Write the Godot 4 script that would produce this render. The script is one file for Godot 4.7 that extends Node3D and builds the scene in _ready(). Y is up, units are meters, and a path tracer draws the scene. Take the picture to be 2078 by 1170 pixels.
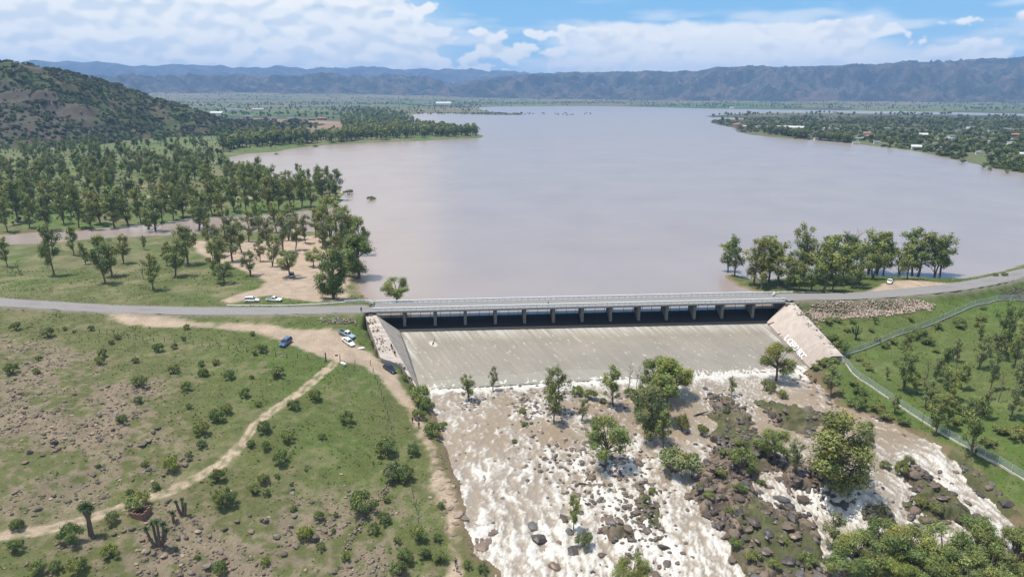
extends Node3D
# A full reservoir, its bridge and spillway, seen from the air. Units are metres, y is up, the lake stands at y = 0.

const FOCAL := 1404.0                      # of the survey photograph, in its pixels
const EYE := 70.0
const TILT := 15.7
const SUN_E := 1.6

# near ground fields: values on a grid of FS metres
const FX0 := -310.0
const FZ0 := -372.0
const FS := 2.0
const FNX := 311
const FNZ := 152

var fh: PackedFloat32Array                 # land height
var fw: PackedFloat32Array                 # river level
var friv: PackedFloat32Array               # metres inside the river (negative: outside)
var fisl: PackedFloat32Array               # metres inside a rock island
var flake: PackedFloat32Array              # metres inside the lake
var fdirt: PackedFloat32Array              # metres inside bare earth
var ftrack: PackedFloat32Array             # metres from the track's centre line
var froad: PackedFloat32Array              # metres from the road's centre line
var frock: PackedFloat32Array              # how stony
var ffoam: PackedFloat32Array              # how white the river is
var road_y: PackedFloat32Array

var n_a := FastNoiseLite.new()
var n_b := FastNoiseLite.new()
var n_ridge := FastNoiseLite.new()
var n_cell := FastNoiseLite.new()
var n_flow := FastNoiseLite.new()
var n_crack := FastNoiseLite.new()
var rng := RandomNumberGenerator.new()
var taken := {}
var M := {}
var cos_t := cos(deg_to_rad(TILT))
var sin_t := sin(deg_to_rad(TILT))
var lake_poly: PackedVector2Array
var far_land: Array = []                   # polygons of the far shore
var hill_ridge: PackedVector3Array

# ---------------------------------------------------------------- small helpers

func gp(px: float, py: float, h := 0.0) -> Vector3:
	# where the survey's sight line through that point meets the level h
	var dx := (px - 1039.0) / FOCAL
	var dv := (585.0 - py) / FOCAL
	var y := dv * cos_t - sin_t
	var z := -(cos_t + dv * sin_t)
	var t := (h - EYE) / y
	return Vector3(dx * t, h, z * t)

func march(px: float, py: float, ground: Callable, step: float) -> Vector3:
	# along the sight line until it dips under the ground, then closer in
	var dv := (585.0 - py) / FOCAL
	var d := Vector3((px - 1039.0) / FOCAL, dv * cos_t - sin_t, -(cos_t + dv * sin_t))
	var o := Vector3(0, EYE, 0)
	var lo := 70.0
	var hi := lo
	while hi < 6000.0:
		hi = lo + step * maxf(1.0, lo / 300.0)
		var p := o + d * hi
		if p.y < ground.call(p.x, p.z):
			break
		lo = hi
	for i in 9:
		var m := (lo + hi) * 0.5
		var p := o + d * m
		if p.y < ground.call(p.x, p.z):
			hi = m
		else:
			lo = m
	return o + d * hi

func gt(px: float, py: float) -> Vector3:
	# ... meets the ground
	var p := march(px, py, land, 1.2)
	p.y = land(p.x, p.z)
	return p

func wet_or_dry(x: float, z: float) -> float:
	return maxf(land(x, z), samp(fw, x, z) if samp(friv, x, z) > 0.0 else (-0.4 if z < -235.0 else -99.0))

func gr(px: float, py: float) -> Vector3:
	# ... meets the ground or the water, whichever is higher
	return march(px, py, wet_or_dry, 1.2)

func v2(p: Vector3) -> Vector2:
	return Vector2(p.x, p.z)

func samp(f: PackedFloat32Array, x: float, z: float) -> float:
	var u := clampf((x - FX0) / FS, 0.0, FNX - 1.001)
	var v := clampf((z - FZ0) / FS, 0.0, FNZ - 1.001)
	var i := int(u)
	var j := int(v)
	u -= i
	v -= j
	var k := j * FNX + i
	return (f[k] * (1.0 - u) + f[k + 1] * u) * (1.0 - v) + (f[k + FNX] * (1.0 - u) + f[k + FNX + 1] * u) * v

func in_near(x: float, z: float) -> bool:
	return x > FX0 and x < FX0 + FS * (FNX - 1) and z > FZ0 and z < FZ0 + FS * (FNZ - 1)

func land(x: float, z: float) -> float:
	if in_near(x, z):
		return samp(fh, x, z)
	return far_height(x, z)

func sd_poly(p: Vector2, q: PackedVector2Array) -> float:
	# signed distance, positive inside
	var d := 1e12
	var inside := false
	var n := q.size()
	var b := q[n - 1]
	for i in n:
		var a := q[i]
		var e := b - a
		var w := p - a
		var t := clampf(w.dot(e) / maxf(e.length_squared(), 1e-9), 0.0, 1.0)
		d = minf(d, (w - e * t).length_squared())
		if (a.y > p.y) != (b.y > p.y) and p.x < (b.x - a.x) * (p.y - a.y) / (b.y - a.y) + a.x:
			inside = not inside
		b = a
	return sqrt(d) if inside else -sqrt(d)

func d_line(p: Vector2, q: PackedVector2Array) -> float:
	var d := 1e12
	for i in q.size() - 1:
		var e := q[i + 1] - q[i]
		var w := p - q[i]
		var t := clampf(w.dot(e) / maxf(e.length_squared(), 1e-9), 0.0, 1.0)
		d = minf(d, (w - e * t).length_squared())
	return sqrt(d)

func along(q: PackedVector3Array, p: Vector2) -> Vector2:
	# (distance to the line, height of the nearest point)
	var d := 1e12
	var y := 0.0
	for i in q.size() - 1:
		var a := Vector2(q[i].x, q[i].z)
		var e := Vector2(q[i + 1].x, q[i + 1].z) - a
		var w := p - a
		var t := clampf(w.dot(e) / maxf(e.length_squared(), 1e-9), 0.0, 1.0)
		var dd := (w - e * t).length_squared()
		if dd < d:
			d = dd
			y = lerpf(q[i].y, q[i + 1].y, t)
	return Vector2(sqrt(d), y)

class Rbf:
	# values at scattered places, smoothly carried over the plane between them
	var p: PackedVector2Array
	var w: PackedFloat64Array
	var mean := 0.0
	func _init(pts: Array) -> void:
		var n := pts.size()
		var a: Array = []
		for q in pts:
			p.append(Vector2(q.x, q.z))
			mean += q.y / n
		for i in n:
			var row := PackedFloat64Array()
			row.resize(n + 1)
			for j in n:
				row[j] = p[i].distance_to(p[j])
			row[i] -= 0.6
			row[n] = pts[i].y - mean
			a.append(row)
		for c in n:
			var best := c
			for r in range(c + 1, n):
				if absf(a[r][c]) > absf(a[best][c]):
					best = r
			var tmp = a[c]
			a[c] = a[best]
			a[best] = tmp
			var rc: PackedFloat64Array = a[c]
			for r in range(c + 1, n):
				var rr: PackedFloat64Array = a[r]
				var f := rr[c] / rc[c]
				if f != 0.0:
					for k in range(c, n + 1):
						rr[k] -= f * rc[k]
					a[r] = rr
		w.resize(n)
		for c in range(n - 1, -1, -1):
			var s: float = a[c][n]
			for k in range(c + 1, n):
				s -= a[c][k] * w[k]
			w[c] = s / a[c][c]
	func at(x: float, z: float) -> float:
		var q := Vector2(x, z)
		var s := mean
		for i in p.size():
			s += w[i] * q.distance_to(p[i])
		return s

func poly(list: Array, h := 0.0) -> PackedVector2Array:
	var out := PackedVector2Array()
	for i in range(0, list.size(), 2):
		out.append(v2(gp(list[i], list[i + 1], h)))
	return out

func poly_on(list: Array, r: Rbf) -> PackedVector2Array:
	var out := PackedVector2Array()
	for i in range(0, list.size(), 2):
		out.append(v2(march(list[i], list[i + 1], r.at, 4.0)))
	return out

func numbered(called: String) -> String:
	taken[called] = taken.get(called, -1) + 1
	return called if taken[called] == 0 else "%s_%03d" % [called, taken[called]]

func thing(called: String, label: String, category: String, at := Vector3.ZERO, turn := 0.0, group := "") -> Node3D:
	var o := Node3D.new()
	o.name = numbered(called)
	add_child(o)
	o.position = at
	o.rotation.y = turn
	return tag(o, label, category, group)

func tag(o: Node3D, label: String, category: String, group := "") -> Node3D:
	o.set_meta("label", label)
	o.set_meta("category", category)
	if group:
		o.set_meta("group", group)
	return o

func part(called: String, mesh: Mesh, m: Material, parent: Node3D, at := Vector3.ZERO) -> MeshInstance3D:
	var o := MeshInstance3D.new()
	o.name = called if parent != self else numbered(called)
	o.mesh = mesh
	o.material_override = m
	parent.add_child(o, true)
	o.position = at
	return o

func struct(called: String, mesh: Mesh, m: Material, label := "", kind := "structure") -> MeshInstance3D:
	var o := part(called, mesh, m, self)
	o.set_meta("kind", kind)
	if label:
		o.set_meta("label", label)
	return o

func scatter(called: String, mesh: Mesh, m: Material, places: Array, label: String, tints := PackedColorArray()) -> void:
	if places.is_empty():
		return
	var mm := MultiMesh.new()
	mm.transform_format = MultiMesh.TRANSFORM_3D
	mm.use_colors = tints.size() > 0
	mm.mesh = mesh
	mm.instance_count = places.size()
	for i in places.size():
		mm.set_instance_transform(i, places[i])
		if tints.size():
			mm.set_instance_color(i, tints[i])
	var o := MultiMeshInstance3D.new()
	o.name = numbered(called)
	o.multimesh = mm
	o.material_override = m
	o.set_meta("kind", "stuff")
	o.set_meta("label", label)
	add_child(o)

# triangle soup with flat or given normals
class Soup:
	var v := PackedVector3Array()
	var n := PackedVector3Array()
	var c := PackedColorArray()
	func tri(a: Vector3, b: Vector3, d: Vector3, col := Color.WHITE) -> void:
		var k := (d - a).cross(b - a).normalized()
		v.append(a); v.append(b); v.append(d)
		n.append(k); n.append(k); n.append(k)
		c.append(col); c.append(col); c.append(col)
	func quad(a: Vector3, b: Vector3, d: Vector3, e: Vector3, col := Color.WHITE) -> void:
		tri(a, b, d, col)
		tri(a, d, e, col)
	func box(at: Vector3, size: Vector3, col := Color.WHITE, basis := Basis()) -> void:
		var x := basis.x * size.x * 0.5
		var y := basis.y * size.y * 0.5
		var z := basis.z * size.z * 0.5
		hexa([at - x - y - z, at + x - y - z, at + x - y + z, at - x - y + z, at - x + y - z, at + x + y - z, at + x + y + z, at - x + y + z], col)
	func hexa(p: Array, col := Color.WHITE) -> void:
		# four corners below, four above, both going round the same way
		quad(p[4], p[5], p[6], p[7], col)
		quad(p[3], p[2], p[1], p[0], col)
		for i in 4:
			var j := (i + 1) % 4
			quad(p[i], p[j], p[j + 4], p[i + 4], col)
	func tube(pts: Array, radii: Array, sides := 6, col := Color.WHITE, cap := true) -> void:
		var rings: Array = []
		for i in pts.size():
			var a: Vector3 = pts[maxi(i - 1, 0)]
			var b: Vector3 = pts[mini(i + 1, pts.size() - 1)]
			var d := (b - a).normalized()
			var s := d.cross(Vector3(0.31, 0.2, 0.93) if absf(d.y) > 0.9 else Vector3.UP).normalized()
			var t := d.cross(s)
			var ring := PackedVector3Array()
			for k in sides:
				var w := TAU * k / sides
				ring.append(pts[i] + (s * cos(w) + t * sin(w)) * radii[i])
			rings.append(ring)
		for i in pts.size() - 1:
			for k in sides:
				var j := (k + 1) % sides
				quad(rings[i][k], rings[i + 1][k], rings[i + 1][j], rings[i][j], col)
		if cap:
			var last: PackedVector3Array = rings[-1]
			for k in range(1, sides - 1):
				tri(last[0], last[k + 1], last[k], col)
				tri(rings[0][0], rings[0][k], rings[0][k + 1], col)
	func done() -> ArrayMesh:
		var a: Array = []
		a.resize(Mesh.ARRAY_MAX)
		a[Mesh.ARRAY_VERTEX] = v
		a[Mesh.ARRAY_NORMAL] = n
		a[Mesh.ARRAY_COLOR] = c
		var m := ArrayMesh.new()
		m.add_surface_from_arrays(Mesh.PRIMITIVE_TRIANGLES, a)
		return m

func indexed(v: PackedVector3Array, c: PackedColorArray, idx: PackedInt32Array) -> ArrayMesh:
	# smooth normals from the triangles (front faces run clockwise)
	var n := PackedVector3Array()
	n.resize(v.size())
	for t in range(0, idx.size(), 3):
		var a := idx[t]
		var b := idx[t + 1]
		var d := idx[t + 2]
		var k := (v[d] - v[a]).cross(v[b] - v[a])
		n[a] += k
		n[b] += k
		n[d] += k
	for i in n.size():
		n[i] = n[i].normalized()
	var a: Array = []
	a.resize(Mesh.ARRAY_MAX)
	a[Mesh.ARRAY_VERTEX] = v
	a[Mesh.ARRAY_NORMAL] = n
	a[Mesh.ARRAY_INDEX] = idx
	if c.size():
		a[Mesh.ARRAY_COLOR] = c
	var m := ArrayMesh.new()
	m.add_surface_from_arrays(Mesh.PRIMITIVE_TRIANGLES, a)
	return m

func noise(s: int, freq: float, octaves := 4, type := FastNoiseLite.TYPE_SIMPLEX_SMOOTH, fractal := FastNoiseLite.FRACTAL_FBM) -> FastNoiseLite:
	var n := FastNoiseLite.new()
	n.seed = s
	n.noise_type = type
	n.frequency = freq
	n.fractal_type = fractal
	n.fractal_octaves = octaves
	return n

func noise_tex(s: int, freq: float, lo: Color, hi: Color, octaves := 5, size := 512, type := FastNoiseLite.TYPE_SIMPLEX_SMOOTH) -> NoiseTexture2D:
	var t := NoiseTexture2D.new()
	t.width = size
	t.height = size
	t.seamless = true
	t.noise = noise(s, freq, octaves, type)
	var g := Gradient.new()
	g.set_color(0, lo)
	g.set_color(1, hi)
	t.color_ramp = g
	return t

func ss(a: float, b: float, x: float) -> float:
	return smoothstep(a, b, x)

# ---------------------------------------------------------------- sky

func sky_image() -> Image:
	var W := 4096
	var H := 2048
	var fluff := noise(11, 0.44, 6)
	var soft := noise(11, 0.44, 2)
	var shape := noise(12, 0.15, 3)
	var wisp := noise(13, 0.16, 4)
	var im := Image.create_empty(W, H, false, Image.FORMAT_RGB8)
	im.fill(Color(0.62, 0.66, 0.68))
	# low air in fine rows, higher up in coarse ones
	for pass_n in 2:
		var step := 1 if pass_n == 0 else 8
		var e0 := 0.0 if pass_n == 0 else 13.0
		var e1 := 13.0 if pass_n == 0 else 90.0
		var rows := int((e1 - e0) / 180.0 * H / step)
		var cols := W / step
		var sheet := Image.create_empty(cols, rows, false, Image.FORMAT_RGB8)
		for r in rows:
			var el := e1 - (r + 0.5) * step * 180.0 / H
			var ring := 57.3 * (cos(deg_to_rad(el)) if el > 20.0 else 1.0)
			var blue := Color(0.14, 0.44, 0.79).lerp(Color(0.52, 0.76, 0.90), exp(-el / 4.5))
			blue = blue.lerp(Color(0.09, 0.26, 0.60), ss(20.0, 75.0, el))
			for c in cols:
				var az := fposmod((c + 0.5) / cols * 360.0 + 180.0, 360.0) - 180.0   # the middle of the view lies at the picture's seam
				if pass_n == 0 and absf(az) > 62.0 and (c & 1) == 1:
					sheet.set_pixel(c, r, sheet.get_pixel(c - 1, r))
					continue
				var a := deg_to_rad(az)
				var x := ring * sin(a)
				var z := ring * cos(a)
				var y := el * 1.75
				var big := shape.get_noise_3d(x, y * 1.3, z)
				var f := fluff.get_noise_3d(x, y, z)
				var up := soft.get_noise_3d(x, y, z) - soft.get_noise_3d(x - 0.3, y + 0.9, z)
				# how much of the sky is clouded here: a bank on the left, a clear gap ahead, a flat-topped sheet on the right
				var cover := 0.20
				var view := ss(60.0, 45.0, absf(az))
				cover += view * 0.26 * ss(-5.0, -11.0, az) * (1.0 - 0.5 * ss(4.0, 6.5, el) * ss(-31.0, -34.5, az))
				cover -= view * 0.75 * ss(-7.0, -4.0, az) * ss(4.6, 5.6, el)
				cover += view * 0.22 * ss(1.9, 0.8, el)
				cover -= view * 0.10 * ss(-7.0, -4.0, az) * ss(9.0, 3.0, az)
				cover -= view * 0.30 * ss(26.0, 30.0, az) * ss(2.6, 3.6, el)
				var d := f * 0.75 + big * 0.55 + cover
				var alpha := ss(0.06, 0.14, d)
				var lit := clampf(0.74 + up * 1.5 + 0.5 * f - 0.25 * maxf(d - 0.25, 0.0) - 0.3 * big, 0.0, 1.0)
				var cloud := Color(0.70, 0.77, 0.84).lerp(Color(1.0, 0.99, 0.955), lit)
				var w := wisp.get_noise_3d(x * 0.5, el * 3.2, z * 0.5)
				# the smooth sheet
				var top := 5.1 + 0.35 * big - 0.02 * (az - 15.0)
				var sheet_a := view * ss(1.0, 7.0, az + w * 4.0) * ss(top + 0.25, top - 0.25, el + 0.3 * f) * ss(31.0 + 6.0 * w, 25.0, az + 1.5 * (el - 3.0)) * 0.93
				sheet_a = maxf(sheet_a, 0.55 * ss(0.05, 0.5, w + 0.12) * ss(8.0, 5.0, el) * view)
				sheet_a = maxf(sheet_a, view * ss(-3.0, -9.0, az) * (0.6 + 0.4 * w) * ss(8.5, 5.0, el))
				var col := blue.lerp(Color(0.97, 0.97, 0.945), sheet_a)
				col = col.lerp(cloud, alpha * (0.95 if sheet_a < 0.5 else 0.75))
				col = col.lerp(Color(0.94, 0.955, 0.945), 0.75 * exp(-maxf(el, 0.0) / 0.9))
				sheet.set_pixel(c, r, col.linear_to_srgb())
		if step > 1:
			sheet.resize(W, rows * step, Image.INTERPOLATE_CUBIC)
		im.blit_rect(sheet, Rect2i(0, 0, W, rows * step), Vector2i(0, int((90.0 - e1) / 180.0 * H)))
	return im

func set_camera_and_light() -> void:
	var cam := Camera3D.new()
	cam.name = "camera"
	add_child(cam)
	cam.position = Vector3(0, EYE, 0)
	cam.rotation_degrees = Vector3(-TILT, 0, 0)
	cam.fov = rad_to_deg(2.0 * atan(585.0 / FOCAL))
	cam.near = 0.5
	cam.far = 40000.0
	cam.current = true
	var sun := DirectionalLight3D.new()
	sun.name = "sun"
	add_child(sun)
	sun.look_at_from_position(Vector3.ZERO, Vector3(0.30, -1.0, 0.035), Vector3.FORWARD)
	sun.light_energy = SUN_E
	sun.light_color = Color(1.0, 0.965, 0.90)
	sun.light_angular_distance = 0.5
	sun.shadow_enabled = true
	sun.directional_shadow_max_distance = 900.0
	var e := Environment.new()
	e.background_mode = Environment.BG_SKY
	e.background_energy_multiplier = 0.86
	var sky := Sky.new()
	var pan := PanoramaSkyMaterial.new()
	pan.panorama = ImageTexture.create_from_image(sky_image())
	pan.energy_multiplier = 1.0
	sky.sky_material = pan
	e.sky = sky
	e.tonemap_mode = Environment.TONE_MAPPER_LINEAR
	e.tonemap_exposure = 1.3
	e.fog_enabled = true
	e.fog_density = 0.000092
	e.fog_light_color = Color(0.60, 0.77, 1.0)
	e.sdfgi_enabled = true
	e.ssao_enabled = true
	e.ssil_enabled = true
	var we := WorldEnvironment.new()
	we.name = "environment"
	we.environment = e
	add_child(we)

# ---------------------------------------------------------------- materials

func mat(color: Color, rough := 0.9, vertex := false) -> StandardMaterial3D:
	var m := StandardMaterial3D.new()
	m.albedo_color = color.linear_to_srgb() if not vertex else Color.WHITE
	m.vertex_color_use_as_albedo = vertex
	m.roughness = rough
	m.metallic_specular = 0.35
	return m

func textured(m: StandardMaterial3D, tex: Texture2D, scale: float, relief := 0.0, height: Texture2D = null) -> StandardMaterial3D:
	m.albedo_texture = tex
	m.uv1_triplanar = true
	m.uv1_world_triplanar = true
	m.uv1_scale = Vector3.ONE * scale
	if relief > 0.0:
		m.heightmap_enabled = true
		m.heightmap_scale = relief
		m.heightmap_texture = height if height else tex
	return m

func make_materials() -> void:
	var mottle := noise_tex(21, 0.018, Color(0.83, 0.83, 0.82), Color(1.0, 1.0, 1.0), 6)
	var speck := noise_tex(22, 0.06, Color(0.78, 0.77, 0.75), Color(1.0, 1.0, 1.0), 4)
	var grain := noise_tex(23, 0.03, Color(0.72, 0.72, 0.72), Color(1.0, 1.0, 1.0), 6)
	var ground := mat(Color.WHITE, 0.95, true)
	textured(ground, speck, 1.0 / 23.0, 14.0)
	ground.detail_enabled = true
	ground.detail_blend_mode = BaseMaterial3D.BLEND_MODE_MUL
	ground.detail_albedo = mottle
	ground.detail_uv_layer = BaseMaterial3D.DETAIL_UV_2
	ground.uv2_triplanar = true
	ground.uv2_world_triplanar = true
	ground.uv2_scale = Vector3.ONE / 61.0
	M.ground = ground
	var far := mat(Color.WHITE, 0.95, true)
	M.far = far
	M.mountain = textured(mat(Color.WHITE, 0.95, true), noise_tex(24, 0.05, Color(0.50, 0.52, 0.50), Color(1, 1, 1), 5), 1.0 / 900.0, 2500.0)
	M.asphalt = textured(mat(Color(0.25, 0.24, 0.245), 0.85), grain, 1.0 / 7.0, 1.0)
	M.asphalt.vertex_color_use_as_albedo = true
	M.shade_tinted_crest = textured(mat(Color(0.016, 0.017, 0.020), 0.6), grain, 1.0 / 6.0, 2.0)  # near black tone that stands for the shade below the deck
	M.dark_concrete = textured(mat(Color(0.15, 0.145, 0.14), 0.9), mottle, 1.0 / 9.0, 1.5, grain)  # girders, piers and abutments, a darker grey than the deck slab
	M.concrete = textured(mat(Color(0.60, 0.535, 0.50), 0.88), mottle, 1.0 / 19.0, 1.5, grain)
	M.wall = textured(mat(Color.WHITE, 0.9, true), mottle, 1.0 / 26.0, 1.5, grain)
	M.old_concrete = textured(mat(Color(0.34, 0.33, 0.32), 0.9), mottle, 1.0 / 9.0, 1.5, grain)
	M.white_paint = textured(mat(Color(0.86, 0.87, 0.86), 0.6), grain, 1.0 / 5.0)
	M.graffiti = mat(Color(0.85, 0.85, 0.85), 0.6)
	M.rock = textured(mat(Color.WHITE, 0.8, true), grain, 1.0 / 2.5, 6.0)
	M.wet_rock = textured(mat(Color.WHITE, 0.42, true), grain, 1.0 / 2.5, 5.0)
	M.trunk = textured(mat(Color(0.17, 0.135, 0.105), 0.95), grain, 1.0 / 1.7, 2.0)
	M.pale_trunk = textured(mat(Color(0.33, 0.29, 0.25), 0.95), grain, 1.0 / 1.7, 2.0)
	for kv in [["leaf", Color(1.1, 1.12, 1.0)], ["leaf_dark", Color(0.80, 0.90, 0.82)], ["leaf_olive", Color(1.10, 1.02, 0.90)], ["leaf_grey", Color(1.05, 1.02, 1.25)], ["leaf_lime", Color(1.20, 1.20, 0.82)]]:
		var m := StandardMaterial3D.new()
		m.albedo_color = (kv[1] * 0.68).linear_to_srgb()
		m.vertex_color_use_as_albedo = true
		m.roughness = 0.6
		m.metallic_specular = 0.3
		m.backlight_enabled = true
		m.backlight = Color(0.5, 0.5, 0.35)
		M[kv[0]] = m
	M.grass = mat(Color.WHITE, 0.9, true)
	M.grass.backlight_enabled = true
	M.grass.backlight = Color(0.4, 0.4, 0.3)
	var ripple := noise_tex(31, 0.022, Color.BLACK, Color.WHITE, 4)
	var patch := noise_tex(32, 0.012, Color(0.94, 0.94, 0.94), Color.WHITE, 3)
	var calm := noise_tex(33, 0.010, Color(0.45, 0.45, 0.45), Color(1, 1, 1), 3)
	var lake := mat(Color(0.255, 0.211, 0.196), 0.28)
	lake.metallic_specular = 0.5
	textured(lake, patch, 1.0 / 420.0)
	lake.heightmap_enabled = false
	lake.heightmap_enabled = true
	lake.heightmap_scale = 120.0
	lake.heightmap_texture = calm
	M.lake = lake
	var river := mat(Color.WHITE, 0.34, true)
	river.metallic_specular = 0.5
	textured(river, noise_tex(34, 0.035, Color(0.84, 0.84, 0.84), Color.WHITE, 5), 1.0 / 5.0, 7.0, ripple)
	M.river = river
	var chute := mat(Color.WHITE, 0.15, true)
	chute.metallic_specular = 0.5
	textured(chute, noise_tex(35, 0.05, Color(0.90, 0.90, 0.90), Color.WHITE, 4), 1.0 / 8.0, 3.0, ripple)
	M.chute = chute
	M.mesh_fence = mat(Color(0.33, 0.42, 0.40), 0.6)
	M.mesh_fence.transparency = BaseMaterial3D.TRANSPARENCY_ALPHA
	M.mesh_fence.albedo_color.a = 0.42
	M.mesh_rail = mat(Color(0.30, 0.36, 0.34), 0.6)
	M.post_white = mat(Color(0.55, 0.56, 0.55), 0.6)
	M.wood = textured(mat(Color(0.11, 0.085, 0.065), 0.9), grain, 0.8)
	M.wire = mat(Color(0.16, 0.15, 0.14), 0.6)
	M.tyre = mat(Color(0.02, 0.02, 0.021), 0.8)
	M.rim = mat(Color(0.45, 0.46, 0.47), 0.35)
	M.rim.metallic = 0.7
	M.glass = mat(Color(0.012, 0.015, 0.018), 0.08)
	M.glass.metallic_specular = 0.6
	M.lamp = mat(Color(0.8, 0.8, 0.78), 0.12)
	M.tail = mat(Color(0.35, 0.015, 0.012), 0.2)
	M.trim = mat(Color(0.03, 0.03, 0.032), 0.6)
	for kv in [["white", Color(0.80, 0.81, 0.82)], ["blue", Color(0.025, 0.075, 0.19)], ["sky", Color(0.24, 0.36, 0.43)], ["black", Color(0.018, 0.022, 0.04)], ["grey", Color(0.16, 0.17, 0.19)]]:
		var m := mat(kv[1], 0.3)
		m.clearcoat_enabled = true
		m.clearcoat = 0.8
		m.clearcoat_roughness = 0.08
		M["car_" + kv[0]] = m
	M.brick = textured(mat(Color(0.23, 0.14, 0.11), 0.95), speck, 1.0 / 3.0, 3.0)
	M.plaster = textured(mat(Color(0.62, 0.56, 0.49), 0.9), mottle, 1.0 / 14.0)
	M.white_wall = textured(mat(Color(0.78, 0.77, 0.74), 0.85), mottle, 1.0 / 14.0)
	M.pink_wall = textured(mat(Color(0.60, 0.30, 0.24), 0.85), mottle, 1.0 / 14.0)
	M.tile_roof = textured(mat(Color(0.33, 0.16, 0.11), 0.85), speck, 1.0 / 6.0)
	M.metal_roof = textured(mat(Color(0.62, 0.63, 0.64), 0.45), grain, 1.0 / 9.0)
	M.grey_roof = textured(mat(Color(0.36, 0.36, 0.37), 0.8), mottle, 1.0 / 12.0)
	M.dark_open = mat(Color(0.03, 0.03, 0.032), 0.7)
	M.cactus = textured(mat(Color(0.07, 0.09, 0.05), 0.8), grain, 1.0)
	M.yucca = mat(Color.WHITE, 0.7, true)
	M.body = mat(Color.WHITE, 0.85, true)
	M.drift = textured(mat(Color(0.05, 0.042, 0.035), 0.8), grain, 0.6)

# ---------------------------------------------------------------- the shape of the land

func hill_height(x: float, z: float) -> float:
	var r := along(hill_ridge, Vector2(x, z))
	var bump := n_ridge.get_noise_2d(x * 0.011, z * 0.011)
	var w := 250.0 + 60.0 * n_a.get_noise_2d(x * 0.004 + 9.0, z * 0.004)
	var t := clampf(1.0 - r.x / w, 0.0, 1.0)
	var h := r.y * (0.55 * t + 0.45 * ss(0.0, 1.0, t))
	h += t * (1.0 - t) * 4.0 * (10.0 * bump + 6.0 * n_a.get_noise_2d(x * 0.02, z * 0.02))
	# ledges of rock
	var k := h / 17.0 + n_a.get_noise_2d(x * 0.006, z * 0.006)
	var ledge := (floorf(k) + ss(0.35, 0.95, k - floorf(k)) - n_a.get_noise_2d(x * 0.006, z * 0.006)) * 17.0
	h = lerpf(h, ledge, 0.6 * ss(0.0, 0.2, t))
	# a low stony spur in front
	var q := Vector2(x + 705.0, (z + 1000.0) * 1.25)
	h = maxf(h, (44.0 + 10.0 * bump) * ss(150.0, 20.0, q.length()))
	return h

func plain_height(x: float, z: float) -> float:
	var d := sqrt(x * x + z * z)
	var h := 2.4 + 1.2 * n_a.get_noise_2d(x * 0.004, z * 0.004)
	h += ss(1500.0, 4200.0, d) * 5.0
	h += ss(3800.0, 8200.0, d) * (25.0 + 78.0 * ss(1200.0, -2600.0, x))
	if x < -150.0 and z < -900.0:
		h += 9.0 * ss(-300.0, -700.0, x) * ss(-1250.0, -1700.0, z)
	return h

func far_height(x: float, z: float) -> float:
	var d := sd_poly(Vector2(x, z), lake_poly)
	if d > 0.0:
		return -0.3 - minf(d * 0.12, 8.0)
	return minf(plain_height(x, z), 0.25 - d * 0.06)

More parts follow.
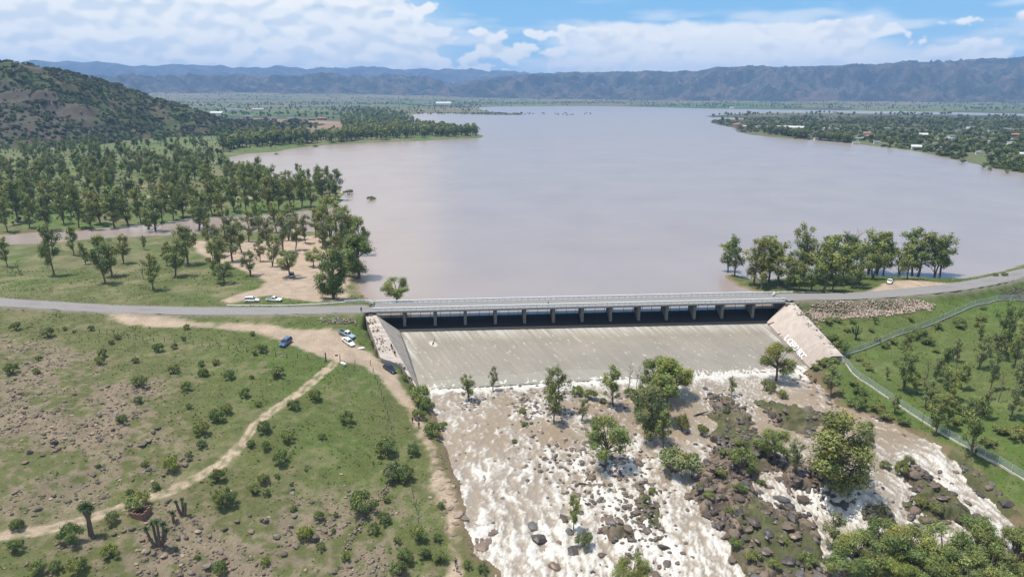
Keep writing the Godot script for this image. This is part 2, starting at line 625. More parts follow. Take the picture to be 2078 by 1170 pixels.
func shape_land() -> void:
	n_a = noise(1, 1.0, 4)
	n_b = noise(2, 1.0, 3)
	n_ridge = noise(3, 1.0, 5, FastNoiseLite.TYPE_SIMPLEX_SMOOTH, FastNoiseLite.FRACTAL_RIDGED)
	n_cell = noise(4, 1.0, 1, FastNoiseLite.TYPE_CELLULAR)
	n_cell.cellular_return_type = FastNoiseLite.RETURN_CELL_VALUE
	n_cell.fractal_type = FastNoiseLite.FRACTAL_NONE
	n_flow = noise(5, 1.0, 4)
	n_crack = noise(4, 1.0, 1, FastNoiseLite.TYPE_CELLULAR)
	n_crack.fractal_type = FastNoiseLite.FRACTAL_NONE
	n_crack.cellular_return_type = FastNoiseLite.RETURN_DISTANCE2_SUB
	hill_ridge = PackedVector3Array([Vector3(-1500, 190, -900), Vector3(-1000, 150, -1080), Vector3(-805, 121, -1150), Vector3(-770, 108, -1235), Vector3(-725, 88, -1310), Vector3(-665, 60, -1350), Vector3(-620, 30, -1400), Vector3(-575, 9, -1440)])
	lake_poly = poly([757, 622, 745, 606, 729, 590, 727, 568, 720, 545, 713, 520, 707, 496, 676, 480, 655, 470, 600, 470, 500, 470, 420, 472, 330, 478, 200, 484, 100, 493, 20, 497, -90, 502, -90, 478, 20, 478, 80, 471, 150, 470, 240, 459, 300, 455, 400, 441, 480, 437, 560, 435, 620, 428, 664, 424, 690, 412, 699, 396, 688, 380, 640, 372, 560, 360, 500, 347, 455, 335, 438, 326, 470, 317, 500, 312, 560, 308, 600, 300, 660, 294, 740, 290, 850, 286, 930, 282, 976, 280, 984, 276, 958, 268, 900, 261, 842, 251, 826, 240, 840, 232, 870, 229, 940, 231, 1000, 233, 1060, 233.5, 1062, 231, 1000, 227, 980, 222, 962, 218.5, 1010, 216, 1100, 215.5, 1200, 215, 1300, 216.5, 1400, 219.5, 1500, 221.5, 1700, 224, 1900, 227, 2078, 231, 2400, 238, 2400, 244, 2078, 236.5, 1900, 233.5, 1700, 230.5, 1550, 230, 1480, 232, 1432, 235.5, 1445, 238, 1480, 239, 1519, 240.5, 1512, 243, 1470, 243, 1441, 245, 1441, 249, 1455, 253, 1490, 259, 1492, 266, 1520, 273, 1570, 278, 1700, 288, 1780, 297, 1850, 305, 1900, 315, 1960, 328, 2010, 340, 2078, 352, 2400, 405, 2400, 470, 2250, 507, 2078, 536, 2030, 551, 1960, 565, 1900, 565, 1840, 562, 1790, 561, 1740, 559, 1680, 557, 1620, 561, 1560, 567, 1520, 566, 1485, 556, 1466, 560, 1490, 578, 1530, 592, 1560, 601, 1586, 609])
	var land_pts: Array = []
	for q in [[0, 600, 4.5], [-150, 620, 5], [200, 612, 4], [430, 618, 4], [600, 617, 4], [740, 612, 4], [0, 500, 1.4], [60, 492, 1.0], [200, 505, 2], [300, 482, 1.2], [300, 560, 3], [500, 590, 3.6], [640, 580, 3], [720, 560, 1.2], [560, 520, 2.2], [700, 500, 1.2], [600, 474, 0.8], [420, 476, 1], [660, 610, 3.8], [0, 625, 3.6], [200, 640, 3.6], [400, 650, 2.8], [500, 665, 2.2], [450, 639, 3.7], [600, 640, 3.7], [720, 640, 3.7], [600, 660, 1.8], [715, 668, 1.0], [640, 690, 0.2], [700, 720, -1.8], [736, 646, 2.6], [757, 700, -2.2], [778, 748, -5.4], [822, 792, -8.4], [0, 660, 3], [0, 750, 2.5], [0, 850, 1.5], [0, 1000, -3], [0, 1100, -6], [0, 1170, -8], [200, 700, 1.6], [200, 850, -1], [200, 1000, -6], [200, 1170, -10], [400, 700, 0.6], [400, 800, -1.6], [400, 950, -5.5], [400, 1100, -10], [400, 1170, -12], [560, 740, -1.2], [660, 725, -1.8], [600, 850, -5], [640, 1000, -10], [650, 1170, -14], [780, 800, -6.6], [800, 900, -9], [830, 1000, -11], [850, 1100, -13.5], [830, 1170, -15], [850, 792, -8.8], [885, 850, -9.7], [905, 930, -10.5], [945, 1030, -12], [950, 1080, -12.9], [1000, 1150, -14.8], [1000, 850, -10.6], [1250, 850, -10.8], [1100, 950, -11.6], [1050, 1050, -13], [1200, 1100, -14.4], [1450, 1100, -13.0], [1600, 800, -10.4], [1800, 860, -10.7], [1000, 1250, -18], [1600, 1250, -18], [300, 1300, -16], [1700, 735, -6.6], [1704, 724, -3.9], [1688, 729, -5.2], [1668, 738, -7.4], [1652, 744, -9.0], [1740, 805, -9.4], [1850, 860, -10.1], [1960, 925, -10.7], [2060, 1010, -14], [2078, 1100, -16.5], [1690, 725, -7], [1800, 800, -8.7], [1900, 870, -9.6], [2000, 930, -10.4], [2078, 968, -11.3], [2250, 1060, -13], [1730, 715, -6.4], [1850, 670, -3.5], [2000, 618, 0], [2078, 605, 1], [1600, 606, 3.8], [1700, 606, 3.8], [1850, 600, 4.2], [1980, 582, 4.8], [2078, 560, 5], [2300, 510, 5], [1640, 640, 0], [1700, 652, -2], [1800, 640, -0.5], [1900, 626, 1], [1660, 690, -4.8], [1900, 700, -5], [2078, 680, -1.5], [2300, 660, 2], [1900, 780, -7.5], [2078, 780, -4], [2000, 860, -8], [2078, 900, -7.5], [1540, 585, 1], [1620, 580, 1.4], [1700, 577, 1.4], [1780, 572, 2.5], [1900, 576, 3.6], [1700, 597, 3.0]]:
		land_pts.append(gp(q[0], q[1], q[2]))
	var rl := Rbf.new(land_pts)
	var water_pts: Array = []
	for q in [[850, 788, -10.0], [1000, 784, -10.1], [1200, 776, -10.1], [1400, 768, -10.1], [1640, 746, -10.0], [870, 805, -10.3], [1200, 800, -10.4], [1600, 770, -10.3], [900, 900, -11.0], [1200, 900, -11.3], [940, 1000, -12.3], [1100, 1000, -12.8], [960, 1080, -13.6], [1200, 1080, -14.5], [1400, 950, -11.9], [1420, 1050, -13.8], [1500, 1170, -17], [1000, 1170, -16], [1250, 1170, -16.6], [1700, 820, -10.6], [1850, 880, -10.9], [1780, 905, -11.0], [1900, 920, -11.2], [1600, 850, -10.8], [1500, 880, -11.2], [1900, 965, -14], [1960, 1000, -15], [2078, 1090, -17.6], [1600, 905, -11], [1640, 960, -11.6], [1700, 990, -11.9], [1715, 1040, -15], [1800, 1000, -13.2], [1820, 1050, -15.6], [1640, 1020, -14.4], [1600, 1000, -12.8], [1750, 1110, -17], [1900, 1100, -17.3], [1300, 1280, -19], [1900, 1280, -20]]:
		water_pts.append(gp(q[0], q[1], q[2]))
	var rw := Rbf.new(water_pts)
	var river := poly_on([846, 770, 852, 792, 872, 806, 884, 850, 896, 880, 908, 930, 926, 965, 944, 1030, 946, 1066, 968, 1118, 1012, 1136, 1016, 1190, 1020, 1300, 2078, 1330, 2300, 1240, 2150, 1110, 2060, 1040, 2012, 1000, 1985, 962, 1958, 930, 1924, 906, 1880, 886, 1792, 850, 1742, 832, 1694, 818, 1700, 800, 1676, 768, 1644, 748, 1630, 728], rl)
	var isles: Array = []
	for q in [
		[1443, 800, 1474, 808, 1515, 849, 1539, 886, 1552, 915, 1590, 946, 1520, 976, 1556, 1024, 1652, 1056, 1676, 1110, 1680, 1300, 1540, 1300, 1520, 1168, 1492, 1105, 1447, 1062, 1428, 1023, 1421, 975, 1448, 930, 1462, 886, 1450, 846],
		[1540, 818, 1634, 828, 1674, 852, 1636, 888, 1572, 854],
		[1596, 944, 1650, 948, 1682, 970, 1668, 996, 1600, 984],
		[1836, 942, 1878, 958, 1904, 992, 1944, 1016, 1964, 1042, 2004, 1070, 1990, 1090, 1920, 1050, 1888, 1020, 1846, 984],
		[1836, 1016, 1880, 1016, 1912, 1058, 1880, 1070, 1850, 1060],
		[1760, 1036, 1800, 1034, 1816, 1066, 1800, 1078, 1766, 1066],
		[1282, 998, 1300, 990, 1326, 1030, 1334, 1060, 1318, 1082, 1292, 1050],
		[1218, 1070, 1262, 1062, 1282, 1080, 1240, 1090],
		[1955, 945, 2010, 960, 2066, 1002, 2090, 1040, 2030, 1030, 1990, 985]]:
		isles.append(poly_on(q, rw))
	var track := poly_on([690, 722, 682, 732, 640, 770, 600, 800, 550, 835, 515, 865, 485, 905, 450, 940, 400, 970, 340, 1000, 280, 1020, 220, 1035, 150, 1060, 80, 1078, -20, 1090], rl)
	var path := poly_on([845, 850, 870, 900, 884, 945, 900, 990, 916, 1035, 924, 1090, 926, 1180, 920, 1300], rl)
	var bare: Array = []
	for q in [
		[380, 489, 415, 490, 432, 522, 470, 502, 500, 487, 560, 490, 600, 478, 660, 478, 690, 500, 708, 560, 700, 585, 728, 608, 640, 611, 600, 607, 545, 599, 470, 613, 452, 610, 522, 585, 540, 572, 505, 553, 470, 540, 428, 530, 398, 508],
		[185, 629, 300, 640, 356, 648, 450, 656, 600, 668, 690, 673, 715, 690, 748, 716, 776, 738, 806, 760, 830, 800, 850, 838, 870, 892, 850, 884, 826, 832, 792, 800, 772, 762, 740, 746, 665, 729, 612, 712, 566, 690, 520, 675, 440, 665, 330, 664, 255, 656],
		[1752, 598, 1792, 576, 1850, 566, 1920, 571, 1962, 577, 1900, 589, 1820, 597]]:
		bare.append(poly_on(q, rl))
	var road := PackedVector3Array()
	for q in [[-250, 590, 5.2], [0, 612, 4.6], [110, 619, 4.4], [220, 626, 4.2], [400, 630, 4.0], [560, 630, 4.0], [740, 626, 4.05]]:
		road.append(gp(q[0], q[1], q[2]))
	for q in [[1600, 602, 4.05], [1700, 600.5, 4.1], [1780, 597, 4.3], [1860, 590, 4.6], [1950, 580, 5.0], [2030, 565, 5.2], [2078, 553, 5.3], [2300, 505, 5.5]]:
		road.append(gp(q[0], q[1], q[2]))
	roads = [road.slice(0, 7), road.slice(7)]
	var stony: Array = []
	for q in [[-20, 700, 120, 720, 200, 760, 330, 790, 340, 860, 300, 960, 100, 1010, -20, 1020], [150, 1090, 320, 1050, 420, 1040, 560, 1030, 720, 1040, 800, 1090, 860, 1180, 300, 1260, 120, 1200]]:
		stony.append(poly_on(q, rl))
	for a in ["fh", "fw", "friv", "fisl", "flake", "fdirt", "ftrack", "froad", "frock", "ffoam", "road_y"]:
		var f := PackedFloat32Array()
		f.resize(FNX * FNZ)
		set(a, f)
	var rb := PackedVector2Array()
	for t in [0.0, 0.35, 0.62, 0.72, 1.0]:
		rb.append(v2(wall_line(0, 2, t).lerp(wall_line(0, 1, t), 0.2)))
	rb.append(v2(ch.bl) + Vector2(3, 5))
	rb.append(v2(ch.br) + Vector2(-7, 1))
	for t in [1.0, 0.5, 0.0]:
		rb.append(v2(wall_line(1, 2, t).lerp(wall_line(1, 1, t), 0.4)))
	for j in FNZ:
		for i in FNX:
			var x := FX0 + i * FS
			var z := FZ0 + j * FS
			var p := Vector2(x, z)
			var k := j * FNX + i
			var h := rl.at(x, z)
			var bump := n_a.get_noise_2d(x * 0.03, z * 0.03)
			h += 0.5 * bump
			var dl := sd_poly(p, lake_poly) if z < -190.0 else -99.0
			flake[k] = dl
			if z < -205.0:
				if dl > 0.0:
					h = -0.3 - minf(dl * 0.12, 8.0)
				else:
					h = lerpf(h, minf(h, 0.25 - dl * 0.16), ss(-214.0, -235.0, z))
			h = lerpf(h, far_height(x, z), ss(-325.0, -365.0, z))
			var st := -99.0
			for q in stony:
				st = maxf(st, sd_poly(p, q))
			frock[k] = ss(-14.0, 6.0, st)
			h += frock[k] * 0.9 * n_ridge.get_noise_2d(x * 0.03, z * 0.03)
			# river and its islands
			fw[k] = rw.at(x, z)
			var dr := sd_poly(p, river) if z > -235.0 else -99.0
			dr += 1.3 * n_a.get_noise_2d(x * 0.09, z * 0.09) * ss(-170.0, -160.0, z) if dr > -8.0 and dr < 8.0 else 0.0
			friv[k] = dr
			var di := -99.0
			if dr > -12.0:
				for q in isles:
					di = maxf(di, sd_poly(p, q))
			if di > -8.0:
				di += 3.6 * n_a.get_noise_2d(x * 0.11 + 5.0, z * 0.11)
			fisl[k] = di
			if dr > -6.0:
				var bed := fw[k] - 0.9
				var bank := maxf(h, fw[k] + 0.35)
				h = lerpf(bank, bed, ss(-1.5, 2.5, dr))
				if di > -3.0:
					h = lerpf(h, fw[k] + 0.9 + 1.3 * n_ridge.get_noise_2d(x * 0.05, z * 0.05) + minf(di, 10.0) * 0.06, ss(-2.5, 1.5, di))
			var b := -99.0
			for q in bare:
				b = maxf(b, sd_poly(p, q))
			b = maxf(b, 1.1 - d_line(p, path))
			fdirt[k] = b
			ftrack[k] = d_line(p, track)
			var best := Vector2(1e9, 0)
			for q in roads:
				var a := along(q, p)
				if a.x < best.x:
					best = a
			froad[k] = best.x
			road_y[k] = best.y
			if best.x < 7.0:
				h = lerpf(best.y - 0.12, h, ss(3.8, 6.5, best.x))
			fh[k] = h
	for j in FNZ:
		for i in FNX:
			var p := Vector3(FX0 + i * FS, 0, FZ0 + j * FS) - deck_a
			var u := p.dot(deck_u)
			var w := p.dot(deck_w)
			if u > -1.0 and u < deck_len + 1.0 and w > -13.0 and w < 8.0:
				fh[j * FNX + i] = minf(fh[j * FNX + i], -9.0 if w > -6.0 else -2.0)
	# nothing of the hillside may stand in the spillway
	for j in FNZ:
		for i in FNX:
			var p := Vector2(FX0 + i * FS, FZ0 + j * FS)
			if p.y < -170.0 and p.y > -240.0:
				var d := sd_poly(p, rb)
				if d > -1.0 and p.y > -224.0:
					fh[j * FNX + i] = lerpf(fh[j * FNX + i], -13.0, ss(-1.0, 1.5, d))

var roads: Array = []

# ---------------------------------------------------------------- ground

func steps(from: float, to: float, first: float, grow := 1.0) -> PackedFloat32Array:
	var out := PackedFloat32Array()
	var x := from
	var s := first
	var dir := signf(to - from)
	while (to - x) * dir > s * 0.3:
		out.append(x)
		x += s * dir
		s *= grow
	out.append(to)
	return out

func sheet(xs: PackedFloat32Array, zs: PackedFloat32Array, height: Callable, color: Callable, kind: Callable) -> Dictionary:
	# a grid of land; the cells go to one mesh for each kind of surface. zs runs towards the far end
	var nx := xs.size()
	var nz := zs.size()
	var v := PackedVector3Array()
	var c := PackedColorArray()
	var kinds := PackedByteArray()
	v.resize(nx * nz)
	c.resize(nx * nz)
	kinds.resize(nx * nz)
	for j in nz:
		for i in nx:
			var k := j * nx + i
			var y: float = height.call(xs[i], zs[j])
			v[k] = Vector3(xs[i], y, zs[j])
			kinds[k] = kind.call(xs[i], zs[j])
			c[k] = color.call(xs[i], y, zs[j])
	var lists := {}
	for j in nz - 1:
		for i in nx - 1:
			var k := j * nx + i
			var q: int = kinds[k]
			if q == 255:
				q = mini(kinds[k + 1], mini(kinds[k + nx], kinds[k + nx + 1]))
				if q == 255:
					continue
			if not lists.has(q):
				lists[q] = PackedInt32Array()
			var l: PackedInt32Array = lists[q]
			l.append_array([k, k + nx, k + nx + 1, k, k + nx + 1, k + 1])
			lists[q] = l
	var out := {}
	for q in lists:
		# keep only the vertices in use
		var remap := PackedInt32Array()
		remap.resize(nx * nz)
		remap.fill(-1)
		var vv := PackedVector3Array()
		var cc := PackedColorArray()
		var l: PackedInt32Array = lists[q]
		for t in l.size():
			var o := l[t]
			if remap[o] < 0:
				remap[o] = vv.size()
				vv.append(v[o])
				cc.append(c[o])
			l[t] = remap[o]
		out[q] = indexed(vv, cc, l)
	return out

func near_height(x: float, z: float) -> float:
	var h := samp(fh, x, z)
	var r := samp(frock, x, z)
	var isl := samp(fisl, x, z)
	if isl > -1.0 and samp(friv, x, z) > -2.0:
		h += ss(-1.0, 0.5, isl) * 0.75 * n_cell.get_noise_2d((x + 0.8 * n_b.get_noise_2d(x * 0.5, z * 0.5)) * 0.42, z * 0.36)
	elif r > 0.3:
		h += (r - 0.3) * 0.42 * maxf(n_cell.get_noise_2d(x * 0.30, (z + 0.6 * n_b.get_noise_2d(x * 0.4, z * 0.4)) * 0.38) - 0.1, 0.0) * ss(-0.1, 0.25, n_a.get_noise_2d(x * 0.05, z * 0.05 + 70.0))
	var rough := 0.05 + 0.22 * r + (0.25 if isl > 0.0 else 0.0)
	if samp(froad, x, z) < 4.5 or samp(fdirt, x, z) > 0.5:
		rough *= 0.25
	return h + rough * n_a.get_noise_2d(x * 0.17, z * 0.17) + rough * 0.5 * n_b.get_noise_2d(x * 0.6, z * 0.6)

func near_color(x: float, y: float, z: float) -> Color:
	var big := n_a.get_noise_2d(x * 0.011 + 40.0, z * 0.011)
	var mid := n_a.get_noise_2d(x * 0.05, z * 0.05 + 70.0)
	var fine := n_b.get_noise_2d(x * 0.34, z * 0.34)
	var lush := Color(0.092, 0.142, 0.034)
	var olive := Color(0.125, 0.138, 0.056)
	var straw := Color(0.265, 0.225, 0.145)
	var earth := Color(0.38, 0.30, 0.23)
	var stone := Color(0.27, 0.215, 0.178)
	var g := olive.lerp(lush, clampf(0.55 + big * 1.2 + mid * 0.7, 0.0, 1.0))
	var r := samp(frock, x, z)
	var upstream := ss(-222.0, -228.0, z) if x < 60.0 else 0.0
	# the left meadow is greener by the river and browner among its stones
	var left := ss(20.0, -30.0, x) * (1.0 - upstream)
	g = g.lerp(olive, 0.45 * left * ss(-55.0, -100.0, x))
	g = g.lerp(straw, clampf(0.02 + mid * 0.8 + fine * 0.6 + 0.25 * r - 0.08, 0.0, 0.75))
	g = g.lerp(stone, clampf((r * 0.62 + 0.06 * left) * ss(-0.15, 0.35, mid + fine * 0.9 + r * 0.25), 0.0, 0.9))
	g = g.lerp(Color(0.30, 0.255, 0.18), 0.35 * upstream * clampf(0.5 + mid * 1.5, 0.0, 1.0))
	if x > 75.0 and z > -235.0:
		g = g.lerp(Color(0.098, 0.165, 0.034), 0.42)
	# bare earth, worn into the grass at its edge
	var d := samp(fdirt, x, z) + 1.7 * mid + 0.9 * fine
	var sand := Color(0.50, 0.395, 0.315).lerp(Color(0.43, 0.35, 0.29), clampf(0.5 + 1.5 * big + fine, 0.0, 1.0))
	if z > -165.0 and x < 0.0 and x > -40.0:
		sand = Color(0.40, 0.31, 0.245).lerp(Color(0.47, 0.385, 0.31), clampf(0.5 + 1.4 * mid + fine, 0.0, 1.0))
	g = g.lerp(sand, ss(-1.0, 0.8, d))
	var t := samp(ftrack, x, z)
	var wheel := ss(0.5, 0.22, absf(t - 0.85)) if t < 3.0 else 0.0
	g = g.lerp(Color(0.50, 0.405, 0.325), clampf(maxf(wheel, ss(1.7 + mid, 0.8, t) * 0.36) * (0.8 + fine), 0.0, 0.95))
	var rd := samp(froad, x, z)
	g = g.lerp(Color(0.25, 0.23, 0.2), ss(5.6 + fine, 4.2, rd) * 0.7)
	# by the water
	var w := samp(friv, x, z)
	var isl := samp(fisl, x, z)
	if isl > -3.0 and w > -1.0:
		var wx := x + 0.8 * n_b.get_noise_2d(x * 0.5, z * 0.5)
		var crack := ss(0.02, 0.16, n_crack.get_noise_2d(wx * 0.42, z * 0.36) + 1.0)
		var block := n_cell.get_noise_2d(wx * 0.42, z * 0.36)
		var dark := Color(0.13, 0.105, 0.09).lerp(Color(0.30, 0.235, 0.19), clampf(0.45 + 0.5 * block + 0.5 * fine, 0.0, 1.0)) * lerpf(0.4, 1.0, crack)
		var grown := clampf(0.28 + mid * 1.8 + big + ss(1.0, 6.0, isl) * 0.4, 0.0, 0.9)
		return dark.lerp(Color(0.105, 0.118, 0.052), grown)
	if w > -3.0:
		g = g.lerp(Color(0.23, 0.165, 0.12), ss(-3.0 + fine * 2.0, 0.0, w) * 0.8)
	if samp(flake, x, z) > -2.5 and z < -215.0:
		g = g.lerp(Color(0.34, 0.26, 0.19), ss(-2.5, -0.5, samp(flake, x, z)) * 0.7)
	return g

func near_kind(x: float, z: float) -> int:
	if samp(froad, x, z) < 2.2:
		return 0
	var mid := n_a.get_noise_2d(x * 0.05, z * 0.05 + 70.0)
	if samp(fdirt, x, z) + 1.7 * mid > 0.0:
		return 1
	if samp(ftrack, x, z) < 1.6:
		return 2
	if samp(fisl, x, z) > -1.0 and samp(friv, x, z) > 0.0:
		return 3
	return 0

func mid_color(x: float, y: float, z: float) -> Color:
	var big := n_a.get_noise_2d(x * 0.004, z * 0.004 + 5.0)
	var mid := n_a.get_noise_2d(x * 0.02, z * 0.02)
	var fine := n_b.get_noise_2d(x * 0.1, z * 0.1)
	var g := Color(0.11, 0.18, 0.05).lerp(Color(0.165, 0.17, 0.085), clampf(0.5 + big + mid, 0.0, 1.0))
	g = g.lerp(Color(0.30, 0.24, 0.17), clampf(mid * 0.9 + fine * 0.7 - 0.05, 0.0, 0.7))
	if x < 0.0:
		# a bare brown field past the trees, and pale tracks under them
		var q := Vector2((x + 530.0) / 250.0, (z + 1590.0) / 210.0)
		g = g.lerp(Color(0.30, 0.20, 0.14).lerp(Color(0.25, 0.19, 0.13), clampf(0.5 + mid, 0, 1)), ss(1.1 + 0.4 * mid, 0.8, q.length()))
		var track_z := z + 470.0 + 14.0 * sin(x * 0.02) + x * 0.05
		g = g.lerp(Color(0.42, 0.35, 0.26), ss(5.0, 2.0, absf(track_z)) * ss(-150.0, -170.0, x))
	else:
		g = g.lerp(Color(0.13, 0.115, 0.065), clampf(0.35 + mid, 0.0, 0.7))
	return g

func far_color(x: float, y: float, z: float) -> Color:
	if sqrt(x * x + z * z) < 1500.0 and z > -1300.0:
		return mid_color(x, y, z)
	var w := n_a.get_noise_2d(x * 0.0006, z * 0.0006) * 180.0
	var f := n_cell.get_noise_2d((x + w) * 0.0021, (z - w + 0.2 * x) * 0.0034)
	var mid := n_a.get_noise_2d(x * 0.006, z * 0.006)
	var g := Color(0.085, 0.125, 0.045)
	if f > 0.45:
		g = Color(0.10, 0.165, 0.06)
	elif f > 0.1:
		g = Color(0.135, 0.185, 0.065)
	elif f > -0.25:
		g = Color(0.10, 0.12, 0.055)
	elif f > -0.55:
		g = Color(0.245, 0.185, 0.125)
	else:
		g = Color(0.18, 0.18, 0.085)
	if sqrt(x * x + z * z) > 5200.0:
		g = g.lerp(Color(0.25, 0.215, 0.155), 0.5)
	if x > 250.0 and z > -2400.0:
		g = Color(0.09, 0.105, 0.045).lerp(Color(0.16, 0.135, 0.08), clampf(0.3 + mid * 1.3, 0.0, 0.8))
	var q := Vector2((x + 530.0) / 250.0, (z + 1590.0) / 210.0)
	g = g.lerp(Color(0.31, 0.215, 0.155), ss(1.1 + 0.4 * mid, 0.8, q.length()))
	return g * (0.56 + 0.22 * mid)

func build_ground() -> void:
	var names := {0: "ground", 1: "dirt_lot", 2: "dirt_track", 3: "rock_bed"}
	for r in [[-152.0, 152.0, -78.0, -190.0, 0.5], [-300.0, 300.0, -190.0, -368.0, 1.0]]:
		var made := sheet(steps(r[0], r[1], r[4]), steps(r[2], r[3], r[4]), near_height, near_color, near_kind)
		for q in made:
			struct(names[q], made[q], M.ground)
	# the nearer rows on either side of the first sheet, out of the frame
	for s in [-1.0, 1.0]:
		var made := sheet(steps(minf(152.0 * s, 300.0 * s), maxf(152.0 * s, 300.0 * s), 3.0), steps(-78.0, -190.0, 3.0), near_height, near_color, near_kind)
		for q in made:
			struct(names[q], made[q], M.ground)
	var open := func(_x: float, _z: float) -> int: return 0
	for r in [[-950.0, 950.0, -368.0, -1300.0, 6.0]]:
		var made := sheet(steps(r[0], r[1], 7.0), steps(r[2], r[3], 4.0, 1.009), far_height, mid_color, open)
		struct("ground", made[0], M.ground)
	var made := sheet(steps(-2600.0, 2600.0, 22.0), steps(-1300.0, -2700.0, 14.0, 1.012), far_height, far_color, open)
	struct("plain", made[0], M.far)
	made = sheet(steps(-9000.0, 9000.0, 64.0), steps(-2700.0, -13200.0, 40.0, 1.012), far_height, far_color, open)
	struct("plain", made[0], M.far)
	# hill
	var hk := func(x: float, z: float) -> int: return 0 if hill_height(x, z) > 1.0 else 255
	var hy := func(x: float, z: float) -> float: return maxf(far_height(x, z), 0.0) - 1.5 + hill_height(x, z)
	made = sheet(steps(-1500.0, -420.0, 7.0), steps(-820.0, -1750.0, 7.0), hy, hill_color, hk)
	struct("hill", made[0], M.ground)
	# mountains
	for k in 2:
		var mk := func(x: float, z: float) -> int: return 0 if mountain_height(x, z, k) > 2.0 else 255
		var my := func(x: float, z: float) -> float: return plain_height(x, z) - 4.0 + mountain_height(x, z, k)
		made = sheet(steps(-6900.0, 6900.0, 32.0), steps(-4300.0, -9300.0, 32.0), my, mountain_color, mk) if k == 0 else sheet(steps(-10000.0, 10000.0, 75.0), steps(-7800.0, -13200.0, 60.0), my, mountain_color, mk)
		struct("mountain_range", made[0], M.mountain, ["flat-topped mountain range behind the far shore", "farther blue ridge"][k])

func hill_color(x: float, y: float, z: float) -> Color:
	var mid := n_a.get_noise_2d(x * 0.02, z * 0.02)
	var fine := n_b.get_noise_2d(x * 0.09, z * 0.09)
	var g := Color(0.06, 0.075, 0.03).lerp(Color(0.17, 0.13, 0.095), clampf(0.18 + mid * 0.9 + fine * 0.9, 0.0, 1.0))
	g = g.lerp(Color(0.075, 0.115, 0.03), clampf(0.3 - mid * 1.3 + n_a.get_noise_2d(x * 0.008, z * 0.008), 0.0, 0.7))
	var q := Vector2(x + 705.0, (z + 1000.0) * 1.25)
	return g.lerp(Color(0.115, 0.10, 0.092), 0.75 * ss(150.0, 90.0, q.length()))

func crest(az: float, far_one: bool) -> float:
	# height of the skyline, as the tangent of its elevation, over the azimuth in degrees
	var pts: PackedFloat32Array
	if far_one:
		pts = PackedFloat32Array([-60, 0.036, -36.5, 0.034, -33.0, 0.0355, -29.5, 0.036, -27.0, 0.0325, -24.0, 0.034, -20.0, 0.032, -18.0, 0.0345, -15.5, 0.032, -11.5, 0.035, -9.0, 0.032, -6.0, 0.0325, -3.0, 0.031, 0.0, 0.029, 3.0, 0.026, 8.0, 0.02, 60, 0.02])
	else:
		pts = PackedFloat32Array([-60, 0.015, -36, 0.017, -30, 0.020, -27, 0.019, -24, 0.0215, -21.0, 0.021, -17, 0.020, -14.5, 0.0255, -12.5, 0.021, -9.0, 0.0245, -7.0, 0.0215, -5.0, 0.012, -3.0, 0.018, 0.0, 0.0235, 2.0, 0.026, 4.0, 0.0275, 7.5, 0.0285, 11.0, 0.0285, 14.5, 0.0285, 16.0, 0.034, 21.0, 0.0335, 24.0, 0.0325, 25.0, 0.0345, 26.0, 0.033, 27.5, 0.0355, 30.0, 0.036, 32.5, 0.0375, 36.5, 0.0385, 41.0, 0.037, 60, 0.034])
	for i in range(0, pts.size() - 2, 2):
		if az <= pts[i + 2]:
			return lerpf(pts[i + 1], pts[i + 3], ss(0.0, 1.0, clampf((az - pts[i]) / (pts[i + 2] - pts[i]), 0.0, 1.0)))
	return pts[-1]

func mountain_height(x: float, z: float, k: int) -> float:
	var d := sqrt(x * x + z * z)
	var az := rad_to_deg(atan2(x, -z))
	var far_one := k == 1
	var d1 := 12600.0 if far_one else 7900.0
	var run := 2000.0 if far_one else lerpf(1500.0, 2100.0, ss(5.0, 20.0, az))
	if d < d1 - run * 1.35 or d > d1 + 900.0:
		return 0.0
	var rug := n_ridge.get_noise_2d(x * 0.0011, z * 0.0011)
	var fine := n_ridge.get_noise_2d(x * 0.0036 + 50.0, z * 0.0036)
	var grit := n_a.get_noise_2d(x * 0.011, z * 0.011)
	var base := plain_height(x, z) - 4.0
	var jag := n_a.get_noise_1d(az * (0.9 if far_one else 0.45) + 40.0 * k)
	var top := EYE + d1 * (crest(az, far_one) + jag * (0.0040 if far_one else 0.0020)) - base
	var t := (d - d1 + run) / run + 0.17 * rug + 0.10 * fine + 0.02 * grit
	var up := clampf(t, 0.0, 1.0)
	# talus, then cliffs in bands under a flat top
	var prof := 0.42 * ss(0.0, 0.75, up) + 0.26 * ss(0.45, 0.62, up) + 0.32 * ss(0.72, 1.0, up)
	var h := top * prof + up * (1.0 - up) * (230.0 * rug + 150.0 * fine + 60.0 * grit)
	var band := 52.0
	var q := h / band + 0.8 * grit + 0.6 * fine
	h = lerpf(h, (floorf(q) + ss(0.25, 0.8, q - floorf(q)) - 0.8 * grit - 0.6 * fine) * band, 0.45 * ss(0.1, 0.3, up))
	return h * (1.0 if far_one else ss(d1 + 900.0, d1 + 500.0, d))

func mountain_color(x: float, y: float, z: float) -> Color:
	var mid := n_a.get_noise_2d(x * 0.0022, z * 0.0022)
	var fine := n_b.get_noise_2d(x * 0.008, z * 0.008)
	return Color(0.022, 0.034, 0.022).lerp(Color(0.15, 0.12, 0.092), clampf(0.35 + mid * 1.2 + fine * 1.5, 0.0, 1.0))

# ---------------------------------------------------------------- water

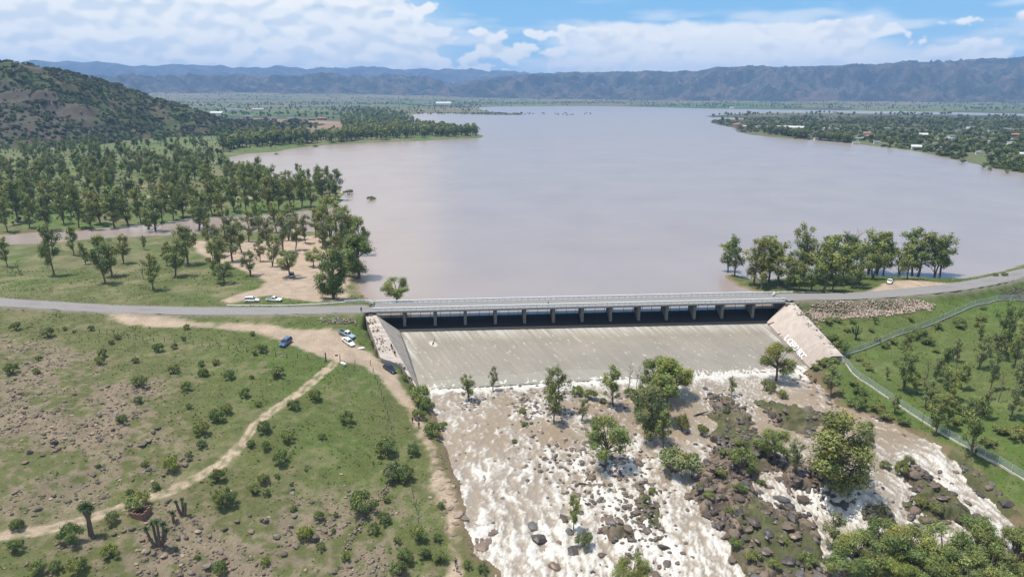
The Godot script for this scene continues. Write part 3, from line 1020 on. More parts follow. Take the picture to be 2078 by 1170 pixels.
func build_lake() -> void:
	var grown := Geometry2D.offset_polygon(lake_poly, 14.0)
	var big: PackedVector2Array = grown[0]
	for g in grown:
		if g.size() > big.size():
			big = g
	# the spillway's own water begins under the bridge
	var a := deck_at(-0.02, -5.3)
	var b := deck_at(1.02, -5.3)
	var cut := PackedVector2Array([v2(a), v2(b), v2(b) + Vector2(0, 160), v2(a) + Vector2(0, 160)])
	var l := Geometry2D.clip_polygons(big, cut)
	big = l[0]
	for g in l:
		if g.size() > big.size():
			big = g
	# behind the dam's banks the sheet stops inside the bank
	l = Geometry2D.clip_polygons(big, PackedVector2Array([v2(a), v2(a) + Vector2(0, 160), Vector2(-700, -60), Vector2(-700, v2(a).y - 0.0)]))
	for g in l:
		if g.size() > 20:
			big = g
	var idx := Geometry2D.triangulate_polygon(big)
	var v := PackedVector3Array()
	for p in big:
		v.append(Vector3(p.x, 0.0, p.y))
	var s := Soup.new()
	for t in range(0, idx.size(), 3):
		var p := v[idx[t]]
		var q := v[idx[t + 1]]
		var r := v[idx[t + 2]]
		if (r - p).cross(q - p).y < 0.0:
			s.tri(p, r, q)
		else:
			s.tri(p, q, r)
	struct("lake", s.done(), M.lake, "calm brown flood water of the full reservoir")

var deck_a: Vector3
var deck_b: Vector3
var deck_u: Vector3
var deck_w: Vector3                        # across the deck, downstream
var deck_len := 0.0
const DECK_WIDE := 8.6
const DECK_TOP := 4.0

func deck_at(t: float, down := 0.0, y := 0.0) -> Vector3:
	# t from the left abutment to the right one; down metres downstream of the deck's downstream edge
	return deck_a + deck_u * (deck_len * t) + deck_w * down + Vector3(0, y, 0)

func set_deck() -> void:
	deck_a = gp(756, 636.5, 3.2)
	deck_b = gp(1594, 616, 3.2)
	deck_a.y = 0.0
	deck_b.y = 0.0
	deck_len = deck_a.distance_to(deck_b)
	deck_u = (deck_b - deck_a) / deck_len
	deck_w = Vector3(-deck_u.z, 0, deck_u.x)
	if deck_w.z < 0.0:
		deck_w = -deck_w

var ch: Dictionary = {}

func set_chute() -> void:
	ch.tl = gp(812, 672, -2.65)
	ch.tr = gp(1555, 655, -3.1)
	ch.bl = gp(851, 789, -10.1)
	ch.br = gp(1642, 747, -10.0)

func wall_line(side: int, which: int, t: float) -> Vector3:
	# along a side wall: 0 the water's edge, 1 the crest of the sloping face, 2 the outer edge of the bench
	if side == 0:
		if which == 0:
			return ch.tl.lerp(ch.bl, t)
		var crest_a := gp(763, 639, 3.4)
		var crest_b := gp(846, 784, -8.9)
		if which == 1:
			return crest_a.lerp(crest_b, t)
		var mid := gp(772, 726, -3.6)
		return gp(741, 640, 3.3).lerp(mid, t / 0.62) if t < 0.62 else mid.lerp(crest_a.lerp(crest_b, 0.72) + Vector3(-0.8, 0, 0), (t - 0.62) / 0.10) if t < 0.72 else crest_a.lerp(crest_b, t) + Vector3(-0.8, 0, 0)
	if which == 0:
		return ch.tr.lerp(ch.br, t)
	return gp(1597, 613.5, 3.4).lerp(gp(1690, 722, -4.0), t) if which == 1 else gp(1612, 614, 3.3).lerp(gp(1712, 722, -4.2), t)

func build_spillway() -> void:
	# water: in from the lake under the deck, over the crest, down the apron
	var nu := 300
	var nv := 110
	var v := PackedVector3Array()
	var c := PackedColorArray()
	var idx := PackedInt32Array()
	var base := Color(0.25, 0.225, 0.188)
	for j in nv + 1:
		var t := float(j) / nv
		for i in nu + 1:
			var s := float(i) / nu
			var top: Vector3 = ch.tl.lerp(ch.tr, s)
			var foot: Vector3 = ch.bl.lerp(ch.br, s)
			var up := top - deck_w * 0.7
			var p: Vector3
			if t < 0.3:
				var q := t / 0.3
				p = up.lerp(top, q)
				p.y = top.y + 0.06 * (1.0 - q)
			else:
				var q := (t - 0.3) / 0.7
				p = top.lerp(foot, q * 1.04)
				# eases out at the foot, where it runs level for a little
				p.y = lerpf(top.y, foot.y, 1.0 - pow(maxf(1.0 - q * 1.06, 0.0), 1.25)) if q < 0.943 else foot.y
			var across := s * 124.0
			var down := t * 40.0
			var streak := n_a.get_noise_2d(across * 0.55 - down * 0.16, down * 0.035)
			var fleck := n_b.get_noise_2d(across * 0.9 - down * 0.25, down * 0.22 + 30.0)
			var col := base * (1.0 + 0.11 * streak + 0.12 * n_a.get_noise_2d(across * 0.06, down * 0.08))
			var sun_line_w := ss(0.28, 0.315, t) * ss(0.46, 0.31, t)  # pale line painted where sunlight meets the sheet beyond the deck's shadow
			col = col.lerp(Color(0.47, 0.465, 0.45), clampf(sun_line_w * (0.5 + 0.7 * streak), 0.0, 0.9))
			col = col.lerp(Color(0.48, 0.47, 0.45), clampf((fleck - 0.46) * 4.0, 0.0, 0.8) * ss(0.3, 0.4, t))
			var edge := minf(s * 124.0, (1.0 - s) * 124.0)
			col = col.lerp(Color(0.47, 0.465, 0.45), clampf(ss(4.5, 0.5, edge) * (0.35 + streak), 0.0, 0.75) * ss(0.3, 0.36, t) * ss(0.8, 0.5, t))
			# the standing arc near the foot, and the small wake of a snag
			var arc := 0.90 - 0.06 * sin(clampf(s * 2.6, 0.0, 1.0) * PI) - 0.08 * sin(clampf((s - 0.26) * 3.4, 0.0, 1.0) * PI)
			if s < 0.56:
				col = col.lerp(Color(0.30, 0.29, 0.25), 0.35 * ss(arc, arc + 0.01, t) * ss(0.02, 0.05, s))
				p.y += 0.25 * ss(arc - 0.02, arc + 0.02, t) * ss(0.02, 0.05, s)
			var wk := Vector2(across - 9.3 - (t - 0.46) * 10.0, (t - 0.455) * 40.0)
			col = col.lerp(Color(0.75, 0.74, 0.70), 0.75 * ss(1.7, 0.4, wk.length()))
			p.y += 0.07 * streak * ss(0.3, 0.5, t) + 0.06 * fleck
			v.append(p)
			c.append(col)
	for j in nv:
		for i in nu:
			var k := j * (nu + 1) + i
			idx.append_array([k, k + 1, k + nu + 2, k, k + nu + 2, k + nu + 1])
	struct("spillway_water", indexed(v, c, idx), M.chute, "sheet of brown water sliding down the concrete spillway")

	# crest and face under the bridge, coloured near black to stand for deck shade
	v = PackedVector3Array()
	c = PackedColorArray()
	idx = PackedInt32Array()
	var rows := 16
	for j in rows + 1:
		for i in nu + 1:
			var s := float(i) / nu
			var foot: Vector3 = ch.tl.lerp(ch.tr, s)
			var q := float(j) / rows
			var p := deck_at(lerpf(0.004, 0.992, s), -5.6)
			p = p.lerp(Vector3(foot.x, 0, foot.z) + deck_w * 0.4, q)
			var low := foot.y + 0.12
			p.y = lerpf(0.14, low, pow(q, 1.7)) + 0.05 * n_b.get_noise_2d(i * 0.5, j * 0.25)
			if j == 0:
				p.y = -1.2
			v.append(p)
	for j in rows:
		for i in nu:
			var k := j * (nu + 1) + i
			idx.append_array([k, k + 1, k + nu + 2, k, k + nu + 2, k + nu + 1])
	var shade_tinted_crest := thing("shade_tinted_crest", "spillway crest under the bridge with the shade put into its near black colour", "shade_tinted_crest")
	part("crest", indexed(v, c, idx), M.shade_tinted_crest, shade_tinted_crest)
	for i in 42:
		var s := Soup.new()
		s.box(Vector3(0, 1.3, 0), Vector3(0.12, 2.6, 0.12))
		part("gauge_post", s.done(), M.dark_concrete, shade_tinted_crest, deck_at((i + 0.6) / 42.2, -5.4, 0.0))

	# side walls: a sloping inner face and a bench, in cast bays
	for side in [0, 1]:
		var wall := thing("spillway_wall", ["sloping pale concrete spillway wall on the left bank with weeds in its joints", "broad sloping concrete spillway wall on the right bank with white painted letters"][side], "wall")
		var f_top: Vector3 = (ch.tl if side == 0 else ch.tr)
		var f_bot: Vector3 = (ch.bl if side == 0 else ch.br)
		var c_top := wall_line(side, 1, 0.0)
		var c_bot := wall_line(side, 1, 1.0)
		var bays := 8
		for b in bays:
			var s := Soup.new()
			var t0 := float(b) / bays + 0.0004
			var t1 := float(b + 1) / bays - 0.0004
			var tint := 0.98 + 0.05 * absf(n_a.get_noise_2d(b * 3.7, side * 9.1))
			var steps_n := 6
			for q in steps_n:
				var a := lerpf(t0, t1, float(q) / steps_n)
				var e := lerpf(t0, t1, float(q + 1) / steps_n)
				for m in 6:
					var m0 := lerpf(-0.14, 1.0, m / 6.0)
					var m1 := lerpf(-0.14, 1.0, (m + 1) / 6.0)
					var pp := [lerp3(f_top.lerp(f_bot, a), c_top.lerp(c_bot, a), m0), lerp3(f_top.lerp(f_bot, e), c_top.lerp(c_bot, e), m0), lerp3(f_top.lerp(f_bot, e), c_top.lerp(c_bot, e), m1), lerp3(f_top.lerp(f_bot, a), c_top.lerp(c_bot, a), m1)]
					var wet := ss(0.05, -0.12, m0)
					var stain := absf(n_a.get_noise_2d(a * 60.0, m0 * 5.0 + side * 30.0))
					var base_c := Color(0.50, 0.435, 0.405) if side == 1 else Color(0.33, 0.31, 0.295)
					var col := base_c * (tint * (1.0 - 0.30 * stain * (1.6 if side == 0 else 0.3)) * (1.0 - 0.45 * wet))
					if side == 0:
						s.quad(pp[0], pp[1], pp[2], pp[3], col)
					else:
						s.quad(pp[3], pp[2], pp[1], pp[0], col)
				var bench := [c_top.lerp(c_bot, a), c_top.lerp(c_bot, e), wall_line(side, 2, e), wall_line(side, 2, a)]
				var bc := Color(0.43, 0.38, 0.355) * tint * (1.0 + 0.35 * n_a.get_noise_2d(a * 30.0, side * 7.0))
				if side == 0:
					s.quad(bench[0], bench[1], bench[2], bench[3], bc)
				else:
					s.quad(bench[3], bench[2], bench[1], bench[0], bc)
				var low := Vector3(0, -5, 0)
				if side == 0:
					s.quad(bench[3], bench[2], bench[2] + low, bench[3] + low, bc)
				else:
					s.quad(bench[2], bench[3], bench[3] + low, bench[2] + low, bc)
			# ends, so that each bay is solid
			for e in [t0, t1]:
				var q := [lerp3(f_top.lerp(f_bot, e), c_top.lerp(c_bot, e), -0.25), c_top.lerp(c_bot, e), wall_line(side, 2, e), wall_line(side, 2, e) - Vector3(0, 5, 0)]
				if (side == 0) == (e == t0):
					s.quad(q[0], q[1], q[2], q[3], Color(0.42, 0.37, 0.345))
				else:
					s.quad(q[3], q[2], q[1], q[0], Color(0.42, 0.37, 0.345))
			part("wall_bay", s.done(), M.wall, wall)
		if side == 1:
			# the broken painted letters along the foot of the wall; only fragments are legible from the air
			var n0 := (f_bot - f_top).cross(c_top - f_top).normalized()
			if n0.y < 0.0:
				n0 = -n0
			var xdir := (f_bot - f_top).normalized()
			var ydir := n0.cross(xdir).normalized()
			if ydir.y < 0.0:
				ydir = -ydir
			var font := SystemFont.new()
			font.font_names = PackedStringArray(["Droid Sans"])
			font.font_weight = 700
			var at := 0.42
			for word in ["L", "CERO", "RCC"]:
				for ch_ in word:
					var tm := TextMesh.new()
					tm.text = ch_
					tm.font = font
					tm.font_size = 64
					tm.pixel_size = 0.052
					tm.depth = 0.05
					tm.horizontal_alignment = HORIZONTAL_ALIGNMENT_CENTER
					var o := part("painted_letter", tm, M.graffiti, wall)
					var foot := f_top.lerp(f_bot, at)
					var yd := (c_top.lerp(c_bot, at) - foot).normalized()
					var nd := xdir.cross(yd).normalized()
					o.transform = Transform3D(Basis(yd.cross(nd) * 0.72, yd * 0.82, nd), foot + yd * 1.5 + nd * 0.16)
					at += 0.047
				at += 0.028
			# a splash of white further down
			var sp := Soup.new()
			for b in [[0.86, 2.6, 1.5, 0.7, 0.5], [0.885, 3.6, 1.1, 0.6, -0.4], [0.90, 1.9, 1.3, 0.5, 0.9], [0.915, 3.0, 0.8, 0.5, 0.1]]:
				var foot: Vector3 = f_top.lerp(f_bot, b[0]) + ydir * b[1]
				sp.box(foot + n0 * 0.2, Vector3(b[2], b[3], 0.05), Color.WHITE, Basis(xdir, ydir, n0).rotated(n0, b[4]))
			part("paint_splash", sp.done(), M.graffiti, wall)
			# dark drains
			for b in [0.06, 0.3, 0.36, 0.4]:
				var dr := Soup.new()
				var foot := f_top.lerp(f_bot, b)
				dr.box(foot + ydir * 1.1 + n0 * 0.06, Vector3(0.28, 2.0 if b < 0.35 else 1.2, 0.2), Color.WHITE, Basis(xdir, ydir, n0).rotated(n0, -0.35))
				part("drain_slot", dr.done(), M.dark_open, wall)

func lerp3(a: Vector3, b: Vector3, t: float) -> Vector3:
	return a + (b - a) * t

func build_bridge() -> void:
	var br := thing("road_bridge", "long white railed concrete road bridge on thin piers across the spillway", "bridge")
	var s := Soup.new()
	var bas := Basis(deck_u, Vector3.UP, deck_w)
	var mid := deck_at(0.5, -DECK_WIDE / 2)
	s.box(mid + Vector3(0, DECK_TOP - 0.35, 0), Vector3(deck_len, 0.45, DECK_WIDE), Color.WHITE, bas)
	part("deck_slab", s.done(), M.old_concrete, br)
	for k in 4:
		s = Soup.new()
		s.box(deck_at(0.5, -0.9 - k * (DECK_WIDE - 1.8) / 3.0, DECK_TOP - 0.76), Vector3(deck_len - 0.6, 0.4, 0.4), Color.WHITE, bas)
		part("girder", s.done(), M.dark_concrete, br)
	s = Soup.new()
	var cells := 70
	for i in cells:
		var t0 := float(i) / cells
		var t1 := float(i + 1) / cells
		var tone := Color.WHITE * (1.18 + 0.2 * n_a.get_noise_1d(i * 0.37))
		s.quad(deck_at(t0, -DECK_WIDE + 0.55, DECK_TOP - 0.085), deck_at(t1, -DECK_WIDE + 0.55, DECK_TOP - 0.085), deck_at(t1, -0.55, DECK_TOP - 0.085), deck_at(t0, -0.55, DECK_TOP - 0.085), tone)
	part("roadway", s.done(), M.asphalt, br)
	for side in 2:
		var off := -0.28 if side == 0 else -DECK_WIDE + 0.28
		s = Soup.new()
		s.box(deck_at(0.5, off, DECK_TOP - 0.02), Vector3(deck_len, 0.22, 0.54), Color.WHITE, bas)
		part("kerb", s.done(), M.white_paint, br)
		var rail := Soup.new()
		rail.box(deck_at(0.5, off, DECK_TOP + 0.92), Vector3(deck_len, 0.24, 0.36), Color.WHITE, bas)
		var ro := part("railing", rail.done(), M.white_paint, br)
		s = Soup.new()
		s.box(deck_at(0.5, off, DECK_TOP + 0.53), Vector3(deck_len - 0.2, 0.15, 0.16), Color.WHITE, bas)
		part("lower_rail", s.done(), M.white_paint, ro)
		var posts := 71
		var post := Soup.new()
		post.box(Vector3.ZERO, Vector3(0.3, 0.72, 0.24), Color.WHITE, bas)
		var pm := post.done()
		for i in posts:
			part("post", pm, M.white_paint, ro, deck_at((i + 0.1) / (posts - 0.8), off, DECK_TOP + 0.445))
	# piers, where the photograph shows them
	var pm: ArrayMesh
	for px in [820, 882.5, 944, 1005.5, 1065, 1124, 1182.5, 1240.5, 1298, 1355, 1411.5, 1468, 1531]:
		var at := gp(px, 636.5 - (px - 756) * 0.0245 + 4.0, 2.4)
		var t := (at - deck_a).dot(deck_u) / deck_len
		if pm == null:
			var q := Soup.new()
			var pts: Array = []
			for y in [-9.0, 2.55]:
				var d0 := -6.9
				var d1 := -0.7
				for cn in [[-0.36, d0 + 0.5], [0.0, d0], [0.36, d0 + 0.5], [0.5, d0 + 1.2], [0.5, d1 - 0.15], [0.4, d1], [-0.4, d1], [-0.5, d1 - 0.15], [-0.5, d0 + 1.2]]:
					pts.append(deck_u * cn[0] + deck_w * cn[1] + Vector3(0, y, 0))
			for i in 9:
				var j := (i + 1) % 9
				q.quad(pts[i], pts[j], pts[j + 9], pts[i + 9])
			for i in range(1, 8):
				q.tri(pts[9], pts[9 + i], pts[10 + i])
			pm = q.done()
		var pier := part("pier", pm, M.dark_concrete, br, deck_at(t))
		var cap := Soup.new()
		cap.box(deck_w * -3.9 + Vector3(0, 2.74, 0), Vector3(1.05, 0.5, 6.9), Color.WHITE, bas)
		part("pier_cap", cap.done(), M.dark_concrete, pier)
	# abutment walls
	for e in [0.0, 1.0]:
		s = Soup.new()
		s.box(deck_at(e, -DECK_WIDE / 2 + 0.2, -3.2) + deck_u * (-0.75 if e == 0.0 else 0.75), Vector3(1.5, 13.0, DECK_WIDE + 1.2), Color.WHITE, bas)
		part("abutment", s.done(), M.dark_concrete, br)
	# wing railings that swing out at the far corners
	for w in [[[757, 613], [750, 611], [741, 609.5], [728, 609.5], [716, 610.2], [700, 611.5]], [[1568, 598.5], [1573, 594.5], [1580, 593.5], [1594, 593.2], [1608, 593]]]:
		var pts := PackedVector3Array()
		for q in w:
			pts.append(gp(q[0], q[1], 4.5))
		var wing := Soup.new()
		for i in pts.size() - 1:
			var a := pts[i]
			var b := pts[i + 1]
			var bb := Basis((b - a).normalized(), Vector3.UP, (b - a).normalized().cross(Vector3.UP))
			for y in [0.15, 0.72]:
				wing.box((a + b) / 2 + Vector3(0, y - 0.5, 0), Vector3(a.distance_to(b) + 0.1, 0.2, 0.28), Color.WHITE, bb)
		var wo := part("wing_railing", wing.done(), M.white_paint, br)
		for i in pts.size():
			var post := Soup.new()
			post.box(pts[i] + Vector3(0, -0.35, 0), Vector3(0.3, 1.5, 0.3))
			part("post", post.done(), M.white_paint, wo)

func ribbon(line: PackedVector3Array, half: float, lift: float, tint: Callable) -> ArrayMesh:
	# a road draped along a smoothed centre line
	var pts := smooth_line(line, 2.0)
	var v := PackedVector3Array()
	var c := PackedColorArray()
	var idx := PackedInt32Array()
	var cols := [-1.0, -0.97, -0.5, 0.0, 0.5, 0.97, 1.0]
	for i in pts.size():
		var d := (pts[mini(i + 1, pts.size() - 1)] - pts[maxi(i - 1, 0)])
		d.y = 0
		var s := d.normalized().cross(Vector3.UP)
		for k in cols:
			var edge := 0.25 * n_b.get_noise_2d(i * 0.8, k * 40.0) if absf(k) > 0.9 else 0.0
			v.append(pts[i] + s * (half * k + edge) + Vector3(0, lift - (0.25 if absf(k) == 1.0 else 0.0) + 0.04 * (1.0 - absf(k)), 0))
			c.append(tint.call(i, k))
	for i in pts.size() - 1:
		for k in 6:
			var a := i * 7 + k
			idx.append_array([a, a + 7, a + 8, a, a + 8, a + 1])
	var m := indexed(v, c, idx)
	return m

func smooth_line(line: PackedVector3Array, step: float) -> PackedVector3Array:
	var cv := Curve3D.new()
	for i in line.size():
		var t := (line[mini(i + 1, line.size() - 1)] - line[maxi(i - 1, 0)]) / 6.0
		cv.add_point(line[i], -t, t)
	var out := PackedVector3Array()
	var n := int(cv.get_baked_length() / step)
	for i in n + 1:
		out.append(cv.sample_baked(cv.get_baked_length() * i / n))
	return out

func build_roads() -> void:
	var tint := func(i: int, k: float) -> Color:
		var patchy := n_a.get_noise_2d(i * 0.18, k * 1.3)
		return Color.WHITE * (1.0 + 0.30 * patchy + (0.10 if absf(k) == 0.5 else 0.0))
	var r0: PackedVector3Array = roads[0].duplicate()
	r0.append(deck_at(-0.002, -DECK_WIDE / 2, DECK_TOP - 0.09))
	var r1: PackedVector3Array = PackedVector3Array([deck_at(1.002, -DECK_WIDE / 2, DECK_TOP - 0.09)])
	r1.append_array(roads[1])
	for r in [r0, r1]:
		struct("road", ribbon(r, 3.7, 0.02, tint), M.asphalt)
	# a low white kerb beside the left road, and the pale edge of the right one
	for q in [["kerb", [460, 620, 560, 620.5, 640, 617.5, 700, 613.5]], ["kerb", [1622, 593, 1650, 593.4, 1690, 594]]]:
		var line := PackedVector3Array()
		for i in range(0, q[1].size(), 2):
			line.append(gt(q[1][i], q[1][i + 1]))
		line = smooth_line(line, 3.0)
		var s := Soup.new()
		for i in line.size() - 1:
			var d := line[i + 1] - line[i]
			s.box((line[i] + line[i + 1]) / 2 + Vector3(0, 0.12, 0), Vector3(d.length() + 0.05, 0.34, 0.32), Color.WHITE, Basis(d.normalized(), Vector3.UP, d.normalized().cross(Vector3.UP)))
		struct(q[0], s.done(), M.white_paint)

# ---------------------------------------------------------------- the river

var splash: PackedFloat32Array
const RX0 := -48.0
const RZ0 := -205.0
const RS := 0.8
const RNX := 200
const RNZ := 160

func splat(x: float, z: float, r: float, amount: float) -> void:
	var i0 := maxi(int((x - r * 2.0 - RX0) / RS), 0)
	var i1 := mini(int((x + r * 2.0 - RX0) / RS) + 1, RNX - 1)
	var j0 := maxi(int((z - r * 2.0 - RZ0) / RS), 0)
	var j1 := mini(int((z + r * 2.0 - RZ0) / RS) + 1, RNZ - 1)
	for j in range(j0, j1 + 1):
		for i in range(i0, i1 + 1):
			var dx := (RX0 + i * RS - x) / r
			var dz := (RZ0 + j * RS - z) / r
			splash[j * RNX + i] += amount * exp(-dx * dx - dz * dz)

func splash_at(x: float, z: float) -> float:
	var u := clampf((x - RX0) / RS, 0.0, RNX - 1.001)
	var v := clampf((z - RZ0) / RS, 0.0, RNZ - 1.001)
	var i := int(u)
	var j := int(v)
	u -= i
	v -= j
	var k := j * RNX + i
	return (splash[k] * (1.0 - u) + splash[k + 1] * u) * (1.0 - v) + (splash[k + RNX] * (1.0 - u) + splash[k + RNX + 1] * u) * v

func build_river() -> void:
	var foam_pts: Array = []
	for q in [[870, 795, 0.6], [1000, 790, 0.55], [1200, 782, 0.5], [1400, 775, 0.75], [1500, 775, 0.8], [1600, 755, 0.85], [1640, 760, 0.7], [950, 830, 0.15], [1050, 830, 0.0], [1180, 850, 0.0], [1000, 870, 0.1], [1250, 820, 0.05], [920, 900, 0.2], [1000, 920, 0.3], [1100, 930, 0.3], [1200, 920, 0.25], [1280, 880, 0.25], [1300, 960, 0.35], [980, 970, 0.45], [1080, 980, 0.45], [980, 1040, 0.5], [1080, 1020, 0.35], [1180, 1000, 0.35], [980, 1090, 0.6], [1100, 1090, 0.6], [1200, 1120, 0.7], [1300, 1110, 0.6], [1380, 900, 0.25], [1390, 840, 0.05], [1400, 800, 0.35], [1400, 960, 0.75], [1390, 1000, 0.9], [1420, 1060, 0.95], [1460, 1120, 1.0], [1500, 1165, 1.0], [1350, 1060, 0.6], [1520, 810, 0.6], [1550, 870, 0.0], [1600, 800, 0.05], [1700, 830, 0.05], [1800, 880, 0.0], [1700, 880, 0.0], [1850, 900, 0.15], [1900, 912, 0.9], [1850, 925, 0.85], [1790, 925, 0.6], [1800, 980, 0.6], [1940, 985, 0.9], [2000, 1030, 0.85], [2070, 1080, 0.8], [1700, 1020, 0.8], [1780, 1010, 0.75], [1860, 1020, 0.7], [1640, 1010, 0.7], [1700, 1060, 0.7], [1650, 1050, 0.25], [1840, 1080, 0.8], [1600, 960, 0.35]]:
		var p := gr(q[0], q[1])
		foam_pts.append(Vector3(p.x, q[2] * 0.85 + (0.20 if q[0] < 1360 else 0.04), p.z))
	var rf := Rbf.new(foam_pts)
	var step := 0.36
	var x0 := -46.0
	var x1 := 112.0
	var z0 := -204.0
	var z1 := -86.0
	var nx := int((x1 - x0) / step)
	var nz := int((z1 - z0) / step)
	# the slow fields first, on a coarse grid
	var cf := PackedFloat32Array()
	cf.resize(FNX * FNZ)
	for j in FNZ:
		for i in FNX:
			var x := FX0 + i * FS
			var z := FZ0 + j * FS
			if samp(friv, x, z) > -6.0:
				cf[j * FNX + i] = rf.at(x, z)
	ffoam = cf
	var used := PackedInt32Array()
	used.resize(nx * nz)
	used.fill(-1)
	var v := PackedVector3Array()
	var c := PackedColorArray()
	var fdir := Vector2(ch.br.x - ch.bl.x, ch.br.z - ch.bl.z).normalized()
	var foot_n := Vector2(-fdir.y, fdir.x)
	var billow := noise(41, 1.0, 4, FastNoiseLite.TYPE_SIMPLEX_SMOOTH, FastNoiseLite.FRACTAL_RIDGED)
	for j in nz:
		for i in nx:
			var x := x0 + i * step
			var z := z1 - j * step
			var r := samp(friv, x, z)
			if r < -1.2:
				continue
			if samp(fisl, x, z) > 3.0:
				continue
			# along and across the current, which swings to the right of the view on the right
			var lean := 0.10 + 0.55 * ss(45.0, 75.0, x)
			var wx := 1.6 * n_flow.get_noise_2d(x * 0.08, z * 0.08)
			var ac := x - lean * z + wx
			var al := z + lean * x + 1.6 * n_flow.get_noise_2d(x * 0.08 + 31.0, z * 0.08)
			var a := n_flow.get_noise_2d(ac * 0.42, al * 0.13) * 1.25
			var b := billow.get_noise_2d(ac * 0.33 + 9.0, al * 0.17)
			var f := n_b.get_noise_2d(ac * 1.1, al * 0.42)
			var big := n_a.get_noise_2d(x * 0.035, z * 0.035 + 11.0)
			var wild := clampf(ffoam_at(x, z) + big * 0.45 + 0.25 * n_flow.get_noise_2d(x * 0.11 + 7.0, z * 0.06), 0.0, 1.0)
			# the white roller along the spillway's foot
			var fd := Vector2(x - ch.bl.x, z - ch.bl.z).dot(foot_n) + 1.1 * n_b.get_noise_2d(x * 0.25, 8.0)
			var roll := ss(-1.5, 0.5, fd) * ss(5.5 + 3.0 * n_b.get_noise_2d(x * 0.2, 3.0), 1.0, fd)
			var sp := splash_at(x, z)
			var g := n_b.get_noise_2d(ac * 2.1 + 5.0, al * 1.1)
			var score := 0.27 + 0.54 * wild + 0.95 * roll + 0.46 * a + 0.34 * b + 0.36 * f + 0.30 * g + minf(sp, 1.0) * 0.40 - 0.62
			var foam := ss(-0.02, 0.55, score)
			var y := samp(fw, x, z) + (0.06 + 0.42 * maxf(wild, minf(sp, 0.8))) * (0.7 * a + 0.6 * b + 0.5 * f + 0.3 * g + 0.5 * billow.get_noise_2d(ac * 0.09, al * 0.2))
			var brown := Color(0.275, 0.215, 0.155) * (1.0 + 0.18 * big + 0.12 * f)
			var grey := Color(0.27, 0.25, 0.232)
			var col := brown.lerp(grey, ss(0.1, 0.6, wild) * 0.4)
			col = col.lerp(Color(0.56, 0.545, 0.525), foam)
			used[j * nx + i] = v.size()
			v.append(Vector3(x, y, z))
			c.append(col)
	var idx := PackedInt32Array()
	for j in nz - 1:
		for i in nx - 1:
			var k := j * nx + i
			var p := used[k]
			var q := used[k + 1]
			var r := used[k + nx]
			var t := used[k + nx + 1]
			if p >= 0 and q >= 0 and r >= 0 and t >= 0:
				idx.append_array([p, r, t, p, t, q])
	struct("river", indexed(v, c, idx), M.river, "foaming brown flood water racing over rocks below the spillway")

func ffoam_at(x: float, z: float) -> float:
	return samp(ffoam, x, z)

# ---------------------------------------------------------------- plants

func leaf(s: Soup, p: Vector3, out: Vector3, size: float, col: Color) -> void:
	var nrm := (out + Vector3(rng.randfn(), rng.randfn(), rng.randfn()) * 0.55).normalized()
	var a := nrm.cross(Vector3(rng.randfn(), rng.randfn(), rng.randfn())).normalized()
	var b := nrm.cross(a)
	var l := size * rng.randf_range(0.7, 1.3)
	var w := l * rng.randf_range(0.45, 0.75)
	s.tri(p - a * l * 0.5 - b * w * 0.5, p + a * l * 0.55, p - a * l * 0.3 + b * w * 0.6, col)
	if rng.randf() < 0.6:
		var q := p + Vector3(rng.randfn(), rng.randfn(), rng.randfn()) * size * 0.5
		s.tri(q - b * l * 0.5, q + b * l * 0.4 + a * w * 0.5, q + a * w * -0.5 + b * l * 0.3, col * rng.randf_range(0.85, 1.15))

func clump(s: Soup, c: Vector3, r: Vector3, count: int, size: float, base: Color, heart: Vector3) -> void:
	var tone := base * rng.randf_range(0.78, 1.22)
	if rng.randf() < 0.25:
		tone = tone.lerp(Color(tone.r * 1.35, tone.g * 1.1, tone.b * 0.9), 0.7)
	for i in count:
		var d := Vector3(rng.randfn(), rng.randfn(), rng.randfn()).normalized()
		var k := pow(rng.randf(), 0.42) * rng.randf_range(0.7, 1.42)
		var p := c + d * r * k
		var out := (d * 0.75 + (p - heart).normalized() * 0.35 + Vector3(0, 0.35, 0)).normalized()
		leaf(s, p, out, size, tone * rng.randf_range(0.72, 1.28))

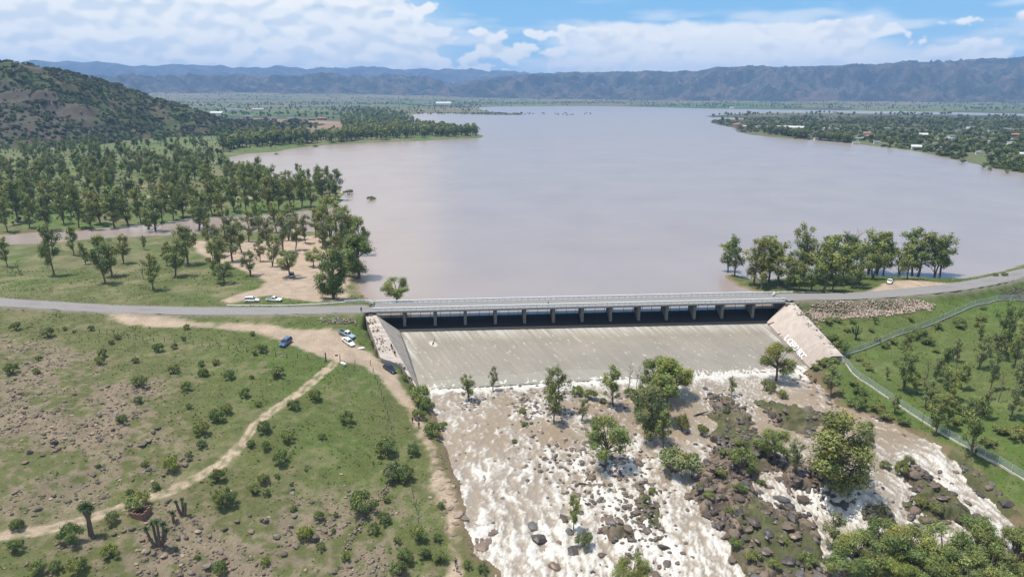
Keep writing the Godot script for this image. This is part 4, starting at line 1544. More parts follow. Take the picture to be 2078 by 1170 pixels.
func make_plant(s: int, kind: String, leaves: int, size: float) -> Dictionary:
	# of unit height; the trunk with its limbs and the crown are separate meshes
	rng.seed = s * 7919 + 13
	var wood := Soup.new()
	var green := Soup.new()
	var clumps: Array = []
	var base := Color(0.225, 0.275, 0.105)
	match kind:
		"tall":
			var lean := Vector3(rng.randfn() * 0.03, 0, rng.randfn() * 0.03)
			var stems := 1 + int(rng.randf() < 0.45)
			for st in stems:
				var sway := lean + (Vector3(rng.randfn(), 0, rng.randfn()) * 0.09 if stems > 1 else Vector3.ZERO)
				var pts: Array = []
				for i in 7:
					var t := i / 6.0
					pts.append(Vector3(sway.x * t + 0.012 * sin(t * 7.0 + s), t * (0.9 - 0.06 * st), sway.z * t + 0.012 * cos(t * 6.0 + s)))
				wood.tube(pts, [0.022, 0.018, 0.015, 0.012, 0.009, 0.006, 0.003], 6)
				var n := 17 if stems == 1 else 11
				for i in n:
					var t := lerpf(0.24, 1.0, (i + rng.randf() * 0.6) / n)
					var from: Vector3 = pts[mini(int(t * 6.0), 5)].lerp(pts[mini(int(t * 6.0) + 1, 6)], fposmod(t * 6.0, 1.0))
					var ang := rng.randf() * TAU
					var reach := rng.randf_range(0.09, 0.22) * (1.15 - 0.75 * absf(t - 0.62))
					if t > 0.9:
						reach *= 0.4
					var to := from + Vector3(cos(ang) * reach, rng.randf_range(0.03, 0.13), sin(ang) * reach)
					wood.tube([from - Vector3(0, 0.05, 0), from.lerp(to, 0.5) - Vector3(0, 0.01, 0), to], [0.008, 0.006, 0.003], 4)
					clumps.append([to + Vector3(0, 0.01, 0), Vector3(rng.randf_range(0.05, 0.095), rng.randf_range(0.045, 0.095), rng.randf_range(0.05, 0.095))])
					if rng.randf() < 0.7:
						clumps.append([from.lerp(to, 0.55) + Vector3(rng.randfn() * 0.03, rng.randf_range(-0.02, 0.07), rng.randfn() * 0.03), Vector3.ONE * rng.randf_range(0.05, 0.09)])
		"round":
			wood.tube([Vector3.ZERO, Vector3(0.01, 0.16, 0.005), Vector3(-0.012, 0.34, 0.012), Vector3(0.0, 0.5, 0)], [0.034, 0.026, 0.022, 0.012], 7)
			for i in 20:
				var ang := rng.randf() * TAU
				var t := rng.randf()
				var rad := 0.36 * sqrt(1.0 - pow(absf(t - 0.42) * 1.55, 2.0)) * rng.randf_range(0.55, 1.0)
				var c := Vector3(cos(ang) * rad, 0.30 + 0.60 * t, sin(ang) * rad)
				wood.tube([Vector3(0, 0.24 + 0.2 * t, 0), Vector3(0, 0.22 + 0.3 * t, 0).lerp(c, 0.55), c], [0.014, 0.009, 0.004], 4)
				clumps.append([c, Vector3(rng.randf_range(0.09, 0.15), rng.randf_range(0.07, 0.11), rng.randf_range(0.09, 0.15))])
		"full":
			wood.tube([Vector3.ZERO, Vector3(0.01, 0.2, 0.005), Vector3(-0.012, 0.5, 0.012), Vector3(0.0, 0.8, 0)], [0.034, 0.026, 0.02, 0.008], 7)
			for i in 38:
				var ang := rng.randf() * TAU
				var t := rng.randf()
				var rad := 0.30 * sqrt(maxf(1.0 - pow(absf(t - 0.45) * 1.7, 2.0), 0.05)) * rng.randf_range(0.2, 1.05)
				var c := Vector3(cos(ang) * rad, 0.13 + 0.78 * t, sin(ang) * rad)
				wood.tube([Vector3(0, 0.1 + 0.6 * t, 0), Vector3(0, 0.1 + 0.66 * t, 0).lerp(c, 0.55), c], [0.012, 0.008, 0.003], 4)
				clumps.append([c, Vector3(rng.randf_range(0.08, 0.13), rng.randf_range(0.07, 0.11), rng.randf_range(0.08, 0.13))])
		"bush":
			for i in 6:
				var ang := TAU * i / 6.0 + rng.randf()
				var to := Vector3(cos(ang) * 0.45, rng.randf_range(0.35, 0.6), sin(ang) * 0.45)
				wood.tube([Vector3(0, -0.05, 0), Vector3(to.x * 0.35, to.y * 0.55, to.z * 0.35), to], [0.045, 0.03, 0.012], 4)
			for i in 17:
				var ang := rng.randf() * TAU
				var rad := sqrt(rng.randf()) * 0.58
				var c := Vector3(cos(ang) * rad, 0.24 + 0.54 * (1.0 - rad * rad * 1.9) * rng.randf_range(0.6, 1.0), sin(ang) * rad)
				clumps.append([c, Vector3(rng.randf_range(0.13, 0.24), rng.randf_range(0.11, 0.2), rng.randf_range(0.13, 0.24))])
		"thin":
			var pts: Array = []
			for i in 6:
				var t := i / 5.0
				pts.append(Vector3(0.02 * sin(t * 5.0 + s), t * 0.97, 0.02 * cos(t * 4.0 + s)))
			wood.tube(pts, [0.018, 0.015, 0.012, 0.009, 0.006, 0.003], 5)
			for i in 8:
				var t := lerpf(0.3, 0.95, i / 7.0)
				var ang := rng.randf() * TAU
				var from: Vector3 = pts[mini(int(t * 5.0), 4)]
				var to := from + Vector3(cos(ang) * 0.11, 0.12, sin(ang) * 0.11)
				wood.tube([from, to], [0.006, 0.002], 4)
				clumps.append([to, Vector3.ONE * rng.randf_range(0.03, 0.065)])
		"bare":
			var pts: Array = []
			for i in 6:
				var t := i / 5.0
				pts.append(Vector3(0.03 * sin(t * 4.0 + s), t * 0.95, 0.03 * cos(t * 5.0 + s)))
			wood.tube(pts, [0.02, 0.017, 0.013, 0.01, 0.006, 0.002], 5)
			for i in 14:
				var t := rng.randf_range(0.3, 0.95)
				var ang := rng.randf() * TAU
				var from: Vector3 = pts[int(t * 5.0)]
				var to := from + Vector3(cos(ang) * 0.13, rng.randf_range(0.08, 0.2), sin(ang) * 0.13)
				wood.tube([from, from.lerp(to, 0.5) + Vector3(0, -0.01, 0), to], [0.008, 0.005, 0.002], 4)
				for k in 2:
					wood.tube([from.lerp(to, 0.6), to + Vector3(rng.randfn(), rng.randf(), rng.randfn()) * 0.05], [0.004, 0.0015], 3)
	var heart := Vector3(0, 0.45, 0)
	var total := 0.0
	for q in clumps:
		total += pow(q[1].x * q[1].y * q[1].z, 0.667)
	for q in clumps:
		clump(green, q[0], q[1], maxi(int(leaves * pow(q[1].x * q[1].y * q[1].z, 0.667) / total), 3), size, base, heart)
	return {"trunk": wood.done(), "crown": green.done() if green.v.size() else null, "kind": kind}

var plants := {}

func make_plants() -> void:
	plants.tall = []
	for i in 7:
		plants.tall.append(make_plant(i + 1, "tall", 2700, 0.029))
	plants.round = []
	for i in 5:
		plants.round.append(make_plant(i + 31, "round", 3200, 0.034))
	plants.near = []
	for i in 5:
		plants.near.append(make_plant(i + 51, "round", 8500, 0.026))
	plants.full = []
	for i in 4:
		plants.full.append(make_plant(i + 131, "full", 9500, 0.027))
	plants.bush = []
	for i in 6:
		plants.bush.append(make_plant(i + 71, "bush", 3000, 0.07))
	plants.thin = []
	for i in 3:
		plants.thin.append(make_plant(i + 91, "thin", 420, 0.028))
	plants.bare = []
	for i in 3:
		plants.bare.append(make_plant(i + 111, "bare", 0, 0.0))

func plant(sort: String, pick: int, at: Vector3, height: float, wide: float, leafy: String, called: String, label: String, category: String, group: String, trunk := "trunk") -> Node3D:
	var p: Dictionary = plants[sort][pick % plants[sort].size()]
	var o := thing(called, label, category, at, pick * 2.399, group)
	var w := height * wide
	var t := part("stem" if sort == "bush" else "trunk", p.trunk, M[trunk], o)
	t.scale = Vector3(w, height, w)
	if p.crown:
		var c := part("crown", p.crown, M[leafy], o)
		c.scale = Vector3(w, height, w)
	return o

func tall_of(p: Vector3, px_high: float) -> float:
	# metres of something upright at p that is that many survey pixels high
	var rel := p - Vector3(0, EYE, 0)
	var depth := rel.dot(Vector3(0, -sin_t, -cos_t))
	var slope := atan2(EYE - p.y, Vector2(p.x, p.z).length())
	return px_high * depth / FOCAL / cos(slope)

func ordinal(n: int) -> String:
	var words := ["first", "second", "third", "fourth", "fifth", "sixth", "seventh", "eighth", "ninth", "tenth", "eleventh", "twelfth"]
	return words[n] if n < 12 else "%dth" % (n + 1)

func by_x(list: Array) -> Array:
	var l := list.duplicate()
	l.sort_custom(func(a, b): return a[0] < b[0])
	return l

func place_row(list: Array, sort: String, called: String, category: String, label: String, group: String, leafs: Array, wide := 1.0, on_river := false, trunk := "trunk") -> void:
	# label has one %s for «third from the left» and so on
	var l := by_x(list)
	for i in l.size():
		var q: Array = l[i]
		var p := gr(q[0], q[1]) if on_river else gt(q[0], q[1])
		var h := tall_of(p, q[2]) * (1.0 if sort == "bush" else (1.22 if called == "slope_tree" else 1.0))
		var lf: String = q[3] if q.size() > 3 else leafs[i % leafs.size()]
		var wd: float = q[4] if q.size() > 4 else wide
		var so: String = q[5] if q.size() > 5 else sort
		if so == "tall":
			wd *= 0.78 + 0.34 * fposmod(q[0] * 0.37, 1.0)
		plant(so, i * 3 + int(q[0]), p - Vector3(0, 0.1, 0), h, wd, lf, called, label % (ordinal(i) if l.size() > 1 else "only"), category, group, trunk)

func build_trees() -> void:
	# trees that stand alone or in a row one can count
	place_row([[109, 558, 103, "leaf_dark", 0.8], [212, 575, 96], [310, 589, 76, "leaf", 0.9], [250, 534, 60], [354, 561, 75], [381, 536, 82, "leaf_olive"], [433, 558, 68], [14, 541, 60], [149, 517, 60], [174, 536, 46], [226, 561, 80], [338, 539, 50], [292, 507, 30], [106, 510, 46]], "tall", "eucalyptus_tree", "tree", "%s from the left of the lone trees on the meadow beyond the left road", "trees standing in the meadow", ["leaf", "leaf_olive", "leaf_dark"])
	place_row([[39, 558, 34], [291, 566, 42]], "thin", "sapling", "tree", "%s from the left of two thin young trees in the meadow beyond the left road", "saplings in the meadow", ["leaf"])
	place_row([[455, 575, 46, "leaf_dark", 1.15]], "round", "round_tree", "tree", "%s small dark round tree at the meadow's edge by the sandy lot", "", ["leaf"])
	place_row([[508, 558, 54], [528, 530, 50], [552, 541, 62], [600, 507, 66], [619, 493, 56], [548, 505, 70], [575, 512, 78], [490, 512, 70], [470, 530, 76], [440, 520, 60], [505, 490, 62], [525, 470, 60], [560, 472, 60], [460, 490, 70], [425, 500, 56], [585, 488, 76], [640, 480, 56], [655, 500, 80, "leaf_olive"], [672, 490, 90, "leaf_olive", 1.2], [690, 512, 88], [702, 505, 84], [712, 498, 70], [728, 520, 80, "leaf", 1.1], [445, 545, 62], [415, 470, 60], [402, 472, 80, "leaf_dark", 1.1], [318, 476, 76, "leaf_dark", 1.1], [301, 474, 50], [665, 525, 74], [685, 535, 60]], "tall", "eucalyptus_tree", "tree", "%s from the left of the slender trees scattered over the sandy lot", "trees on the sandy lot", ["leaf", "leaf_olive", "leaf_grey"])
	place_row([[587, 563, 58, "leaf", 1.0], [636, 541, 42, "leaf_lime", 0.95]], "round", "shade_tree", "tree", "%s from the left of two round shade trees in the sandy lot", "shade trees in the sandy lot", ["leaf"])
	place_row([[677, 606, 108, "leaf_dark", 0.9], [728, 566, 92, "leaf_dark", 1.15]], "full", "large_tree", "tree", "%s from the left of two large dark trees between sandy lot and lake", "large dark trees by the lake", ["leaf_dark"])
	plant("near", 2, gp(806, 615, 0.0), 9.4, 1.35, "leaf", "lake_tree", "lone bushy tree standing in the water just behind the bridge's left end", "tree", "")
	place_row([[1477, 553, 62], [1492, 560, 80], [1528, 579, 96, "leaf_olive"], [1544, 587, 72, "leaf_olive"], [1583, 580, 98], [1600, 588, 60], [1622, 591, 60], [1631, 570, 112, "leaf", 0.9], [1645, 591, 56], [1671, 593, 112], [1691, 591, 62, "leaf_dark"], [1686, 567, 88], [1730, 584, 88, "leaf", 1.1], [1744, 577, 44, "leaf_lime"], [1720, 563, 92], [1761, 557, 92, "leaf", 1.2], [1781, 557, 84], [1792, 560, 88], [1826, 558, 62], [1850, 560, 96, "leaf_dark", 1.15], [1862, 562, 92], [1898, 564, 84, "leaf_dark", 1.2], [1660, 575, 84], [1708, 578, 80], [1560, 570, 84], [1612, 575, 74], [1772, 566, 76], [1842, 566, 70], [1908, 560, 84, "leaf", 1.0]], "tall", "eucalyptus_tree", "tree", "%s from the left of the tall trees in the lakeside grove right of the bridge", "trees of the lakeside grove", ["leaf", "leaf_dark", "leaf"], 1.22, true)
	place_row([[1604, 586, 74], [1722, 566, 106], [1560, 560, 70], [1834, 555, 70]], "bare", "bare_tree", "dead tree", "%s from the left of the bare dead trees in the lakeside grove", "bare trees in the grove", ["leaf"], 1.0, false, "pale_trunk")
	# in the river
	place_row([[951, 814, 52, "leaf_olive", 1.0], [1134, 834, 96, "leaf_grey", 0.85], [1125, 860, 84, "leaf_olive", 0.9], [1181, 853, 44, "leaf_grey", 0.8], [1245, 824, 84, "leaf", 0.95], [1320, 895, 112, "leaf_grey", 0.75, "full"], [1300, 850, 70, "leaf_dark", 0.8, "full"], [1346, 910, 76, "leaf", 1.0], [1230, 945, 98, "leaf", 0.95, "near"], [1165, 1076, 70, "leaf_lime", 0.9], [1367, 958, 56, "leaf_grey", 1.1, "bush"], [1342, 858, 96, "leaf", 1.0, "full"], [1352, 815, 88, "leaf_lime", 1.2, "full"], [1330, 805, 80, "leaf", 1.0, "near"], [1372, 800, 66, "leaf_lime", 1.15, "near"], [1000, 793, 48, "leaf_grey", 0.8], [1484, 805, 40, "leaf", 0.95], [1575, 772, 80, "leaf_olive", 1.0, "near"], [1686, 806, 66, "leaf_grey", 0.9], [1614, 957, 66, "leaf_grey", 1.0], [1572, 930, 62, "leaf", 1.1, "near"], [1898, 883, 84, "leaf", 1.0]], "tall", "flooded_tree", "tree", "%s from the left of the trees standing in the rapids", "trees in the rapids", ["leaf"], 0.95, true)
	place_row([[1697, 992, 152, "leaf_olive", 1.15, "full"]], "near", "broad_tree", "tree", "%s broad olive tree over the small waterfalls in the right channel", "", ["leaf_olive"], 1.0, true)
	place_row([[1277, 795, 62], [1293, 797, 58], [1302, 796, 48]], "bare", "bare_tree", "dead tree", "%s from the left of the bare trunks at the foot of the spillway", "bare trunks in the river", ["leaf"], 0.7, true, "pale_trunk")
	place_row([[1078, 762, 16], [1112, 753, 13], [1170, 801, 22], [1197, 811, 24], [1224, 817, 12], [1557, 793, 26, "leaf_olive"], [1588, 806, 18, "leaf_olive"], [1384, 875, 40, "leaf_olive", 0.5], [1424, 882, 28, "leaf_olive", 0.6], [1185, 1108, 36, "leaf_grey", 0.6], [1508, 948, 46, "leaf", 0.75], [1545, 920, 34], [901, 862, 9], [1065, 865, 12], [1044, 898, 9], [1060, 838, 12], [1280, 806, 22], [1797, 950, 18, "leaf_grey"], [1830, 965, 36, "leaf_olive", 0.6], [1843, 950, 30, "leaf_grey", 0.5], [1757, 880, 34, "leaf_grey", 0.5], [1762, 905, 30, "leaf_grey", 0.5], [1684, 846, 14], [1475, 835, 12], [1440, 1010, 18], [1460, 965, 20, "leaf_olive"], [1500, 1000, 22], [1478, 1040, 14], [1490, 1110, 22], [1530, 1140, 24, "leaf_olive"], [1570, 1150, 20], [1470, 925, 16], [1500, 905, 14, "leaf_olive"], [1525, 960, 16], [1545, 985, 14], [1600, 850, 9], [1900, 1040, 26, "leaf_grey"], [1870, 1025, 20, "leaf_olive"], [1325, 1000, 14, "leaf_olive"], [1312, 1015, 12], [1420, 990, 12, "leaf_olive"], [1640, 1145, 26], [1595, 1100, 12]], "bush", "river_bush", "bush", "%s from the left of the bushes rooted in the river and its rocks", "bushes in the river", ["leaf", "leaf_dark"], 0.9, true)
	place_row([[1788, 1150, 90], [1735, 1165, 84], [1833, 1160, 92, "leaf_olive"], [1905, 1176, 104], [1976, 1140, 90], [2051, 1180, 100, "leaf_olive"], [1712, 1190, 70], [1870, 1200, 84], [1940, 1200, 90], [2000, 1195, 88], [1690, 1120, 80, "leaf_grey", 1.0, "tall"], [1768, 1180, 64, "leaf_olive"], [2080, 1150, 84], [1281, 1204, 80, "leaf_olive", 0.9], [1815, 1195, 70, "leaf_lime"]], "near", "foreground_tree", "tree", "%s from the left of the leafy trees along the bottom edge", "leafy trees at the bottom edge", ["leaf", "leaf", "leaf_dark"], 1.1)
	# the fenced slope on the right
	place_row([[2038, 722, 92, "leaf_dark", 0.9], [1836, 730, 44, "leaf_olive"], [1833, 792, 66, "leaf_dark", 1.1], [1987, 750, 54, "leaf_grey"], [2031, 730, 48], [1912, 764, 52, "leaf_dark"], [1898, 774, 40], [2011, 792, 66, "leaf_grey", 0.7], [1932, 815, 56], [1973, 926, 100, "leaf_dark", 1.0], [1942, 735, 40, "leaf_grey", 0.7], [2060, 745, 60], [2070, 800, 54], [1925, 870, 58, "leaf_olive"], [1880, 830, 50], [1960, 855, 44], [2000, 850, 50], [2050, 850, 56], [1860, 800, 40], [1950, 790, 46], [1815, 838, 34, "leaf_olive"], [2072, 690, 46], [1990, 690, 30], [1800, 770, 22], [1890, 850, 40]], "tall", "slope_tree", "tree", "%s from the left of the slim trees on the fenced green slope", "trees on the fenced slope", ["leaf", "leaf_grey"], 0.95)
	place_row([[1877, 784, 58], [2028, 815, 66], [1940, 752, 50], [1906, 836, 46], [2066, 770, 60], [1965, 880, 40], [1870, 870, 40]], "bare", "bare_tree", "dead tree", "%s from the left of the leafless trees on the fenced green slope", "leafless trees on the fenced slope", ["leaf"], 0.7)
	place_row([[1706, 724, 40, "leaf_dark", 0.75], [1867, 684, 22, "leaf_dark", 0.95], [1852, 686, 16, "leaf_dark"], [1882, 698, 18, "leaf_dark"], [1905, 666, 14, "leaf_dark"], [1944, 658, 20], [1950, 665, 14], [1795, 704, 14], [1742, 731, 12], [1759, 743, 12], [1764, 751, 12], [1812, 696, 14], [1990, 650, 16], [1986, 662, 12], [1996, 628, 9], [1848, 650, 10], [1680, 655, 14], [1700, 652, 12], [1730, 655, 10], [1690, 690, 16], [1720, 672, 10], [1745, 800, 18], [1742, 826, 26, "leaf_dark"], [1730, 780, 14], [1780, 835, 20, "leaf_olive"], [1800, 850, 20, "leaf_olive"], [1836, 860, 18], [1960, 760, 12], [1900, 715, 10], [2020, 690, 14], [2062, 720, 14], [1985, 830, 18], [1950, 840, 20], [2030, 880, 22], [2068, 890, 30], [2010, 905, 18], [1940, 860, 16], [2040, 560, 10, "leaf_dark"], [2020, 560, 8], [1780, 690, 10], [1770, 672, 9], [1655, 750, 16, "leaf"], [1668, 744, 18, "leaf"], [1680, 740, 18, "leaf"], [1692, 737, 14, "leaf"]], "bush", "slope_bush", "bush", "%s from the left of the bushes on the right bank slopes", "bushes on the right bank", ["leaf", "leaf_dark", "leaf_olive"], 1.05)
	# the left meadow's thorn bushes, row by row
	var rows := [
		["nearest the bottom edge", [[75, 1163, 30], [157, 1160, 36], [116, 1156, 24], [445, 1166, 30], [537, 1145, 18, "leaf_lime"], [650, 1114, 16], [619, 1092, 28, "leaf_lime"], [702, 1135, 18], [810, 1168, 30], [823, 1140, 28], [861, 1132, 22], [895, 1140, 24], [850, 1092, 30], [888, 1096, 16], [806, 1100, 14], [758, 1080, 22], [779, 1060, 24], [224, 1130, 30, "leaf_lime"], [29, 1118, 30], [34, 1072, 24], [147, 1100, 44], [226, 1062, 28, "leaf_grey"], [280, 1030, 34, "leaf", 0.9], [648, 1056, 20], [682, 1048, 10], [950, 1150, 16], [980, 1160, 18], [676, 1080, 10], [400, 1135, 12]]],
		["just beyond the dirt track's lower bend", [[457, 1026, 40], [513, 1000, 22], [540, 1005, 16], [535, 980, 22], [561, 970, 12], [571, 940, 32], [441, 976, 28], [315, 992, 16], [263, 1003, 14], [349, 952, 34, "leaf_lime"], [294, 945, 14], [197, 950, 12], [383, 926, 14], [737, 1036, 48], [782, 1018, 16], [803, 975, 44, "leaf_grey"], [837, 922, 26], [785, 924, 40], [820, 975, 36, "leaf_dark"], [895, 1030, 14], [595, 1036, 14], [590, 985, 8], [620, 955, 8]]],
		["in the middle of the left pasture", [[248, 858, 22], [410, 908, 20], [409, 880, 30], [441, 852, 30], [460, 838, 24], [498, 806, 22], [523, 824, 14], [595, 830, 24], [640, 812, 26], [534, 876, 28], [581, 894, 28], [653, 890, 16], [510, 906, 18], [538, 912, 20], [707, 858, 30], [279, 818, 18], [284, 784, 30], [380, 792, 22], [383, 828, 14], [850, 818, 40, "leaf", 0.9], [850, 850, 26], [881, 885, 34], [866, 830, 30], [895, 872, 18]]],
		["along the wire fence below the left road", [[32, 670, 22, "leaf_dark"], [99, 684, 24, "leaf_grey"], [185, 670, 14], [321, 712, 22], [354, 708, 14], [79, 732, 14], [202, 738, 20], [210, 724, 20], [24, 758, 28, "leaf_dark"], [72, 760, 16], [274, 736, 14], [352, 756, 22], [409, 742, 14], [438, 740, 16], [412, 762, 20], [465, 768, 22], [564, 764, 28], [510, 768, 10], [530, 714, 22], [380, 668, 14], [513, 680, 12], [226, 698, 12], [238, 688, 14], [371, 690, 12], [517, 720, 12], [760, 690, 20, "leaf_grey"], [770, 715, 16], [820, 770, 14], [835, 790, 14], [130, 670, 10], [150, 675, 8]]]]
	for r in rows:
		place_row(r[1], "bush", "thorn_bush", "bush", "%s from the left of the thorn bushes " + r[0], "thorn bushes " + r[0], ["leaf_dark", "leaf_dark", "leaf"], 0.72)
	# half drowned bushes and trees in the lake
	place_row([[707, 395, 14], [753, 407, 12, "leaf_lime"], [640, 299, 7, "leaf_lime"], [560, 314, 5]], "bush", "drowned_bush", "bush", "%s from the left of the half drowned bushes off the left shore", "drowned bushes off the left shore", ["leaf_grey"], 1.1, true)
	place_row([[1954, 332, 12, "leaf_dark", 1.2], [2043, 353, 10, "leaf", 1.2], [1995, 345, 12, "leaf_dark", 1.2], [2010, 347, 10]], "round", "shore_tree", "tree", "%s from the left of the flat trees at the water's edge below the village", "flat trees below the village", ["leaf_dark"], 1.3, true)
	# the woods on the left shore: the largest as trees of their own
	var front := [[14, 470, 70], [35, 452, 84], [60, 462, 70], [96, 468, 70, "leaf_dark", 1.1], [130, 455, 66], [160, 462, 80], [185, 468, 64], [205, 455, 70], [232, 465, 74], [262, 460, 64], [285, 452, 74], [330, 452, 70], [352, 446, 74], [372, 440, 64], [392, 448, 72], [430, 436, 70], [452, 440, 78], [476, 430, 72], [500, 432, 76], [520, 428, 66], [545, 428, 72], [566, 430, 64], [590, 424, 66], [612, 420, 72], [632, 424, 60], [655, 410, 66], [680, 405, 62, "leaf_dark", 1.1], [668, 398, 60], [650, 392, 56], [625, 398, 54], [604, 402, 56], [582, 404, 58], [556, 396, 60], [540, 402, 62], [505, 392, 66, "leaf", 1.15], [528, 385, 50]]
	place_row(front, "tall", "woodland_tree", "tree", "%s from the left of the woodland trees along the narrow inlet", "woodland trees along the inlet", ["leaf", "leaf_dark", "leaf", "leaf_olive"], 1.0)
	rng.seed = 77
	var wood := poly([-30, 462, -30, 312, 120, 300, 200, 292, 300, 292, 430, 298, 452, 318, 432, 330, 450, 345, 500, 358, 560, 376, 640, 386, 640, 400, 560, 418, 460, 420, 380, 430, 280, 440, 180, 448])
	var kinds := ["leaf", "leaf_dark", "leaf", "leaf_olive", "leaf_grey"]
	var spots: Array = []
	var tries := 0
	while spots.size() < 165 and tries < 9000:
		tries += 1
		var p := gp(rng.randf_range(-30, 640), rng.randf_range(292, 460))
		if sd_poly(v2(p), wood) < 0.0:
			continue
		var q := v2(p)
		var near := false
		for o in spots:
			if o.distance_to(q) < 7.5:
				near = true
				break
		var glade := n_a.get_noise_2d(q.x * 0.012 + 3.0, q.y * 0.012)
		if near or (glade > 0.08 and rng.randf() < 0.85):
			continue
		spots.append(q)
	for i in spots.size():
		var q: Vector2 = spots[i]
		var zone := "beyond the narrow inlet" if q.y > -520.0 else "at the foot of the rocky hill"
		var side := "left edge" if q.x < -330.0 else ("middle" if q.x < -230.0 else "lake side")
		plant("tall" if i % 6 else "round", i, Vector3(q.x, far_height(q.x, q.y) - 0.1, q.y), rng.randf_range(12.5, 20.0), 0.66 + 0.3 * fposmod(i * 0.618, 1.0), kinds[i % 5], "woodland_tree", "%s tree in the woodland %s, %s" % [["tall mid-green", "tall dark green", "tall green", "tall olive", "tall grey-green"][i % 5] if i % 6 else "rounded", zone, side], "tree", "trees in the %s of the woodland %s" % [side, zone])
	# the wooded headland, a belt of trees along the shore
	var crowd: Array = []
	for k in 230:
		var t := rng.randf()
		var p := gp(lerpf(452.0, 968.0, t), lerpf(312.0, 277.0, pow(t, 0.55)) - rng.randf() * 9.0, 1.0)
		if sd_poly(v2(p), lake_poly) > 0.5:
			continue
		crowd.append(p)
	var belt_n := 0
	var small := small_tree_mesh()
	var rest: Array = []
	var rest_c := PackedColorArray()
	for p in crowd:
		if belt_n < 60:
			belt_n += 1
			plant("tall", belt_n, Vector3(p.x, far_height(p.x, p.z), p.z), rng.randf_range(14, 22), 1.25, kinds[belt_n % 4], "shore_tree", "tall dark tree in the belt along the wooded headland's shore", "tree", "trees along the headland's shore")
		else:
			rest.append(tree_at(p.x, p.z, rng.randf_range(13, 21)))
			rest_c.append(Color.WHITE * rng.randf_range(0.7, 1.1))
	var head := poly([700, 280, 690, 240, 720, 226, 830, 232, 845, 252, 960, 266, 965, 277])
	for k in 900:
		var p := gp(rng.randf_range(690, 965), rng.randf_range(226, 282), 1.0)
		if sd_poly(v2(p), head) > 0.0 and sd_poly(v2(p), lake_poly) < 0.0:
			rest.append(tree_at(p.x, p.z, rng.randf_range(11, 19)))
			rest_c.append(Color.WHITE * rng.randf_range(0.65, 1.15))
	scatter("headland_wood", small, M.leaf, rest, "dense wood covering the headland", rest_c)
	far_plants(small)

func small_tree_mesh() -> ArrayMesh:
	rng.seed = 500
	var s := Soup.new()
	s.tube([Vector3.ZERO, Vector3(0, 0.5, 0)], [0.025, 0.015], 4, Color(0.15, 0.12, 0.10))
	for i in 9:
		var a := rng.randf() * TAU
		var r := rng.randf() * 0.2
		clump(s, Vector3(cos(a) * r, rng.randf_range(0.38, 0.86), sin(a) * r), Vector3.ONE * rng.randf_range(0.10, 0.17), 26, 0.11, Color(0.16, 0.21, 0.08), Vector3(0, 0.5, 0))
	return s.done()

func shrub_mesh(s0: int) -> ArrayMesh:
	rng.seed = s0
	var s := Soup.new()
	for i in 5:
		var a := rng.randf() * TAU
		var r := rng.randf() * 0.4
		clump(s, Vector3(cos(a) * r, rng.randf_range(0.25, 0.6), sin(a) * r), Vector3(0.3, 0.26, 0.3), 22, 0.24, Color(0.135, 0.18, 0.07), Vector3(0, 0.2, 0))
	return s.done()

func tree_at(x: float, z: float, h: float, wide := 1.25) -> Transform3D:
	return Transform3D(Basis(Vector3.UP, rng.randf() * TAU).scaled(Vector3(h * wide, h, h * wide)), Vector3(x, land(x, z) - 0.1, z))

